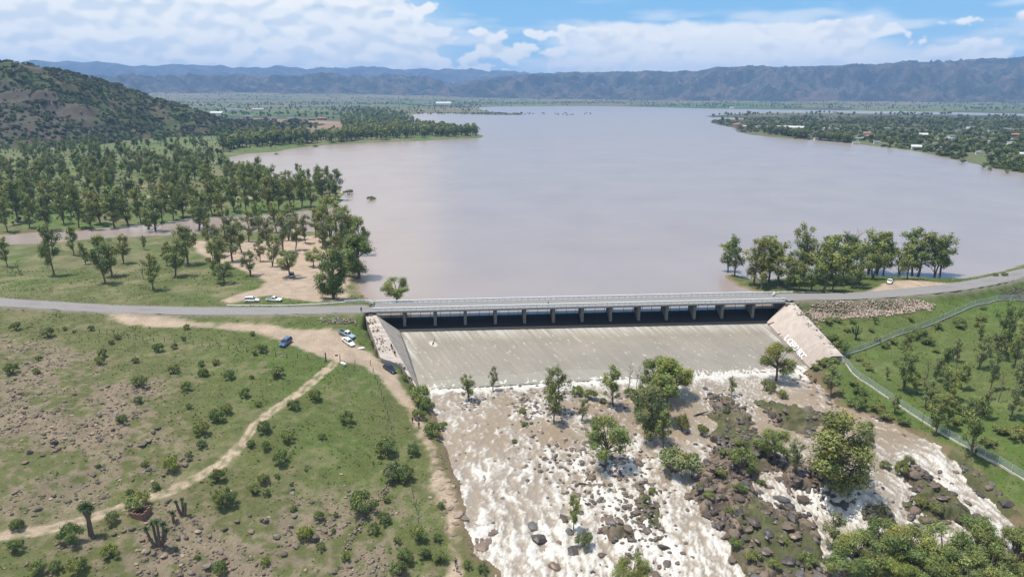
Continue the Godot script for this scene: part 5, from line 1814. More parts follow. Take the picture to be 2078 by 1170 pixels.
func far_plants(small: ArrayMesh) -> void:
	rng.seed = 901
	var shrub := shrub_mesh(601)
	var t: Array = []
	var c := PackedColorArray()
	# the hill
	for k in 26000:
		var x := rng.randf_range(-1300, -430)
		var z := rng.randf_range(-1700, -840)
		var h := hill_height(x, z)
		if h < 2.0 or n_a.get_noise_2d(x * 0.012, z * 0.012) < -0.18 - rng.randf() * 0.3 + 0.25 * float(Vector2(x + 705.0, (z + 1000.0) * 1.25).length() < 130.0) * 0.3:
			continue
		var s := rng.randf_range(2.2, 5.5)
		t.append(Transform3D(Basis(Vector3.UP, rng.randf() * TAU).scaled(Vector3(s * 1.2, s, s * 1.2)), Vector3(x, maxf(far_height(x, z), 0.0) - 1.8 + h, z)))
		c.append(Color(0.9, 0.95, 0.9) * rng.randf_range(0.4, 0.9))
	scatter("hill_scrub", shrub, M.leaf, t, "dark scrub growing over the rocky hill", c)
	t = []
	for k in 5200:
		var x := rng.randf_range(-1100, -430)
		var z := rng.randf_range(-1600, -840)
		var h := hill_height(x, z)
		if h < 2.0 or n_a.get_noise_2d(x * 0.012 + 30.0, z * 0.012) < 0.1 - 0.35 * float(Vector2(x + 705.0, (z + 1000.0) * 1.25).length() < 150.0):
			continue
		var s := rng.randf_range(1.5, 5.0)
		t.append(Transform3D(Basis(Vector3.UP, rng.randf() * TAU) * Basis.from_scale(Vector3(s * 1.4, s * 0.8, s)), Vector3(x, maxf(far_height(x, z), 0.0) - 1.5 + h, z)))
	scatter("hill_rocks", rocks_pale[2], M.rock, t, "grey outcrops and loose rock on the hill")
	# scrub round the village and on the plain behind it
	t = []
	c = PackedColorArray()
	var village := poly([1500, 262, 1575, 277, 1700, 287, 1850, 304, 1960, 327, 2078, 351, 2300, 388, 2300, 262, 2078, 246, 1700, 240, 1540, 243])
	var trees: Array = []
	var tc := PackedColorArray()
	for k in 15000:
		var p := gp(rng.randf_range(1440, 2300), 238.0 + 140.0 * pow(rng.randf(), 1.3), 2.0)
		var inside := sd_poly(v2(p), lake_poly)
		if inside > -2.0:
			continue
		var town := sd_poly(v2(p), village) > 0.0 and p.z > -1900.0
		if n_a.get_noise_2d(p.x * 0.01, p.z * 0.01) < (-0.1 if town else 0.0):
			continue
		if town and rng.randf() < 0.2:
			trees.append(tree_at(p.x, p.z, rng.randf_range(6, 13), 1.5))
			tc.append(Color.WHITE * rng.randf_range(0.55, 1.0))
		else:
			var s := rng.randf_range(2.5, 5.0)
			t.append(Transform3D(Basis(Vector3.UP, rng.randf() * TAU).scaled(Vector3(s * 1.3, s, s * 1.3)), Vector3(p.x, far_height(p.x, p.z) - 0.3, p.z)))
			c.append(Color(0.95, 0.95, 0.82) * rng.randf_range(0.6, 1.1))
	scatter("village_scrub", shrub, M.leaf, t, "low scrub on the land round the lakeside village", c)
	scatter("village_trees", small, M.leaf, trees, "trees crowding between the houses of the lakeside village", tc)
	# a dense row on the village shore
	t = []
	c = PackedColorArray()
	for k in 120:
		var p := gp(rng.randf_range(1650, 1730), 0, 1.5)
		var px := rng.randf_range(1652, 1728)
		p = gp(px, 285.0 + (px - 1650.0) * 0.06 - rng.randf() * 3.0, 1.0)
		if sd_poly(v2(p), lake_poly) < 0.0:
			t.append(tree_at(p.x, p.z, rng.randf_range(10, 15), 1.0))
			c.append(Color.WHITE * rng.randf_range(0.55, 0.9))
	for k in 90:
		var px := rng.randf_range(1550, 1640)
		var p := gp(px, 272.0 + (px - 1550.0) * 0.11 - rng.randf() * 4.0, 1.0)
		if sd_poly(v2(p), lake_poly) < 0.0:
			t.append(tree_at(p.x, p.z, rng.randf_range(9, 16), 1.2))
			c.append(Color.WHITE * rng.randf_range(0.5, 0.85))
	scatter("shore_wood", small, M.leaf, t, "dark trees lining the village shore", c)
	# tree lines and scrub over the far plain
	t = []
	c = PackedColorArray()
	for k in 26000:
		var py := 189.0 + 75.0 * pow(rng.randf(), 1.5)
		var p := gp(rng.randf_range(330, 2250), maxf(py, 203.0), 3.0)
		if rng.randf() < 0.4:
			var d := rng.randf_range(3500, 7000)
			var a := deg_to_rad(rng.randf_range(-36, 42))
			p = Vector3(sin(a) * d, 0, -cos(a) * d)
		if p.z > -1500.0 and p.x < 0.0 and p.z > -1250.0:
			continue
		if sd_poly(v2(p), lake_poly) > -3.0:
			continue
		var line := absf(n_a.get_noise_2d(p.x * 0.0022, p.z * 0.0038 + 17.0))
		var woods := n_a.get_noise_2d(p.x * 0.0014 + 60.0, p.z * 0.0025)
		if line > 0.055 and woods < 0.27 and rng.randf() > 0.02:
			continue
		if Vector2((p.x + 530.0) / 250.0, (p.z + 1590.0) / 210.0).length() < 1.0:
			continue
		var h := rng.randf_range(5, 12)
		t.append(Transform3D(Basis(Vector3.UP, rng.randf() * TAU).scaled(Vector3(h * 1.5, h, h * 1.5)), Vector3(p.x, far_height(p.x, p.z), p.z)))
		c.append(Color.WHITE * rng.randf_range(0.5, 0.95))
	for k in 160:
		# drowned trees off the far spit, and the crest of the spit itself
		var px := rng.randf_range(1040, 1215)
		if k < 70:
			var p := gp(px, 228.0 + 5.0 * rng.randf() + (px - 1040.0) * 0.01, 0.0)
			if n_a.get_noise_2d(px * 0.05, 3.0) > -0.05:
				t.append(Transform3D(Basis(Vector3.UP, rng.randf() * TAU).scaled(Vector3(9, 5, 9)), Vector3(p.x, -1.0, p.z)))
				c.append(Color.WHITE * 0.6)
		else:
			var q := gp(rng.randf_range(845, 1062), 229.5 + rng.randf() * 2.5, 1.5)
			t.append(Transform3D(Basis(Vector3.UP, rng.randf() * TAU).scaled(Vector3(11, 7, 11)), Vector3(q.x, 0.3, q.z)))
			c.append(Color.WHITE * rng.randf_range(0.55, 0.8))
	scatter("far_trees", small, M.leaf, t, "distant tree lines and scrub across the plain", c)
	# undergrowth of the left woods
	t = []
	c = PackedColorArray()
	var wood := poly([-60, 470, -60, 300, 120, 290, 300, 284, 440, 280, 700, 262, 700, 288, 452, 316, 432, 330, 500, 352, 680, 380, 690, 400, 560, 425, 300, 445])
	for k in 3200:
		var p := gp(rng.randf_range(-60, 700), rng.randf_range(262, 470), 1.5)
		if sd_poly(v2(p), wood) < 0.0 or sd_poly(v2(p), lake_poly) > -1.0:
			continue
		if rng.randf() < (0.04 if p.z > -560.0 else 0.2):
			t.append(tree_at(p.x, p.z, rng.randf_range(8, 14), 1.1))
		else:
			t.append(tree_at(p.x, p.z, rng.randf_range(1.0, 3.2), 1.6))
		c.append(Color(0.95, 1.0, 0.9) * rng.randf_range(0.6, 1.2))
	scatter("undergrowth", small, M.leaf, t, "undergrowth and young trees below the left woods", c)

func tuft_mesh() -> ArrayMesh:
	rng.seed = 3
	var s := Soup.new()
	for i in 16:
		var a := rng.randf() * TAU
		var d := Vector3(cos(a), 0, sin(a))
		var side := Vector3(-d.z, 0, d.x) * 0.11
		var p := d * rng.randf() * 0.45
		s.tri(p - side, p + d * rng.randf_range(0.1, 0.4) + Vector3(0, rng.randf_range(0.35, 1.0), 0), p + side, Color.WHITE * rng.randf_range(0.75, 1.2))
	return s.done()

func build_grass() -> void:
	rng.seed = 15
	var tuft := tuft_mesh()
	var t: Array = []
	var c := PackedColorArray()
	for k in 60000:
		var z := -84.0 - 186.0 * pow(rng.randf(), 0.8)
		var half := 75.0 + absf(z) * 0.82
		var x := rng.randf_range(-half, half)
		if samp(friv, x, z) > -0.6 and samp(fisl, x, z) < 1.0 or samp(fdirt, x, z) > -0.6 or samp(ftrack, x, z) < 1.5 or samp(froad, x, z) < 4.6 or samp(flake, x, z) > -1.0 and z < -215.0:
			continue
		if in_spillway(x, z):
			continue
		var mid := n_a.get_noise_2d(x * 0.05, z * 0.05 + 70.0)
		if rng.randf() < samp(frock, x, z) * 0.6 or rng.randf() < clampf(mid * 1.5 + 0.15, 0.0, 0.85):
			continue
		var g := near_color(x, 0, z)
		var s := rng.randf_range(0.16, 0.38) * (1.0 + 0.7 * clampf(n_b.get_noise_2d(x * 0.08, z * 0.08) * 2.0, 0.0, 1.0))
		t.append(Transform3D(Basis(Vector3.UP, rng.randf() * TAU).scaled(Vector3(s * 1.3, s, s * 1.3)), Vector3(x, near_height(x, z) - 0.03, z)))
		c.append(Color(g.r * 1.0, g.g * 1.05, g.b * 0.85).lerp(Color(0.14, 0.195, 0.065), 0.3) * rng.randf_range(0.95, 1.3))
	scatter("grass", tuft, M.grass, t, "rough grass and weeds of the banks and meadows", c)

func in_spillway(x: float, z: float) -> bool:
	if z > -170.0 or z < -232.0:
		return false
	var p := Vector3(x, 0, z) - deck_a
	var t := p.dot(deck_u)
	var w := p.dot(deck_w)
	if w < -10.0 or w > 36.0:
		return false
	return t > -6.0 + w * 0.45 and t < deck_len + 6.0 + w * 0.18

# ---------------------------------------------------------------- stones

func rock_mesh(s0: int, flat: float, blocky: float, tone: Color) -> ArrayMesh:
	# a boulder: a ball cut by random planes
	rng.seed = s0 * 31 + 5
	var cuts: Array = []
	for i in 11:
		cuts.append([Vector3(rng.randfn(), rng.randfn() * 0.8, rng.randfn()).normalized(), rng.randf_range(0.22, 0.42)])
	var s := Soup.new()
	var rows := 5
	var cols := 8
	var g: Array = []
	for j in rows + 1:
		var ring: Array = []
		for i in cols:
			var a := TAU * i / cols
			var b := PI * j / rows - PI / 2
			var d := Vector3(cos(a) * cos(b), sin(b), sin(a) * cos(b))
			var r := 0.5 + 0.08 * n_b.get_noise_3d(d.x * 2.0 + s0, d.y * 2.0, d.z * 2.0)
			for q in cuts:
				var k: float = d.dot(q[0])
				if k > 0.05:
					r = minf(r, lerpf(r, q[1] / k, blocky))
			ring.append(Vector3(d.x * r, d.y * r * flat, d.z * r))
		g.append(ring)
	for j in rows:
		for i in cols:
			var k := (i + 1) % cols
			var t := tone * (0.8 + 0.45 * absf(n_b.get_noise_2d(i * 3.1 + s0, j * 2.7)))
			s.quad(g[j][i], g[j + 1][i], g[j + 1][k], g[j][k], t)
	return s.done()

var rocks_dark: Array = []
var rocks_pale: Array = []

func boulder(p: Vector3, w: float, pick: int, label: String, group: String, wet := true, called := "boulder") -> void:
	var list := rocks_dark if wet else rocks_pale
	var o := part(called, list[pick % list.size()], M.wet_rock if wet else M.rock, self, p + Vector3(0, w * 0.10, 0))
	tag(o, label, "boulder" if w > 0.9 else "rock", group)
	o.rotation = Vector3(sin(pick * 1.7) * 0.25, pick * 2.1, cos(pick * 2.3) * 0.25)
	o.scale = Vector3(w, w * (0.75 + 0.25 * sin(pick * 3.3)), w * (0.8 + 0.2 * cos(pick * 1.9)))

func build_rocks() -> void:
	for i in 7:
		rocks_dark.append(rock_mesh(i + 1, [0.7, 0.55, 0.8, 0.6, 0.45, 0.75, 0.65][i], [1.0, 0.9, 1.0, 0.8, 0.95, 1.0, 0.85][i], [Color(0.14, 0.11, 0.095), Color(0.19, 0.145, 0.115), Color(0.095, 0.085, 0.085), Color(0.165, 0.13, 0.11), Color(0.23, 0.175, 0.14), Color(0.10, 0.082, 0.075), Color(0.16, 0.155, 0.155)][i]))
	for i in 6:
		rocks_pale.append(rock_mesh(i + 21, [0.6, 0.5, 0.75, 0.4, 0.65, 0.55][i], [1.0, 0.9, 1.0, 0.9, 1.0, 0.95][i], [Color(0.19, 0.15, 0.125), Color(0.24, 0.185, 0.15), Color(0.15, 0.125, 0.11), Color(0.36, 0.28, 0.225), Color(0.23, 0.20, 0.17), Color(0.13, 0.11, 0.095)][i]))
	splash = PackedFloat32Array()
	splash.resize(RNX * RNZ)
	# boulders one can count in the rapids: place and width in the survey
	var list := [[1162, 1118, 30], [1136, 1102, 20], [1103, 1066, 13], [1223, 1126, 20], [1004, 936, 12], [1066, 948, 20], [1309, 980, 16], [1261, 942, 26], [1295, 942, 30], [1199, 968, 30], [1213, 986, 30], [1220, 1013, 28], [1275, 1076, 30], [1230, 1058, 30], [1309, 1072, 26], [1257, 1102, 14], [1080, 1066, 30], [1093, 1094, 34], [1124, 1150, 30], [1343, 1112, 30], [1353, 1143, 22], [1333, 1168, 24], [1324, 1142, 12], [1340, 1147, 10], [1201, 1161, 12], [1172, 1165, 12], [1168, 1006, 22], [1196, 1000, 16], [1145, 1055, 30], [1155, 1079, 22], [1216, 1081, 14], [1247, 1031, 12], [1070, 812, 12], [1090, 822, 14], [1106, 806, 10], [1060, 830, 12], [1120, 795, 10], [1032, 842, 9], [1040, 862, 9], [1100, 870, 8], [1010, 868, 8], [900, 832, 9], [1160, 800, 10], [1210, 890, 12], [1250, 905, 12], [1290, 895, 14], [1330, 1000, 14], [1130, 905, 12], [1160, 915, 14], [1190, 905, 14], [1090, 895, 10], [1060, 915, 10], [980, 960, 12], [1020, 1010, 10], [1000, 1060, 10], [1240, 985, 16], [1270, 1015, 16], [1180, 1040, 14], [1110, 1010, 12], [1130, 980, 12], [1350, 880, 10], [1300, 930, 16], [1330, 790, 10], [1440, 805, 22], [1446, 820, 24], [1432, 790, 18], [1465, 800, 16], [1500, 800, 14], [1508, 830, 12], [1410, 815, 10], [1480, 850, 14], [1640, 760, 12], [1655, 772, 16], [1662, 785, 12], [1625, 762, 8], [1648, 800, 18], [1660, 796, 12], [1785, 852, 22], [1770, 846, 16], [1836, 883, 12]]
	var channel := [[1631, 1013, 34], [1641, 996, 16], [1713, 1022, 32], [1617, 978, 28], [1583, 1012, 40], [1774, 1050, 36], [1794, 1058, 36], [1806, 1046, 26], [1867, 968, 26], [1891, 983, 28], [1840, 958, 26], [1857, 941, 14], [1908, 956, 12], [1906, 970, 14], [1932, 983, 12], [1939, 956, 22], [1980, 963, 30], [2011, 982, 28], [2028, 1000, 26], [1911, 1010, 24], [1932, 1000, 24], [1870, 993, 20], [1857, 1034, 28], [1884, 1055, 36], [1905, 1066, 24], [1946, 1054, 22], [2007, 1082, 26], [2041, 1089, 24], [1850, 1048, 22], [1870, 1066, 22], [1614, 1086, 32], [1597, 1068, 32], [1570, 1055, 32], [1549, 1038, 28], [1532, 1059, 32], [1640, 1066, 26], [1655, 1084, 26], [1470, 1091, 16], [1446, 1085, 16], [1560, 1080, 24], [1585, 1098, 24], [1500, 1040, 22], [1520, 1072, 22], [1624, 1165, 40], [1600, 1140, 34], [1560, 1120, 26], [1640, 1120, 28], [1530, 1100, 20], [1490, 1075, 20], [1460, 1065, 20], [1450, 1040, 18], [1670, 1012, 18], [1690, 1020, 20], [1735, 1020, 18], [1660, 990, 18], [1604, 958, 16], [1690, 960, 16], [1750, 975, 18], [1965, 1020, 22], [1990, 1004, 24], [2046, 1022, 24], [2000, 970, 20], [1960, 950, 18], [1886, 1020, 20], [1920, 1030, 20], [1990, 1060, 18], [1540, 1000, 22], [1562, 990, 20], [1580, 975, 18]]
	var groups := [[list, "%s from the left of the dark boulders breaking the wide rapids", "boulders in the wide rapids"], [channel, "%s from the left of the black boulders around the right channel's falls", "boulders around the right channel's falls"]]
	var n := 0
	for g in groups:
		var l := by_x(g[0])
		for i in l.size():
			var p := gr(l[i][0], l[i][1])
			var w: float = tall_of(p, l[i][2]) * 1.05
			n += 1
			boulder(p - Vector3(0, 0.12 * w, 0), w, n, g[1] % ordinal(i), g[2])
			if samp(friv, p.x, p.z) > 0.0 and samp(fisl, p.x, p.z) < 0.5:
				splat(p.x + 0.2 * w, p.z + 0.7 * w, w * 0.75, 0.55)
	# a flat reddish ledge awash at the left bank
	for q in [[984, 1098, 70, 4], [965, 1085, 60, 4], [1000, 1076, 44, 1], [1010, 1110, 40, 4]]:
		var p := gr(q[0], q[1])
		var w: float = tall_of(p, q[2])
		var o := part("rock_ledge", rocks_dark[q[3]], M.wet_rock, self, p - Vector3(0, 0.25, 0))
		tag(o, "flat reddish rock ledge awash by the left bank, near the bottom edge", "rock", "ledges awash by the left bank")
		o.scale = Vector3(w, w * 0.28, w * 0.7)
		o.rotation.y = q[0] * 0.1
		splat(p.x, p.z, w * 0.45, 0.3)
	# more rock, too small or too many to tell apart
	rng.seed = 808
	var sets: Array = []
	for i in 7:
		sets.append([])
	for k in 9000:
		var x := rng.randf_range(-46, 112)
		var z := rng.randf_range(-204, -86)
		if samp(friv, x, z) < -0.5:
			continue
		var isl := samp(fisl, x, z)
		var dens := n_a.get_noise_2d(x * 0.05 + 20.0, z * 0.05)
		var shoal := ss(0.02, 0.35, dens) * (0.35 if x < 35.0 and z > -172.0 else 0.08)
		if isl > -1.5:
			continue
		if rng.randf() > shoal:
			continue
		var w := rng.randf_range(0.45, 1.3) * (1.9 if isl > -1.5 else 1.0)
		var y := maxf(samp(fw, x, z), near_height(x, z)) - w * 0.06
		sets[rng.randi() % 7].append(Transform3D(Basis(Vector3.UP, rng.randf() * TAU) * Basis(Vector3.RIGHT, rng.randf_range(-0.3, 0.3)) * Basis.from_scale(Vector3(w, w * rng.randf_range(0.6, 1.0) * (1.5 if isl > -1.5 else 1.0), w * rng.randf_range(0.7, 1.0))), Vector3(x, y, z)))
		if isl < -0.5:
			splat(x, z + w * 0.5, w * 0.8, 0.4)
	# the islands, heaped with broken rock
	var gx := -46.0
	while gx < 112.0:
		var gz := -204.0
		while gz < -86.0:
			var x := gx + rng.randf_range(-0.5, 0.5)
			var z := gz + rng.randf_range(-0.5, 0.5)
			gz += 0.95
			var isl := samp(fisl, x, z)
			if isl < -1.2 or samp(friv, x, z) < -1.0:
				continue
			var grown := 0.28 + n_a.get_noise_2d(x * 0.05, z * 0.05 + 70.0) * 1.8 + n_a.get_noise_2d(x * 0.011 + 40.0, z * 0.011) + ss(1.0, 6.0, isl) * 0.4
			if rng.randf() > (0.50 if grown < 0.35 else 0.22):
				continue
			var w := rng.randf_range(0.6, 1.7) * (1.0 + 1.4 * pow(rng.randf(), 4.0)) * (1.0 if grown < 0.35 else 0.75)
			sets[rng.randi() % 7].append(Transform3D(Basis(Vector3.UP, rng.randf() * TAU) * Basis(Vector3.RIGHT, rng.randf_range(-0.4, 0.4)) * Basis.from_scale(Vector3(w * 1.15, w * rng.randf_range(0.8, 1.3), w)), Vector3(x, maxf(samp(fw, x, z), near_height(x, z)) + w * 0.05, z)))
		gx += 0.95
	# shoals, where the water breaks over rubble
	for q in [[1090, 815, 9.0, 90], [1075, 830, 6.0, 60], [1150, 795, 9.0, 40], [960, 816, 5.0, 30], [1270, 880, 12.0, 60], [1150, 905, 14.0, 90], [1240, 905, 8.0, 70], [1190, 960, 9.0, 70], [1310, 1000, 6.0, 60], [1270, 1035, 6.0, 60], [1210, 1000, 8.0, 70], [1300, 1065, 5.0, 50], [1110, 945, 6.0, 25], [1480, 815, 6.0, 60], [1500, 890, 6.0, 50], [1465, 905, 5.0, 50], [1445, 950, 4.0, 40], [1640, 770, 6.0, 30], [1700, 815, 5.0, 20], [1130, 840, 4.0, 25], [1240, 826, 4.0, 20], [1230, 948, 4.0, 20], [1280, 940, 6.0, 40], [1330, 1090, 7.0, 50], [1300, 1130, 7.0, 40], [1650, 1000, 6.0, 40], [1720, 1000, 6.0, 40]]:
		var o := gr(q[0], q[1])
		for k in q[3]:
			var x: float = o.x + rng.randfn() * q[2] * 0.5
			var z: float = o.z + rng.randfn() * q[2] * 0.5
			if samp(friv, x, z) < 0.5:
				continue
			var w := rng.randf_range(0.5, 1.5)
			sets[rng.randi() % 7].append(Transform3D(Basis(Vector3.UP, rng.randf() * TAU) * Basis(Vector3.RIGHT, rng.randf_range(-0.3, 0.3)) * Basis.from_scale(Vector3(w * 1.2, w * 0.8, w)), Vector3(x, maxf(samp(fw, x, z), samp(fh, x, z)) + w * 0.06, z)))
			splat(x, z + w * 0.6, w * 0.7, 0.35)
	for i in 7:
		scatter("river_rocks", rocks_dark[i], M.wet_rock, sets[i], "loose dark rocks in the river and on its islands")
	# the stony pasture
	rng.seed = 909
	sets = []
	for i in 6:
		sets.append([])
	for k in 42000:
		var z := -84.0 - 120.0 * rng.randf()
		var x := rng.randf_range(-70.0 - absf(z) * 0.75, -8.0)
		var r := samp(frock, x, z)
		if samp(friv, x, z) > -0.5 or samp(fdirt, x, z) > 0.5 and rng.randf() < 0.93 or samp(ftrack, x, z) < 2.0 or samp(froad, x, z) < 6.0 or in_spillway(x, z):
			continue
		var mid := n_a.get_noise_2d(x * 0.05, z * 0.05 + 70.0) + 0.6 * n_b.get_noise_2d(x * 0.16, z * 0.16)
		if rng.randf() > 0.03 + r * ss(-0.15, 0.4, mid):
			continue
		var w := rng.randf_range(0.16, 0.46) * (1.0 + 1.8 * pow(rng.randf(), 6.0)) * (1.0 + 0.3 * r)
		sets[rng.randi() % 6].append(Transform3D(Basis(Vector3.UP, rng.randf() * TAU) * Basis.from_scale(Vector3(w * rng.randf_range(0.9, 1.6), w * rng.randf_range(0.7, 1.2), w)), Vector3(x, near_height(x, z) + w * 0.05, z)))
	for i in 6:
		scatter("field_stones", rocks_pale[i], M.rock, sets[i], "loose brown stones strewn over the left pasture")
	# the larger field rocks, as things
	var big := [[300, 895, 30], [288, 905, 26], [310, 878, 24], [265, 905, 22], [320, 870, 22], [200, 890, 20], [215, 880, 18], [375, 945, 26], [385, 935, 20], [300, 955, 20], [330, 965, 18], [60, 920, 20], [50, 940, 24], [85, 925, 18], [110, 900, 22], [130, 890, 18], [150, 880, 16], [90, 890, 16], [420, 1150, 30], [560, 1090, 26], [600, 1110, 24], [540, 1060, 22], [510, 1080, 20], [480, 1060, 18], [455, 1075, 20], [400, 1080, 22], [250, 1080, 20], [230, 1085, 16], [640, 1095, 26], [575, 1125, 22], [700, 1010, 14], [590, 1070, 16], [545, 1050, 14], [80, 800, 18], [110, 785, 16], [40, 800, 22], [50, 830, 18], [130, 815, 16], [70, 860, 16], [20, 790, 20], [150, 800, 14], [210, 840, 14], [30, 770, 16], [170, 860, 14], [350, 1120, 26], [330, 1130, 22], [310, 1125, 20], [360, 1095, 18], [290, 1120, 18]]
	var l := by_x(big)
	for i in l.size():
		var p := gt(l[i][0], l[i][1])
		boulder(p, tall_of(p, l[i][2]) * 0.8, i + 3, "%s from the left of the large weathered rocks in the left pasture" % ordinal(i), "large rocks in the left pasture", false, "field_rock")
	# pinkish slabs beside the bank path
	var slabs := [[893, 950, 22], [888, 966, 20], [905, 975, 22], [898, 990, 20], [912, 1000, 22], [918, 985, 16], [922, 1015, 18], [930, 1042, 34], [940, 1050, 24], [925, 1062, 20], [915, 1030, 18], [900, 1015, 16], [918, 1085, 18], [905, 1070, 16], [880, 925, 16]]
	l = by_x(slabs)
	for i in l.size():
		var p := gt(l[i][0], l[i][1])
		var w := tall_of(p, l[i][2])
		var o := part("rock_slab", rocks_pale[3 if i % 2 else 1], M.rock, self, p)
		tag(o, "%s from the left of the pinkish flat slabs along the bank path" % ordinal(i), "rock", "slabs along the bank path")
		o.scale = Vector3(w, w * 0.35, w * 0.75)
		o.rotation.y = i * 1.3
	# rubble of pale stone on the banks of the dam
	rng.seed = 1001
	var bands := [[[1640, 624, 1660, 614, 1720, 613, 1790, 610, 1850, 609, 1898, 617, 1890, 630, 1830, 637, 1760, 644, 1700, 650, 1655, 652], "pale rubble facing the right bank below the road", 5200, Color(2.1, 1.95, 1.95)], [[640, 648, 690, 645, 724, 648, 722, 660, 660, 659], "grey rubble on the bank below the left road", 260, Color(1.2, 1.2, 1.2)], [[2030, 590, 2120, 570, 2150, 600, 2040, 612], "dark grey rubble on the far right bank", 1500, Color(0.7, 0.7, 0.75)], [[1614, 618, 1628, 640, 1660, 690, 1690, 716, 1712, 728, 1690, 700, 1650, 640, 1626, 614], "broken stone along the top of the right spillway wall", 900, Color(1.5, 1.45, 1.4)], [[1652, 742, 1690, 724, 1712, 724, 1714, 734, 1690, 744, 1664, 752], "broken stone at the foot of the right spillway wall", 1400, Color(1.4, 1.35, 1.3)]]
	for b in bands:
		var q := PackedVector2Array()
		for i in range(0, b[0].size(), 2):
			q.append(v2(gt(b[0][i], b[0][i + 1])))
		var lo := q[0]
		var hi := q[0]
		for p in q:
			lo = lo.min(p)
			hi = hi.max(p)
		var t: Array = []
		var c := PackedColorArray()
		for k in b[2]:
			var x := rng.randf_range(lo.x, hi.x)
			var z := rng.randf_range(lo.y, hi.y)
			if sd_poly(Vector2(x, z), q) + 1.2 * n_b.get_noise_2d(x * 0.4, z * 0.4) < 0.0:
				continue
			var w := rng.randf_range(0.35, 0.9)
			t.append(Transform3D(Basis(Vector3.UP, rng.randf() * TAU) * Basis(Vector3.RIGHT, rng.randf_range(-0.5, 0.5)) * Basis.from_scale(Vector3(w, w * 0.8, w)), Vector3(x, near_height(x, z) + 0.2, z)))
			c.append(b[3] * rng.randf_range(0.75, 1.25))
		scatter("rubble", rocks_pale[4], M.rock, t, b[1], c)
	# a dry stone wall crossing the pasture
	var wall := thing("dry_stone_wall", "low tumbled dry stone wall running down the left pasture towards the bottom edge", "wall")
	var line := PackedVector3Array()
	for q in [[800, 975], [786, 988], [776, 1005], [764, 1022], [748, 1040], [734, 1058], [722, 1078], [708, 1098], [700, 1120]]:
		line.append(gt(q[0], q[1]))
	line = smooth_line(line, 0.35)
	for i in line.size():
		for k in 2:
			var w := rng.randf_range(0.35, 0.75)
			var p := line[i] + Vector3(rng.randfn() * 0.35, 0, rng.randfn() * 0.35)
			p.y = land(p.x, p.z) + 0.1 + k * 0.28
			var o := part("stone", rocks_pale[rng.randi() % 6], M.rock, wall, p)
			o.scale = Vector3(w, w * 0.8, w)
			o.rotation.y = rng.randf() * TAU

# ---------------------------------------------------------------- fences

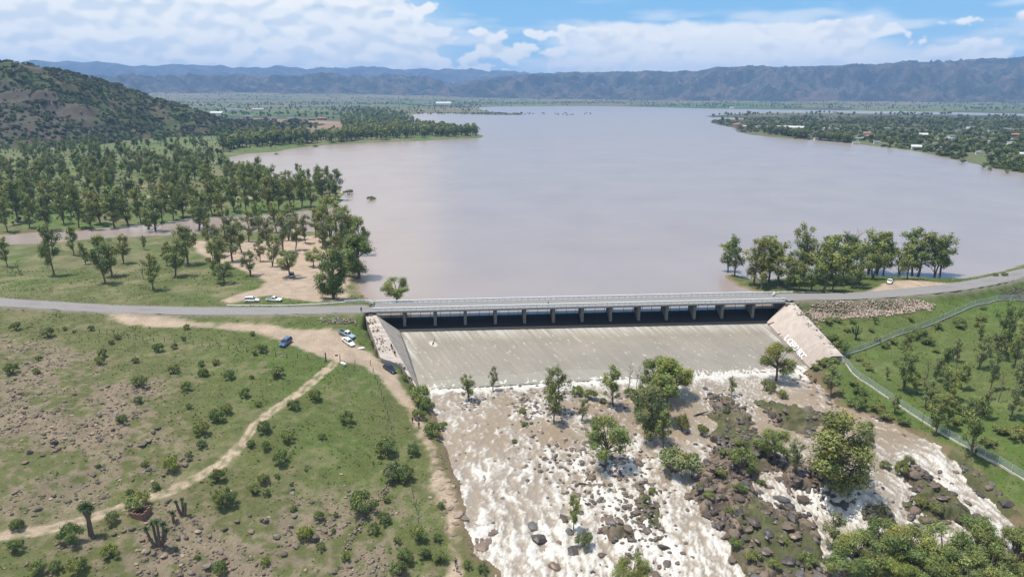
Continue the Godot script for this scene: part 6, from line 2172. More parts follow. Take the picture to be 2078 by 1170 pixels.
func build_fences() -> void:
	var left := [[[202, 676], [290, 691], [376, 698], [426, 704], [500, 714], [560, 724], [625, 728], [660, 733]], [[690, 733], [720, 737], [752, 741], [762, 768], [774, 803], [786, 842], [794, 872], [802, 902], [808, 934]], [[834, 985], [840, 1010], [846, 1035], [850, 1062]], [[690, 733], [660, 733]]]
	var names := ["wire fence of wooden posts from the left road to the gate", "wire fence of wooden posts from the gate down beside the bank path", "leaning end of the wire fence by the bank path", ""]
	for i in 3:
		var f := thing("wire_fence", names[i], "fence")
		var line := PackedVector3Array()
		for q in left[i]:
			line.append(gt(q[0], q[1]))
		var cv := PackedVector3Array()
		for k in line.size() - 1:
			var n := maxi(int(line[k].distance_to(line[k + 1]) / (2.6 if i < 2 else 1.8)), 1)
			for m in n:
				var p := line[k].lerp(line[k + 1], float(m) / n)
				p.y = land(p.x, p.z)
				cv.append(p)
		cv.append(line[-1])
		var tops: Array = []
		for k in cv.size():
			var s := Soup.new()
			var lean := Vector3(0.14 * sin(k * 2.7), 0, 0.12 * cos(k * 1.9)) * (1.0 if i < 2 else 3.0)
			s.tube([Vector3(0, -0.3, 0), lean * 0.5 + Vector3(0, 0.75, 0), lean + Vector3(0, 1.45 + 0.2 * sin(k * 4.1), 0)], [0.085, 0.075, 0.07], 6)
			part("post", s.done(), M.wood, f, cv[k])
			tops.append(cv[k] + lean)
		for h in [0.55, 0.95, 1.3]:
			var s := Soup.new()
			for k in tops.size() - 1:
				s.tube([tops[k] + Vector3(0, h, 0), (tops[k] + tops[k + 1]) / 2 + Vector3(0, h - 0.04, 0), tops[k + 1] + Vector3(0, h, 0)], [0.008, 0.008, 0.008], 3)
			part("wire", s.done(), M.wire, f)
	# the two thick gate posts
	for q in [[661, 733, 2.6, "thick dark left gate post where the track meets the dirt road"], [690, 733, 2.2, "thinner right gate post where the track meets the dirt road"]]:
		var s := Soup.new()
		s.tube([Vector3(0, -0.3, 0), Vector3(0.03, q[2] * 0.5, 0), Vector3(0.0, q[2], 0.02)], [0.19, 0.17, 0.16] if q[2] > 2.4 else [0.11, 0.1, 0.09], 8)
		var o := part("gate_post", s.done(), M.wood, self, gt(q[0], q[1]))
		tag(o, q[3], "post")
	# the mesh fence on its kerb on the right bank
	var right := [[[1693, 731], [1730, 718], [1768, 705], [1800, 691], [1850, 674], [1900, 656], [1945, 636], [1975, 623], [2010, 615], [2078, 611], [2160, 604]], [[1693, 731], [1730, 758], [1770, 786], [1810, 814], [1850, 841], [1900, 873], [1960, 908], [2020, 940], [2078, 974], [2140, 1012]]]
	names = ["long grey mesh fence on a concrete kerb climbing the right bank", "grey mesh fence on a concrete kerb along the right channel"]
	for i in 2:
		var f := thing("mesh_fence", names[i], "fence")
		var line := PackedVector3Array()
		for q in right[i]:
			line.append(gt(q[0], q[1]))
		line = smooth_line(line, 3.0)
		for k in line.size() - 1:
			var a := line[k]
			var b := line[k + 1]
			a.y = land(a.x, a.z)
			b.y = land(b.x, b.z)
			var d := (b - a).normalized()
			var bas := Basis(d, Vector3.UP, d.cross(Vector3.UP).normalized())
			var s := Soup.new()
			s.box((a + b) / 2 + Vector3(0, 0.12, 0), Vector3(a.distance_to(b), 0.55, 0.26), Color.WHITE, bas)
			part("kerb", s.done(), M.concrete if i == 1 else M.old_concrete, f)
			s = Soup.new()
			var up := Vector3(0, 2.15, 0)
			var lo := Vector3(0, 0.38, 0)
			s.quad(a + lo, a + up, b + up, b + lo)
			part("mesh_panel", s.done(), M.mesh_fence, f)
			s = Soup.new()
			s.tube([a + up, b + up], [0.025, 0.025], 5)
			part("top_rail", s.done(), M.mesh_rail, f)
			if k % 2 == 0 or i == 1:
				s = Soup.new()
				var n := bas.z * 0.16
				s.tube([a + Vector3(0, -0.7, 0) + n, a + Vector3(0, 2.25, 0) + n], [0.05, 0.045], 6)
				part("post", s.done(), M.post_white, f)

# ---------------------------------------------------------------- vehicles

func loft(s: Soup, rings: Array, col := Color.WHITE) -> void:
	var n: int = rings[0].size()
	for i in rings.size() - 1:
		for k in n:
			var j := (k + 1) % n
			s.quad(rings[i][k], rings[i][j], rings[i + 1][j], rings[i + 1][k], col)
	for k in range(1, n - 1):
		s.tri(rings[0][0], rings[0][k + 1], rings[0][k], col)
		s.tri(rings[-1][0], rings[-1][k], rings[-1][k + 1], col)

func hull(x: float, w: float, y0: float, y1: float, r: float) -> Array:
	return [Vector3(x, y0, -w + 0.08), Vector3(x, y0 + 0.12, -w), Vector3(x, y1 - r, -w), Vector3(x, y1, -w + r * 1.3), Vector3(x, y1, w - r * 1.3), Vector3(x, y1 - r, w), Vector3(x, y0 + 0.12, w), Vector3(x, y0, w - 0.08)]

func vehicle(sort: String, paint: String, at: Vector3, ahead: Vector3, label: String, category: String) -> void:
	# forward is +x; the ground is y = 0
	var dir := ahead - at
	var o := thing(category.replace(" ", "_") if category != "car" else "parked_car", label, category, at, atan2(-dir.z, dir.x))
	var n := (dir.normalized().cross(Vector3.UP)).normalized()
	o.basis = Basis(dir.normalized(), n.cross(dir.normalized()).normalized(), n)
	var m: Material = M["car_" + paint]
	var L := 4.3
	var W := 0.87
	var belt := 0.92
	var st: Array
	var cab: Array
	match sort:
		"suv":
			L = 4.6; W = 0.93; belt = 1.02
			st = [[-2.3, 0.80, 0.45, 0.92], [-2.2, 0.9, 0.3, 1.0], [-1.2, 0.93, 0.27, 1.04], [0.6, 0.93, 0.27, 1.02], [1.2, 0.92, 0.27, 0.98], [2.1, 0.87, 0.3, 0.86], [2.3, 0.74, 0.42, 0.72]]
			cab = [[-2.2, 1.02], [-1.95, 1.66], [-0.2, 1.72], [0.35, 1.62], [1.15, 1.0]]
		"hatch":
			L = 4.2
			st = [[-2.05, 0.74, 0.45, 0.85], [-1.95, 0.85, 0.28, 0.95], [-1.0, 0.88, 0.25, 0.96], [0.6, 0.88, 0.25, 0.93], [1.2, 0.86, 0.25, 0.88], [1.95, 0.8, 0.28, 0.74], [2.1, 0.66, 0.38, 0.6]]
			cab = [[-1.95, 0.95], [-1.5, 1.40], [-0.3, 1.47], [0.25, 1.38], [1.05, 0.9]]
		"sedan":
			L = 4.5
			st = [[-2.25, 0.74, 0.45, 0.85], [-2.15, 0.84, 0.28, 0.93], [-1.2, 0.87, 0.25, 0.95], [0.6, 0.88, 0.25, 0.92], [1.2, 0.86, 0.25, 0.87], [2.05, 0.8, 0.28, 0.74], [2.25, 0.66, 0.38, 0.6]]
			cab = [[-1.65, 0.93], [-1.0, 1.36], [-0.2, 1.43], [0.3, 1.36], [1.05, 0.9]]
		"beetle":
			L = 4.1
			st = [[-2.0, 0.5, 0.4, 0.62], [-1.7, 0.74, 0.3, 0.82], [-1.0, 0.80, 0.25, 0.92], [0.5, 0.80, 0.25, 0.92], [1.1, 0.76, 0.25, 0.88], [1.7, 0.66, 0.28, 0.74], [2.0, 0.44, 0.38, 0.55]]
			cab = [[-1.5, 0.88], [-0.9, 1.36], [-0.1, 1.48], [0.35, 1.38], [0.85, 0.9]]
		"pickup":
			L = 5.2; W = 0.93; belt = 1.0
			st = [[-2.6, 0.86, 0.5, 0.72], [-2.5, 0.9, 0.38, 0.74], [-0.6, 0.93, 0.36, 0.76], [-0.5, 0.93, 0.34, 1.02], [0.9, 0.93, 0.34, 1.0], [1.3, 0.92, 0.34, 0.98], [2.35, 0.88, 0.36, 0.90], [2.6, 0.80, 0.44, 0.74]]
			cab = [[-0.62, 1.0], [-0.5, 1.56], [0.1, 1.64], [0.45, 1.56], [1.1, 0.98]]
	var s := Soup.new()
	var rings: Array = []
	for q in st:
		rings.append(hull(q[0], q[1], q[2], q[3], 0.12))
	loft(s, rings)
	part("body", s.done(), m, o)
	# glasshouse, then roof and pillars in paint
	s = Soup.new()
	rings = []
	for q in cab:
		var k: float = (q[1] - 0.9) / 0.75
		var w: float = (W - 0.05) * (1.0 - 0.19 * k)
		rings.append([Vector3(q[0], belt - 0.15, -W + 0.06), Vector3(q[0], q[1], -w), Vector3(q[0], q[1], w), Vector3(q[0], belt - 0.15, W - 0.06)])
	loft(s, rings)
	part("glass", s.done(), M.glass, o)
	s = Soup.new()
	var rr: Array = []
	for i in range(1, cab.size() - 1):
		var q: Array = cab[i]
		var w: float = (W - 0.05) * (1.0 - 0.19 * (q[1] - 0.9) / 0.75) + 0.012
		rr.append([Vector3(q[0], q[1] - 0.07, -w), Vector3(q[0], q[1] + 0.03, -w + 0.1), Vector3(q[0], q[1] + 0.03, w - 0.1), Vector3(q[0], q[1] - 0.07, w)])
	loft(s, rr)
	for sd in [-1.0, 1.0]:
		for pair in [[0, 1], [3, 4]]:
			var a: Array = cab[pair[0]]
			var b: Array = cab[pair[1]]
			var wa: float = (W - 0.05) * (1.0 - 0.19 * (a[1] - 0.9) / 0.75) + 0.01
			var wb: float = (W - 0.05) * (1.0 - 0.19 * (b[1] - 0.9) / 0.75) + 0.01
			s.tube([Vector3(a[0], a[1], wa * sd), Vector3(b[0], b[1], wb * sd)], [0.05, 0.05], 4)
		s.tube([Vector3(-0.35, belt - 0.05, (W - 0.03) * sd), Vector3(-0.35, cab[2][1] - 0.02, (W - 0.19) * sd)], [0.045, 0.045], 4)
	part("roof", s.done(), M.car_white if paint == "sky" else m, o)
	if sort == "pickup":
		s = Soup.new()
		for sd in [-1.0, 1.0]:
			s.box(Vector3(-1.58, 0.86, 0.88 * sd), Vector3(2.0, 0.36, 0.1))
		s.box(Vector3(-2.56, 0.86, 0), Vector3(0.08, 0.36, 1.72))
		part("bed_side", s.done(), m, o)
		s = Soup.new()
		s.box(Vector3(-1.55, 0.775, 0), Vector3(1.9, 0.03, 1.66))
		part("bed_floor", s.done(), M.trim, o)
	var ax := L * 0.5 - 0.85
	for q in [[ax, 1.0], [ax, -1.0], [-ax, 1.0], [-ax, -1.0]]:
		var r := 0.34 if sort in ["suv", "pickup"] else 0.30
		s = Soup.new()
		s.tube([Vector3(0, 0, -0.11), Vector3(0, 0, 0.11)], [r, r], 14)
		var wheel := part("wheel", s.done(), M.tyre, o, Vector3(q[0], r, (W - 0.09) * q[1]))
		s = Soup.new()
		s.tube([Vector3(0, 0, -0.118), Vector3(0, 0, 0.118)], [r * 0.6, r * 0.6], 10)
		part("rim", s.done(), M.rim, wheel)
	var front: Array = st[-2]
	var rear: Array = st[1]
	for sd in [-1.0, 1.0]:
		s = Soup.new()
		s.box(Vector3(front[0] + 0.09, front[3] - 0.14, (front[1] - 0.2) * sd), Vector3(0.12, 0.14, 0.3))
		part("headlight", s.done(), M.lamp, o)
		s = Soup.new()
		s.box(Vector3(rear[0] - 0.06, rear[3] - 0.16, (rear[1] - 0.12) * sd), Vector3(0.1, 0.2, 0.14))
		part("tail_light", s.done(), M.tail, o)
	for q in [[st[-1][0], st[-1][1]], [st[0][0], st[0][1]]]:
		s = Soup.new()
		s.box(Vector3(q[0], 0.48, 0), Vector3(0.14, 0.2, q[1] * 2.0 + 0.1))
		part("bumper", s.done(), m if sort != "pickup" else M.trim, o)

func build_vehicles() -> void:
	vehicle("suv", "white", gt(511, 612), gt(560, 611), "white estate car parked on the left of two beside the sandy lot", "car")
	vehicle("pickup", "white", gt(556, 611), gt(600, 612), "white pickup truck parked behind the white estate car by the sandy lot", "pickup truck")
	vehicle("suv", "grey", gt(592, 562), gt(591, 575), "dark car parked nose out under a round shade tree in the sandy lot", "car")
	vehicle("suv", "blue", gt(580, 698), gt(570, 706), "blue off-road car parked at the edge of the dirt road", "car")
	vehicle("pickup", "sky", gt(703, 681), gt(716, 687), "light blue pickup truck with a white roof beside the spillway bank", "pickup truck")
	vehicle("sedan", "white", gt(706, 696), gt(717, 704), "white saloon car parked just below the light blue pickup", "car")
	vehicle("hatch", "black", gt(790, 751), gt(808, 763), "black hatchback parked on the dirt path beside the spillway wall", "car")
	vehicle("beetle", "white", gt(1806, 574), gt(1800, 582), "small rounded white car parked in the pale lot right of the grove", "car")

# ---------------------------------------------------------------- people

func person_mesh(pose: int, shirt: Color, legs: Color, skin: Color) -> ArrayMesh:
	# one skin round a posed skeleton, by surface nets
	var step := 0.045
	var g := 0.16 * (1.0 if pose == 1 else 0.35)
	var arm := 0.22 if pose == 1 else 0.04
	var bones: Array = [
		[Vector3(0, 0.98, 0), Vector3(0, 1.40, 0.01), 0.135, 0.165], [Vector3(-0.13, 1.40, 0), Vector3(0.13, 1.40, 0), 0.085, 0.085],
		[Vector3(0, 1.44, 0), Vector3(0, 1.56, 0.02), 0.06, 0.055], [Vector3(0, 1.62, 0.02), Vector3(0, 1.70, 0.015), 0.092, 0.10], [Vector3(0, 1.64, 0.11), Vector3(0, 1.62, 0.125), 0.018, 0.02],
		[Vector3(-0.1, 0.95, 0), Vector3(-0.11, 0.5, g), 0.105, 0.07], [Vector3(-0.11, 0.5, g), Vector3(-0.11, 0.09, g * 0.6), 0.068, 0.045], [Vector3(-0.11, 0.05, g * 0.6 - 0.03), Vector3(-0.12, 0.04, g * 0.6 + 0.15), 0.05, 0.04],
		[Vector3(0.1, 0.95, 0), Vector3(0.11, 0.5, -g * 0.5), 0.105, 0.07], [Vector3(0.11, 0.5, -g * 0.5), Vector3(0.11, 0.09, -g * 1.6), 0.068, 0.045], [Vector3(0.11, 0.05, -g * 1.6 - 0.03), Vector3(0.12, 0.04, -g * 1.6 + 0.15), 0.05, 0.04],
		[Vector3(-0.21, 1.39, 0), Vector3(-0.25, 1.12, -arm), 0.06, 0.045], [Vector3(-0.25, 1.12, -arm), Vector3(-0.24, 0.86, arm * 0.3), 0.043, 0.032], [Vector3(-0.24, 0.85, arm * 0.3), Vector3(-0.235, 0.75, arm * 0.4), 0.036, 0.026],
		[Vector3(0.21, 1.39, 0), Vector3(0.25, 1.12, arm), 0.06, 0.045]]
	if pose == 2:
		bones.append_array([[Vector3(0.25, 1.12, arm), Vector3(0.17, 1.32, 0.25), 0.043, 0.032], [Vector3(0.17, 1.32, 0.25), Vector3(0.14, 1.40, 0.28), 0.036, 0.026]])
	else:
		bones.append_array([[Vector3(0.25, 1.12, arm), Vector3(0.24, 0.86, arm * 1.4), 0.043, 0.032], [Vector3(0.24, 0.85, arm * 1.4), Vector3(0.235, 0.75, arm * 1.5), 0.036, 0.026]])
	var nx := 16
	var ny := 42
	var nz := 19
	var o := Vector3(-0.36, -0.04, -0.42)
	var f := PackedFloat32Array()
	f.resize(nx * ny * nz)
	for k in nz:
		for j in ny:
			for i in nx:
				var p := o + Vector3(i, j, k) * step
				var d := 1.0
				for b in bones:
					var a: Vector3 = b[0]
					var e: Vector3 = b[1] - a
					var t := clampf((p - a).dot(e) / e.length_squared(), 0.0, 1.0)
					var q := (p - a - e * t).length() - lerpf(b[2], b[3], t)
					var h := maxf(0.03 - absf(d - q), 0.0) / 0.03
					d = minf(d, q) - h * h * 0.0075
				f[(k * ny + j) * nx + i] = d
	var at := PackedInt32Array()
	at.resize(nx * ny * nz)
	at.fill(-1)
	var v := PackedVector3Array()
	var c := PackedColorArray()
	var off := [0, 1, nx, nx + 1, nx * ny, nx * ny + 1, nx * ny + nx, nx * ny + nx + 1]
	for k in nz - 1:
		for j in ny - 1:
			for i in nx - 1:
				var n := (k * ny + j) * nx + i
				var sum := Vector3.ZERO
				var hits := 0
				for e in [[0, 1], [2, 3], [4, 5], [6, 7], [0, 2], [1, 3], [4, 6], [5, 7], [0, 4], [1, 5], [2, 6], [3, 7]]:
					var a := f[n + off[e[0]]]
					var b := f[n + off[e[1]]]
					if (a < 0.0) != (b < 0.0):
						var t := a / (a - b)
						var p0 := Vector3(e[0] & 1, (e[0] >> 1) & 1, e[0] >> 2)
						var p1 := Vector3(e[1] & 1, (e[1] >> 1) & 1, e[1] >> 2)
						sum += p0.lerp(p1, t)
						hits += 1
				if hits == 0:
					continue
				at[n] = v.size()
				var p := o + (Vector3(i, j, k) + sum / hits) * step
				v.append(p)
				var col := shirt
				if p.y < 0.09:
					col = Color(0.03, 0.028, 0.026)
				elif p.y < 0.98 and absf(p.x) < 0.205:
					col = legs
				elif p.y > 1.68 or (p.y > 1.58 and p.z < 0.0):
					col = Color(0.012, 0.01, 0.009)
				elif p.y > 1.47 or (absf(p.x) > 0.205 and p.y < 1.1) or p.z > 0.2 and p.y > 1.2:
					col = skin
				c.append(col)
	var idx := PackedInt32Array()
	for k in range(1, nz - 1):
		for j in range(1, ny - 1):
			for i in range(1, nx - 1):
				var n := (k * ny + j) * nx + i
				for ax in 3:
					var d: int = [1, nx, nx * ny][ax]
					var u: int = [nx, nx * ny, 1][ax]
					var w: int = [nx * ny, 1, nx][ax]
					var a := f[n] < 0.0
					if a == (f[n + d] < 0.0):
						continue
					var q := [at[n], at[n - u], at[n - u - w], at[n - w]]
					if a:
						idx.append_array([q[0], q[2], q[1], q[0], q[3], q[2]])
					else:
						idx.append_array([q[0], q[1], q[2], q[0], q[2], q[3]])
	return indexed(v, c, idx)

func build_people() -> void:
	var skin := Color(0.32, 0.19, 0.12)
	var set_ := [
		[784, 703, 0, Color(0.03, 0.03, 0.04), Color(0.04, 0.05, 0.08), "person in dark clothes, farthest up the group on the left spillway wall", 0.6],
		[787, 706, 2, Color(0.05, 0.06, 0.10), Color(0.03, 0.03, 0.03), "person with a raised hand in the group on the left spillway wall", 1.4],
		[790, 709, 0, Color(0.5, 0.5, 0.52), Color(0.03, 0.03, 0.05), "person in a pale shirt in the group on the left spillway wall", 2.0],
		[792, 712, 0, Color(0.04, 0.03, 0.03), Color(0.10, 0.09, 0.08), "person in black, nearest of the group on the left spillway wall", 1.0],
		[837, 858, 1, Color(0.02, 0.02, 0.025), Color(0.025, 0.025, 0.03), "person in black walking ahead on the dirt path by the rapids", 0.3],
		[850, 868, 1, Color(0.03, 0.03, 0.03), Color(0.04, 0.04, 0.05), "person in dark clothes walking behind on the path by the rapids", 0.3],
		[928, 1160, 0, Color(0.30, 0.32, 0.36), Color(0.03, 0.03, 0.04), "person in a grey top standing on the bank path at the bottom edge", 2.6],
		[925, 1148, 0, Color(0.05, 0.06, 0.12), Color(0.12, 0.11, 0.10), "person in dark blue standing higher on the bank path at the bottom edge", 0.4],
		[1980, 923, 0, Color(0.04, 0.035, 0.03), Color(0.03, 0.03, 0.03), "person standing under the tree by the mesh fence on the right bank", -0.6]]
	for q in set_:
		var p := gt(q[0], q[1])
		if q[1] < 720:
			# on the bench of the wall
			var t: float = 0.50 + 0.03 * (q[0] - 784) / 2.5
			p = wall_line(0, 1, t).lerp(wall_line(0, 2, t), 0.22)
		var o := part("person", person_mesh(q[2], q[3], q[4], skin), M.body, self, p)
		o.rotation.y = q[6]
		tag(o, q[5], "person")
	var on_deck := part("person", person_mesh(1, Color(0.03, 0.03, 0.035), Color(0.03, 0.03, 0.04), skin), M.body, self, deck_at(0.415, -1.3, DECK_TOP - 0.08))
	on_deck.rotation.y = PI / 2
	tag(on_deck, "person in black walking along the bridge by the near railing", "person")
	var by_road := part("person", person_mesh(0, Color(0.02, 0.02, 0.022), Color(0.02, 0.02, 0.022), skin), M.body, self, gt(733, 633))
	tag(by_road, "person in black standing at the roadside by the bridge's left end", "person")

# ---------------------------------------------------------------- odd things

func spiky_head(s: Soup, at: Vector3, r: float, n: int) -> void:
	for i in n:
		var d := Vector3(rng.randfn(), rng.randfn() * 0.8 + 0.35, rng.randfn()).normalized()
		var side := d.cross(Vector3(rng.randfn(), rng.randfn(), rng.randfn())).normalized() * r * 0.09
		s.tri(at - side, at + d * r * rng.randf_range(0.75, 1.1), at + side, Color(0.12, 0.16, 0.075) * rng.randf_range(0.7, 1.3))

func build_oddments() -> void:
	rng.seed = 321
	for q in [[[184, 1086, 0], [[0.1, 0.0, 6.0, 1.3], [-0.7, 0.1, 5.6, 1.0], [0.75, -0.1, 5.5, 1.0]], "single-trunked yucca with a bushy head at the left bottom corner"], [[322, 1110, 1], [[-1.7, 0.3, 4.0, 0.8], [-0.6, -0.2, 4.9, 0.95], [0.5, 0.3, 5.4, 0.9], [1.3, -0.3, 4.6, 0.85], [1.9, 0.2, 3.6, 0.7]], "many-trunked yucca with pale stems near the brick ruin"], [[371, 1045, 1], [[-0.9, 0.2, 3.0, 0.55], [0.1, -0.2, 3.3, 0.6], [0.9, 0.3, 2.6, 0.5]], "branching yucca just right of the brick ruin"], [[352, 1060, 1], [[0.0, 0.0, 2.0, 0.75]], "short yucca between the brick ruin and the many-trunked one"]]:
		var p := gt(q[0][0], q[0][1])
		var o := thing("yucca", q[2], "yucca", p)
		for k in q[1].size():
			var b: Array = q[1][k]
			var s := Soup.new()
			var split: float = 3.6 if q[0][2] == 0 else 0.0
			var root := Vector3(0.1 * k - 0.1, split, 0) if q[0][2] == 0 and k > 0 else Vector3(b[0] * 0.25, -0.2, b[1] * 0.25)
			s.tube([root, root.lerp(Vector3(b[0], b[2], b[1]), 0.5) + Vector3(b[0] * 0.12, 0, 0), Vector3(b[0], b[2], b[1])], [0.5 if q[0][2] == 0 and k == 0 else 0.3, 0.38 if q[0][2] == 0 and k == 0 else 0.25, 0.2], 7)
			part("stem", s.done(), M.trunk, o)
			s = Soup.new()
			spiky_head(s, Vector3(b[0], b[2], b[1]), b[3] * 1.15, 150)
			part("leaf_head", s.done(), M.yucca, o)
	for q in [[1737, 689, 4.6, "large dark candelabra cactus between the rubble and the mesh fence"], [1776, 657, 2.6, "small dark candelabra cactus just below the rubble"], [1934, 731, 4.0, "dark candelabra cactus standing inside the mesh fence"]]:
		var o := thing("cactus", q[3], "cactus", gt(q[0], q[1]))
		var h: float = q[2]
		var s := Soup.new()
		s.tube([Vector3(0, -0.2, 0), Vector3(0, h * 0.4, 0)], [h * 0.055, h * 0.05], 7)
		part("stem", s.done(), M.cactus, o)
		for i in 11:
			var a := TAU * i / 11.0 + rng.randf() * 0.3
			var r := rng.randf_range(0.12, 0.36) * h
			s = Soup.new()
			s.tube([Vector3(0, h * rng.randf_range(0.3, 0.4), 0), Vector3(cos(a) * r * 0.8, h * 0.5, sin(a) * r * 0.8), Vector3(cos(a) * r, h * rng.randf_range(0.72, 0.95), sin(a) * r)], [h * 0.035, h * 0.035, h * 0.028], 6)
			part("branch", s.done(), M.cactus, o)
			s = Soup.new()
			spiky_head(s, Vector3(cos(a) * r, h * 0.85, sin(a) * r), h * 0.10, 14)
			part("pad", s.done(), M.cactus, o)
	# a roofless brick hut
	var c0 := gt(266, 1050)
	var c1 := gt(291, 1058)
	var c2 := gt(307, 1040)
	var hut := thing("brick_ruin", "small roofless brown brick hut beside the dirt track at the lower left", "ruin", c1)
	var a0 := c0 - c1
	var a1 := c2 - c1
	a0.y = 0
	a1.y = 0
	for w in [[Vector3.ZERO, a0, 1.55, 1.35], [Vector3.ZERO, a1, 1.55, 1.9], [a0, a0 + a1, 1.35, 1.3], [a1, a0 + a1, 1.8, 1.2]]:
		var s := Soup.new()
		var n := 9
		var d: Vector3 = (w[1] - w[0]).normalized()
		var bas := Basis(d, Vector3.UP, d.cross(Vector3.UP))
		var len: float = w[0].distance_to(w[1])
		for i in n:
			var top := lerpf(w[2], w[3], i / 8.0) + 0.14 * sin(i * 2.3 + len)
			s.box(w[0].lerp(w[1], (i + 0.5) / n) + Vector3(0, top * 0.5 - 0.2, 0), Vector3(len / n - 0.004, top + 0.4, 0.24), Color.WHITE, bas)
		part("wall", s.done(), M.brick, hut)
	# white trough by the gate
	var tr := thing("trough", "white upturned trough lying in the grass beside the gate", "trough", gt(696, 740), 0.9)
	var s := Soup.new()
	s.box(Vector3(0, 0.3, 0), Vector3(0.6, 0.5, 1.9))
	part("basin", s.done(), M.white_paint, tr)
	s = Soup.new()
	s.box(Vector3(0, 0.57, 0), Vector3(0.72, 0.06, 2.0))
	part("rim", s.done(), M.white_paint, tr)
	# gate board and a slab of concrete
	s = Soup.new()
	s.box(Vector3(0, 0.9, 0), Vector3(0.9, 0.4, 0.06))
	tag(part("gate_board", s.done(), M.trim, self, gt(683, 727)), "small black board hanging in the gateway of the track", "board")
	s = Soup.new()
	s.box(Vector3(0, 0.12, 0), Vector3(1.8, 0.3, 1.3), Color.WHITE, Basis(Vector3.UP, 0.5))
	tag(part("concrete_slab", s.done(), M.concrete, self, gt(733, 707)), "pale concrete slab lying in the grass beside the left spillway wall", "slab")
	# driftwood
	var p := gr(1421, 842)
	s = Soup.new()
	s.tube([Vector3(-1.9, 0.05, 0.7), Vector3(-0.6, 0.35, 0.2), Vector3(0.8, 0.5, -0.2), Vector3(2.2, 0.9, -0.5)], [0.18, 0.24, 0.2, 0.1], 7)
	s.tube([Vector3(-0.6, 0.35, 0.2), Vector3(-1.3, 0.6, 0.9), Vector3(-1.8, 0.5, 1.3)], [0.14, 0.09, 0.05], 5)
	s.tube([Vector3(0.4, 0.45, 0), Vector3(1.0, 0.2, 0.6)], [0.12, 0.05], 5)
	tag(part("drift_log", s.done(), M.drift, self, p), "dark broken log stranded in the rapids left of the rocky island", "log")
	p = gr(1186, 985)
	s = Soup.new()
	s.tube([Vector3(-1.2, 0.3, -0.5), Vector3(0, 0.5, 0), Vector3(1.2, 0.4, 0.5)], [0.12, 0.16, 0.08], 6)
	tag(part("drift_log", s.done(), M.drift, self, p), "short dark log lying over rocks in the middle of the rapids", "log")
	var t := ch_point(0.075, 0.46)
	s = Soup.new()
	s.tube([Vector3(-0.4, -0.4, 0.4), Vector3(0.05, 0.5, 0), Vector3(0.35, 1.7, -0.3)], [0.2, 0.16, 0.06], 6)
	s.tube([Vector3(0.05, 0.4, 0), Vector3(-0.6, 0.7, 0.5)], [0.13, 0.07], 5)
	tag(part("snag", s.done(), M.drift, self, t), "dark snag sticking out of the water sheet near the spillway's left side", "snag")
	# a road marker by the bridge
	# weeds in the cracks of the left bench and along the right wall top
	var tuft := tuft_mesh()
	var places: Array = []
	var cols := PackedColorArray()
	for side in 2:
		for k in 260 if side == 0 else 200:
			var a := floorf(rng.randf() * 8.0) / 8.0 + rng.randfn() * 0.012 if rng.randf() < 0.45 else rng.randf()
			a = clampf(a, 0.01, 0.99)
			if n_a.get_noise_2d(a * 9.0, side * 5.0) < -0.05:
				continue
			var in_ := wall_line(side, 1, a)
			var out := wall_line(side, 2, a)
			var w := in_.lerp(out, rng.randf_range(0.35, 1.1) if side == 0 else rng.randf_range(-0.02, 1.2))
			var sc := rng.randf_range(0.25, 0.6)
			places.append(Transform3D(Basis(Vector3.UP, rng.randf() * TAU).scaled(Vector3(sc, sc, sc)), w))
			cols.append(Color(0.15, 0.13, 0.06) * rng.randf_range(0.6, 1.2))
	scatter("weeds", tuft, M.grass, places, "weeds in the joints of the spillway walls", cols)

func ch_point(s: float, t: float) -> Vector3:
	var top: Vector3 = ch.tl.lerp(ch.tr, s)
	var foot: Vector3 = ch.bl.lerp(ch.br, s)
	var q := (t - 0.3) / 0.7
	var p := top.lerp(foot, q * 1.04)
	p.y = lerpf(top.y, foot.y, 1.0 - pow(maxf(1.0 - q * 1.06, 0.0), 1.25))
	return p

# ---------------------------------------------------------------- buildings

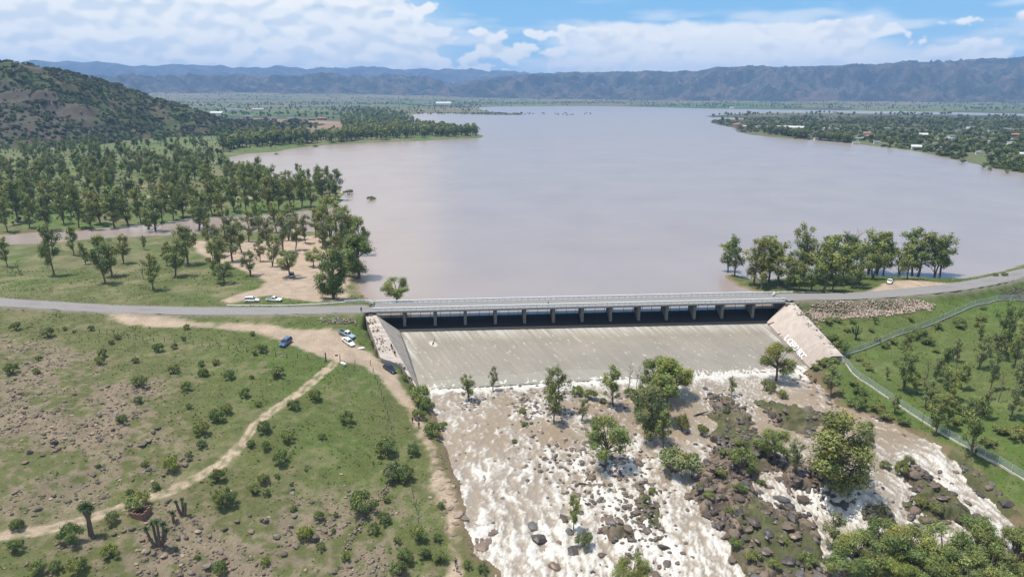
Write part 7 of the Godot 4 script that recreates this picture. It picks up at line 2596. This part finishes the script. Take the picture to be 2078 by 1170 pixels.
func house(p: Vector3, size: Vector3, turn: float, wall: Material, roof: Material, sort: String, label: String, group: String, called := "house") -> void:
	var o := thing(called, label, "house" if called == "house" else called.replace("_", " "), p, turn, group)
	var s := Soup.new()
	s.box(Vector3(0, size.y / 2 - 1.0, 0), Vector3(size.x, size.y + 2.0, size.z))
	part("wall", s.done(), wall, o)
	s = Soup.new()
	match sort:
		"flat":
			s.box(Vector3(0, size.y + 0.12, 0), Vector3(size.x + 0.5, 0.28, size.z + 0.5))
		"gable":
			var x := size.x / 2 + 0.4
			var z := size.z / 2 + 0.4
			var h := size.y + size.z * 0.28
			s.quad(Vector3(-x, size.y, z), Vector3(-x, h, 0), Vector3(x, h, 0), Vector3(x, size.y, z))
			s.quad(Vector3(x, size.y, -z), Vector3(x, h, 0), Vector3(-x, h, 0), Vector3(-x, size.y, -z))
			for e in [-1.0, 1.0]:
				s.tri(Vector3(x * e, size.y, z * e), Vector3(x * e, h, 0), Vector3(x * e, size.y, -z * e))
			s.quad(Vector3(-x, size.y, -z), Vector3(x, size.y, -z), Vector3(x, size.y, z), Vector3(-x, size.y, z))
		"vault":
			for i in 10:
				var a := PI * i / 10.0
				var b := PI * (i + 1) / 10.0
				var r := size.z / 2 + 0.3
				var q := [Vector3(0, size.y + sin(a) * r * 0.5, -cos(a) * r), Vector3(0, size.y + sin(b) * r * 0.5, -cos(b) * r)]
				var x := Vector3(size.x / 2 + 0.3, 0, 0)
				s.quad(q[0] - x, q[0] + x, q[1] + x, q[1] - x)
				for e in [-1.0, 1.0]:
					s.tri(q[0] + x * e, q[1] + x * e, Vector3(0, size.y, 0) + x * e)
	part("roof", s.done(), roof, o)
	for i in 3:
		s = Soup.new()
		var wide := size.x / 7.0
		if i == 1:
			s.box(Vector3(0, 1.05, size.z / 2), Vector3(minf(wide, 1.4), 2.1, 0.12))
			part("door", s.done(), M.dark_open, o)
		else:
			s.box(Vector3((i - 1) * size.x * 0.3, 1.7, size.z / 2), Vector3(wide, 1.1, 0.1))
			part("window", s.done(), M.glass, o)

func build_village() -> void:
	rng.seed = 4242
	var list := [[1590, 264, 26, "W", "M", "vault", "white vaulted hall"], [1617, 265, 26, "W", "M", "vault", "white vaulted hall"], [1567, 263, 22, "W", "M", "gable", "long low white shed"], [1745, 284, 16, "W", "M", "flat", "white flat-roofed house"], [1738, 289, 14, "W", "G", "flat", "white house with a grey flat roof"], [1760, 274, 14, "P", "T", "gable", "house with a red tiled roof"], [1766, 281, 16, "R", "T", "gable", "house with a red tiled roof"], [1800, 262, 12, "W", "M", "flat", "white flat-roofed house"], [1830, 280, 14, "W", "M", "gable", "white house"], [1832, 287, 16, "R", "M", "flat", "house with a pale metal roof"], [1873, 278, 18, "W", "M", "gable", "white house"], [1893, 284, 12, "W", "G", "flat", "grey-roofed house"], [1911, 283, 12, "W", "M", "flat", "white house"], [1926, 284, 18, "W", "M", "flat", "long white house"], [1931, 279, 16, "P", "G", "flat", "grey-roofed house"], [1963, 286, 10, "W", "M", "flat", "small white house"], [1978, 262, 24, "W", "G", "flat", "large two-storey house with a dark roof"], [2037, 263, 14, "W", "M", "flat", "white flat-roofed house"], [2052, 264, 14, "W", "M", "flat", "white flat-roofed house"], [2008, 290, 18, "P", "G", "flat", "grey-roofed house"], [2060, 277, 14, "R", "T", "gable", "house with a red tiled roof"], [2055, 285, 18, "W", "M", "flat", "white house"], [2052, 296, 12, "W", "M", "flat", "tall white house"], [2072, 297, 12, "W", "G", "flat", "grey-roofed house"], [2072, 310, 16, "P", "M", "flat", "pale house"], [2058, 316, 18, "W", "M", "flat", "long white house"], [2076, 317, 16, "W", "M", "gable", "bright white house"], [1860, 300, 18, "W", "M", "gable", "white house on the shore"], [1908, 303, 20, "W", "M", "flat", "long white house on the shore"], [1886, 301, 14, "P", "G", "flat", "grey-roofed house on the shore"], [1985, 313, 8, "W", "M", "flat", "small white hut"], [1830, 262, 12, "P", "G", "flat", "low house"], [1660, 281, 14, "P", "G", "flat", "grey house on the shore"], [1637, 277, 14, "P", "M", "flat", "pale house on the shore"], [1677, 264, 12, "P", "G", "gable", "grey-roofed house behind the shore trees"], [1700, 265, 18, "P", "G", "flat", "long low house"], [1724, 262, 18, "P", "G", "flat", "long low house"], [1540, 258, 12, "P", "G", "flat", "small dark house"], [1508, 258, 12, "P", "G", "gable", "dark low shed"], [1850, 268, 12, "W", "M", "flat", "white house"], [1945, 268, 10, "P", "G", "flat", "small house"], [2012, 268, 12, "W", "G", "flat", "white house"], [1780, 290, 12, "W", "M", "flat", "white house on the shore"], [1990, 272, 10, "W", "M", "flat", "small white house"]]
	var walls := {"W": M.white_wall, "P": M.plaster, "R": M.brick}
	var roofs := {"M": M.metal_roof, "G": M.grey_roof, "T": M.tile_roof}
	var l := by_x(list)
	for i in l.size():
		var q: Array = l[i]
		var p := gp(q[0], q[1], 2.6)
		p.y = far_height(p.x, p.z)
		var w := tall_of(p, q[2])
		house(p, Vector3(w, 5.8 if "two-storey" in q[6] or "tall" in q[6] or q[5] == "vault" else 3.6, clampf(w * 0.7, 6.0, 16.0) if q[5] != "vault" else 13.0), rng.randf_range(-0.5, 0.3), walls[q[3]], roofs[q[4]], q[5], "%s, %s from the left in the lakeside village" % [q[6], ordinal(i)], "houses of the lakeside village", "hall" if q[5] == "vault" else "house")
	# the pink pavilion on legs at the tip
	var p := gp(1497, 259, 0.5)
	var o := thing("pavilion", "pink-roofed pavilion on posts at the tip of the village shore", "pavilion", p)
	var s := Soup.new()
	for i in 3:
		for k in 2:
			s = Soup.new()
			s.box(Vector3(-8 + i * 8.0, 3.0, -4 + k * 8.0), Vector3(0.8, 8.0, 0.8))
			part("post", s.done(), M.white_wall, o)
	s = Soup.new()
	s.box(Vector3(0, 5.2, 0), Vector3(19, 3.4, 11))
	part("storey", s.done(), M.pink_wall, o)
	s = Soup.new()
	for f in [[0.0, 1.0], [1.0, 0.0], [0.0, -1.0], [-1.0, 0.0]]:
		var a := Vector3((f[0] - f[1]) * 11.0, 7.0, (f[1] + f[0]) * 7.0)
		var b := Vector3((f[0] + f[1]) * 11.0, 7.0, (f[1] - f[0]) * 7.0)
		s.tri(a, Vector3(0, 11.0, 0), b)
	part("roof", s.done(), M.tile_roof, o)
	s = Soup.new()
	s.box(Vector3(14.0, 2.5, 4), Vector3(7, 4.6, 5))
	part("annex", s.done(), M.pink_wall, o)
	# the farm beyond the left headland
	list = [[440, 233, 26, "W", "M", "gable", "long white farm shed"], [422, 231, 12, "W", "M", "flat", "small white farm shed"], [475, 237, 20, "P", "G", "flat", "dark low farm building"], [503, 239, 22, "P", "G", "flat", "dark low farm building"], [527, 238, 22, "P", "T", "flat", "dark long stable"], [551, 241, 22, "P", "G", "flat", "grey stable"], [596, 243, 26, "P", "G", "flat", "low ruined stable"], [632, 244, 14, "R", "M", "flat", "low house"], [653, 243, 18, "R", "T", "gable", "house with an orange roof"], [478, 226, 34, "W", "M", "flat", "long low white greenhouse"], [524, 225, 22, "P", "G", "gable", "grey barn"], [692, 216, 14, "W", "M", "flat", "white farm house in the green field"], [706, 216, 10, "W", "M", "flat", "small white farm house in the green field"], [495, 200.5, 24, "W", "M", "flat", "far long white shed"], [463, 201, 12, "W", "M", "flat", "far white shed"], [900, 213.5, 30, "W", "M", "gable", "white building on the far spit"], [865, 214, 14, "W", "M", "flat", "small white building on the far spit"], [1028, 223, 14, "W", "M", "flat", "white house at the end of the far spit"], [1485, 219.5, 8, "W", "M", "gable", "white boat house on the far shore"], [1410, 208, 14, "W", "M", "flat", "white house on the far plain"], [1215, 204.5, 18, "P", "G", "flat", "far hacienda among trees"]]
	l = by_x(list)
	for i in l.size():
		var q: Array = l[i]
		var b := gp(q[0], q[1], 3.0)
		for k in 8:
			b = gp(q[0], q[1], lerpf(b.y, far_height(b.x, b.z), 0.7))
		var w := tall_of(b, q[2])
		house(b, Vector3(w, clampf(w * 0.16, 4.0, 11.0), clampf(w * 0.4, 7.0, 30.0)), rng.randf_range(-0.2, 0.2), walls[q[3]], roofs[q[4]], q[5], "%s, %s from the left across the plain" % [q[6], ordinal(i)], "buildings across the plain", "farm_building")

# ---------------------------------------------------------------- all of it

func _ready() -> void:
	set_camera_and_light()
	make_materials()
	set_deck()
	set_chute()
	shape_land()
	var t := Time.get_ticks_msec()
	build_ground()
	lap("ground", t)
	build_lake()
	build_rocks()
	build_river()
	build_spillway()
	build_bridge()
	build_roads()
	lap("built", t)
	make_plants()
	build_village()
	build_vehicles()
	build_fences()
	build_oddments()
	build_people()
	lap("things", t)
	build_trees()
	build_grass()
	lap("plants", t)

func lap(_what: String, _since: int) -> void:
	pass
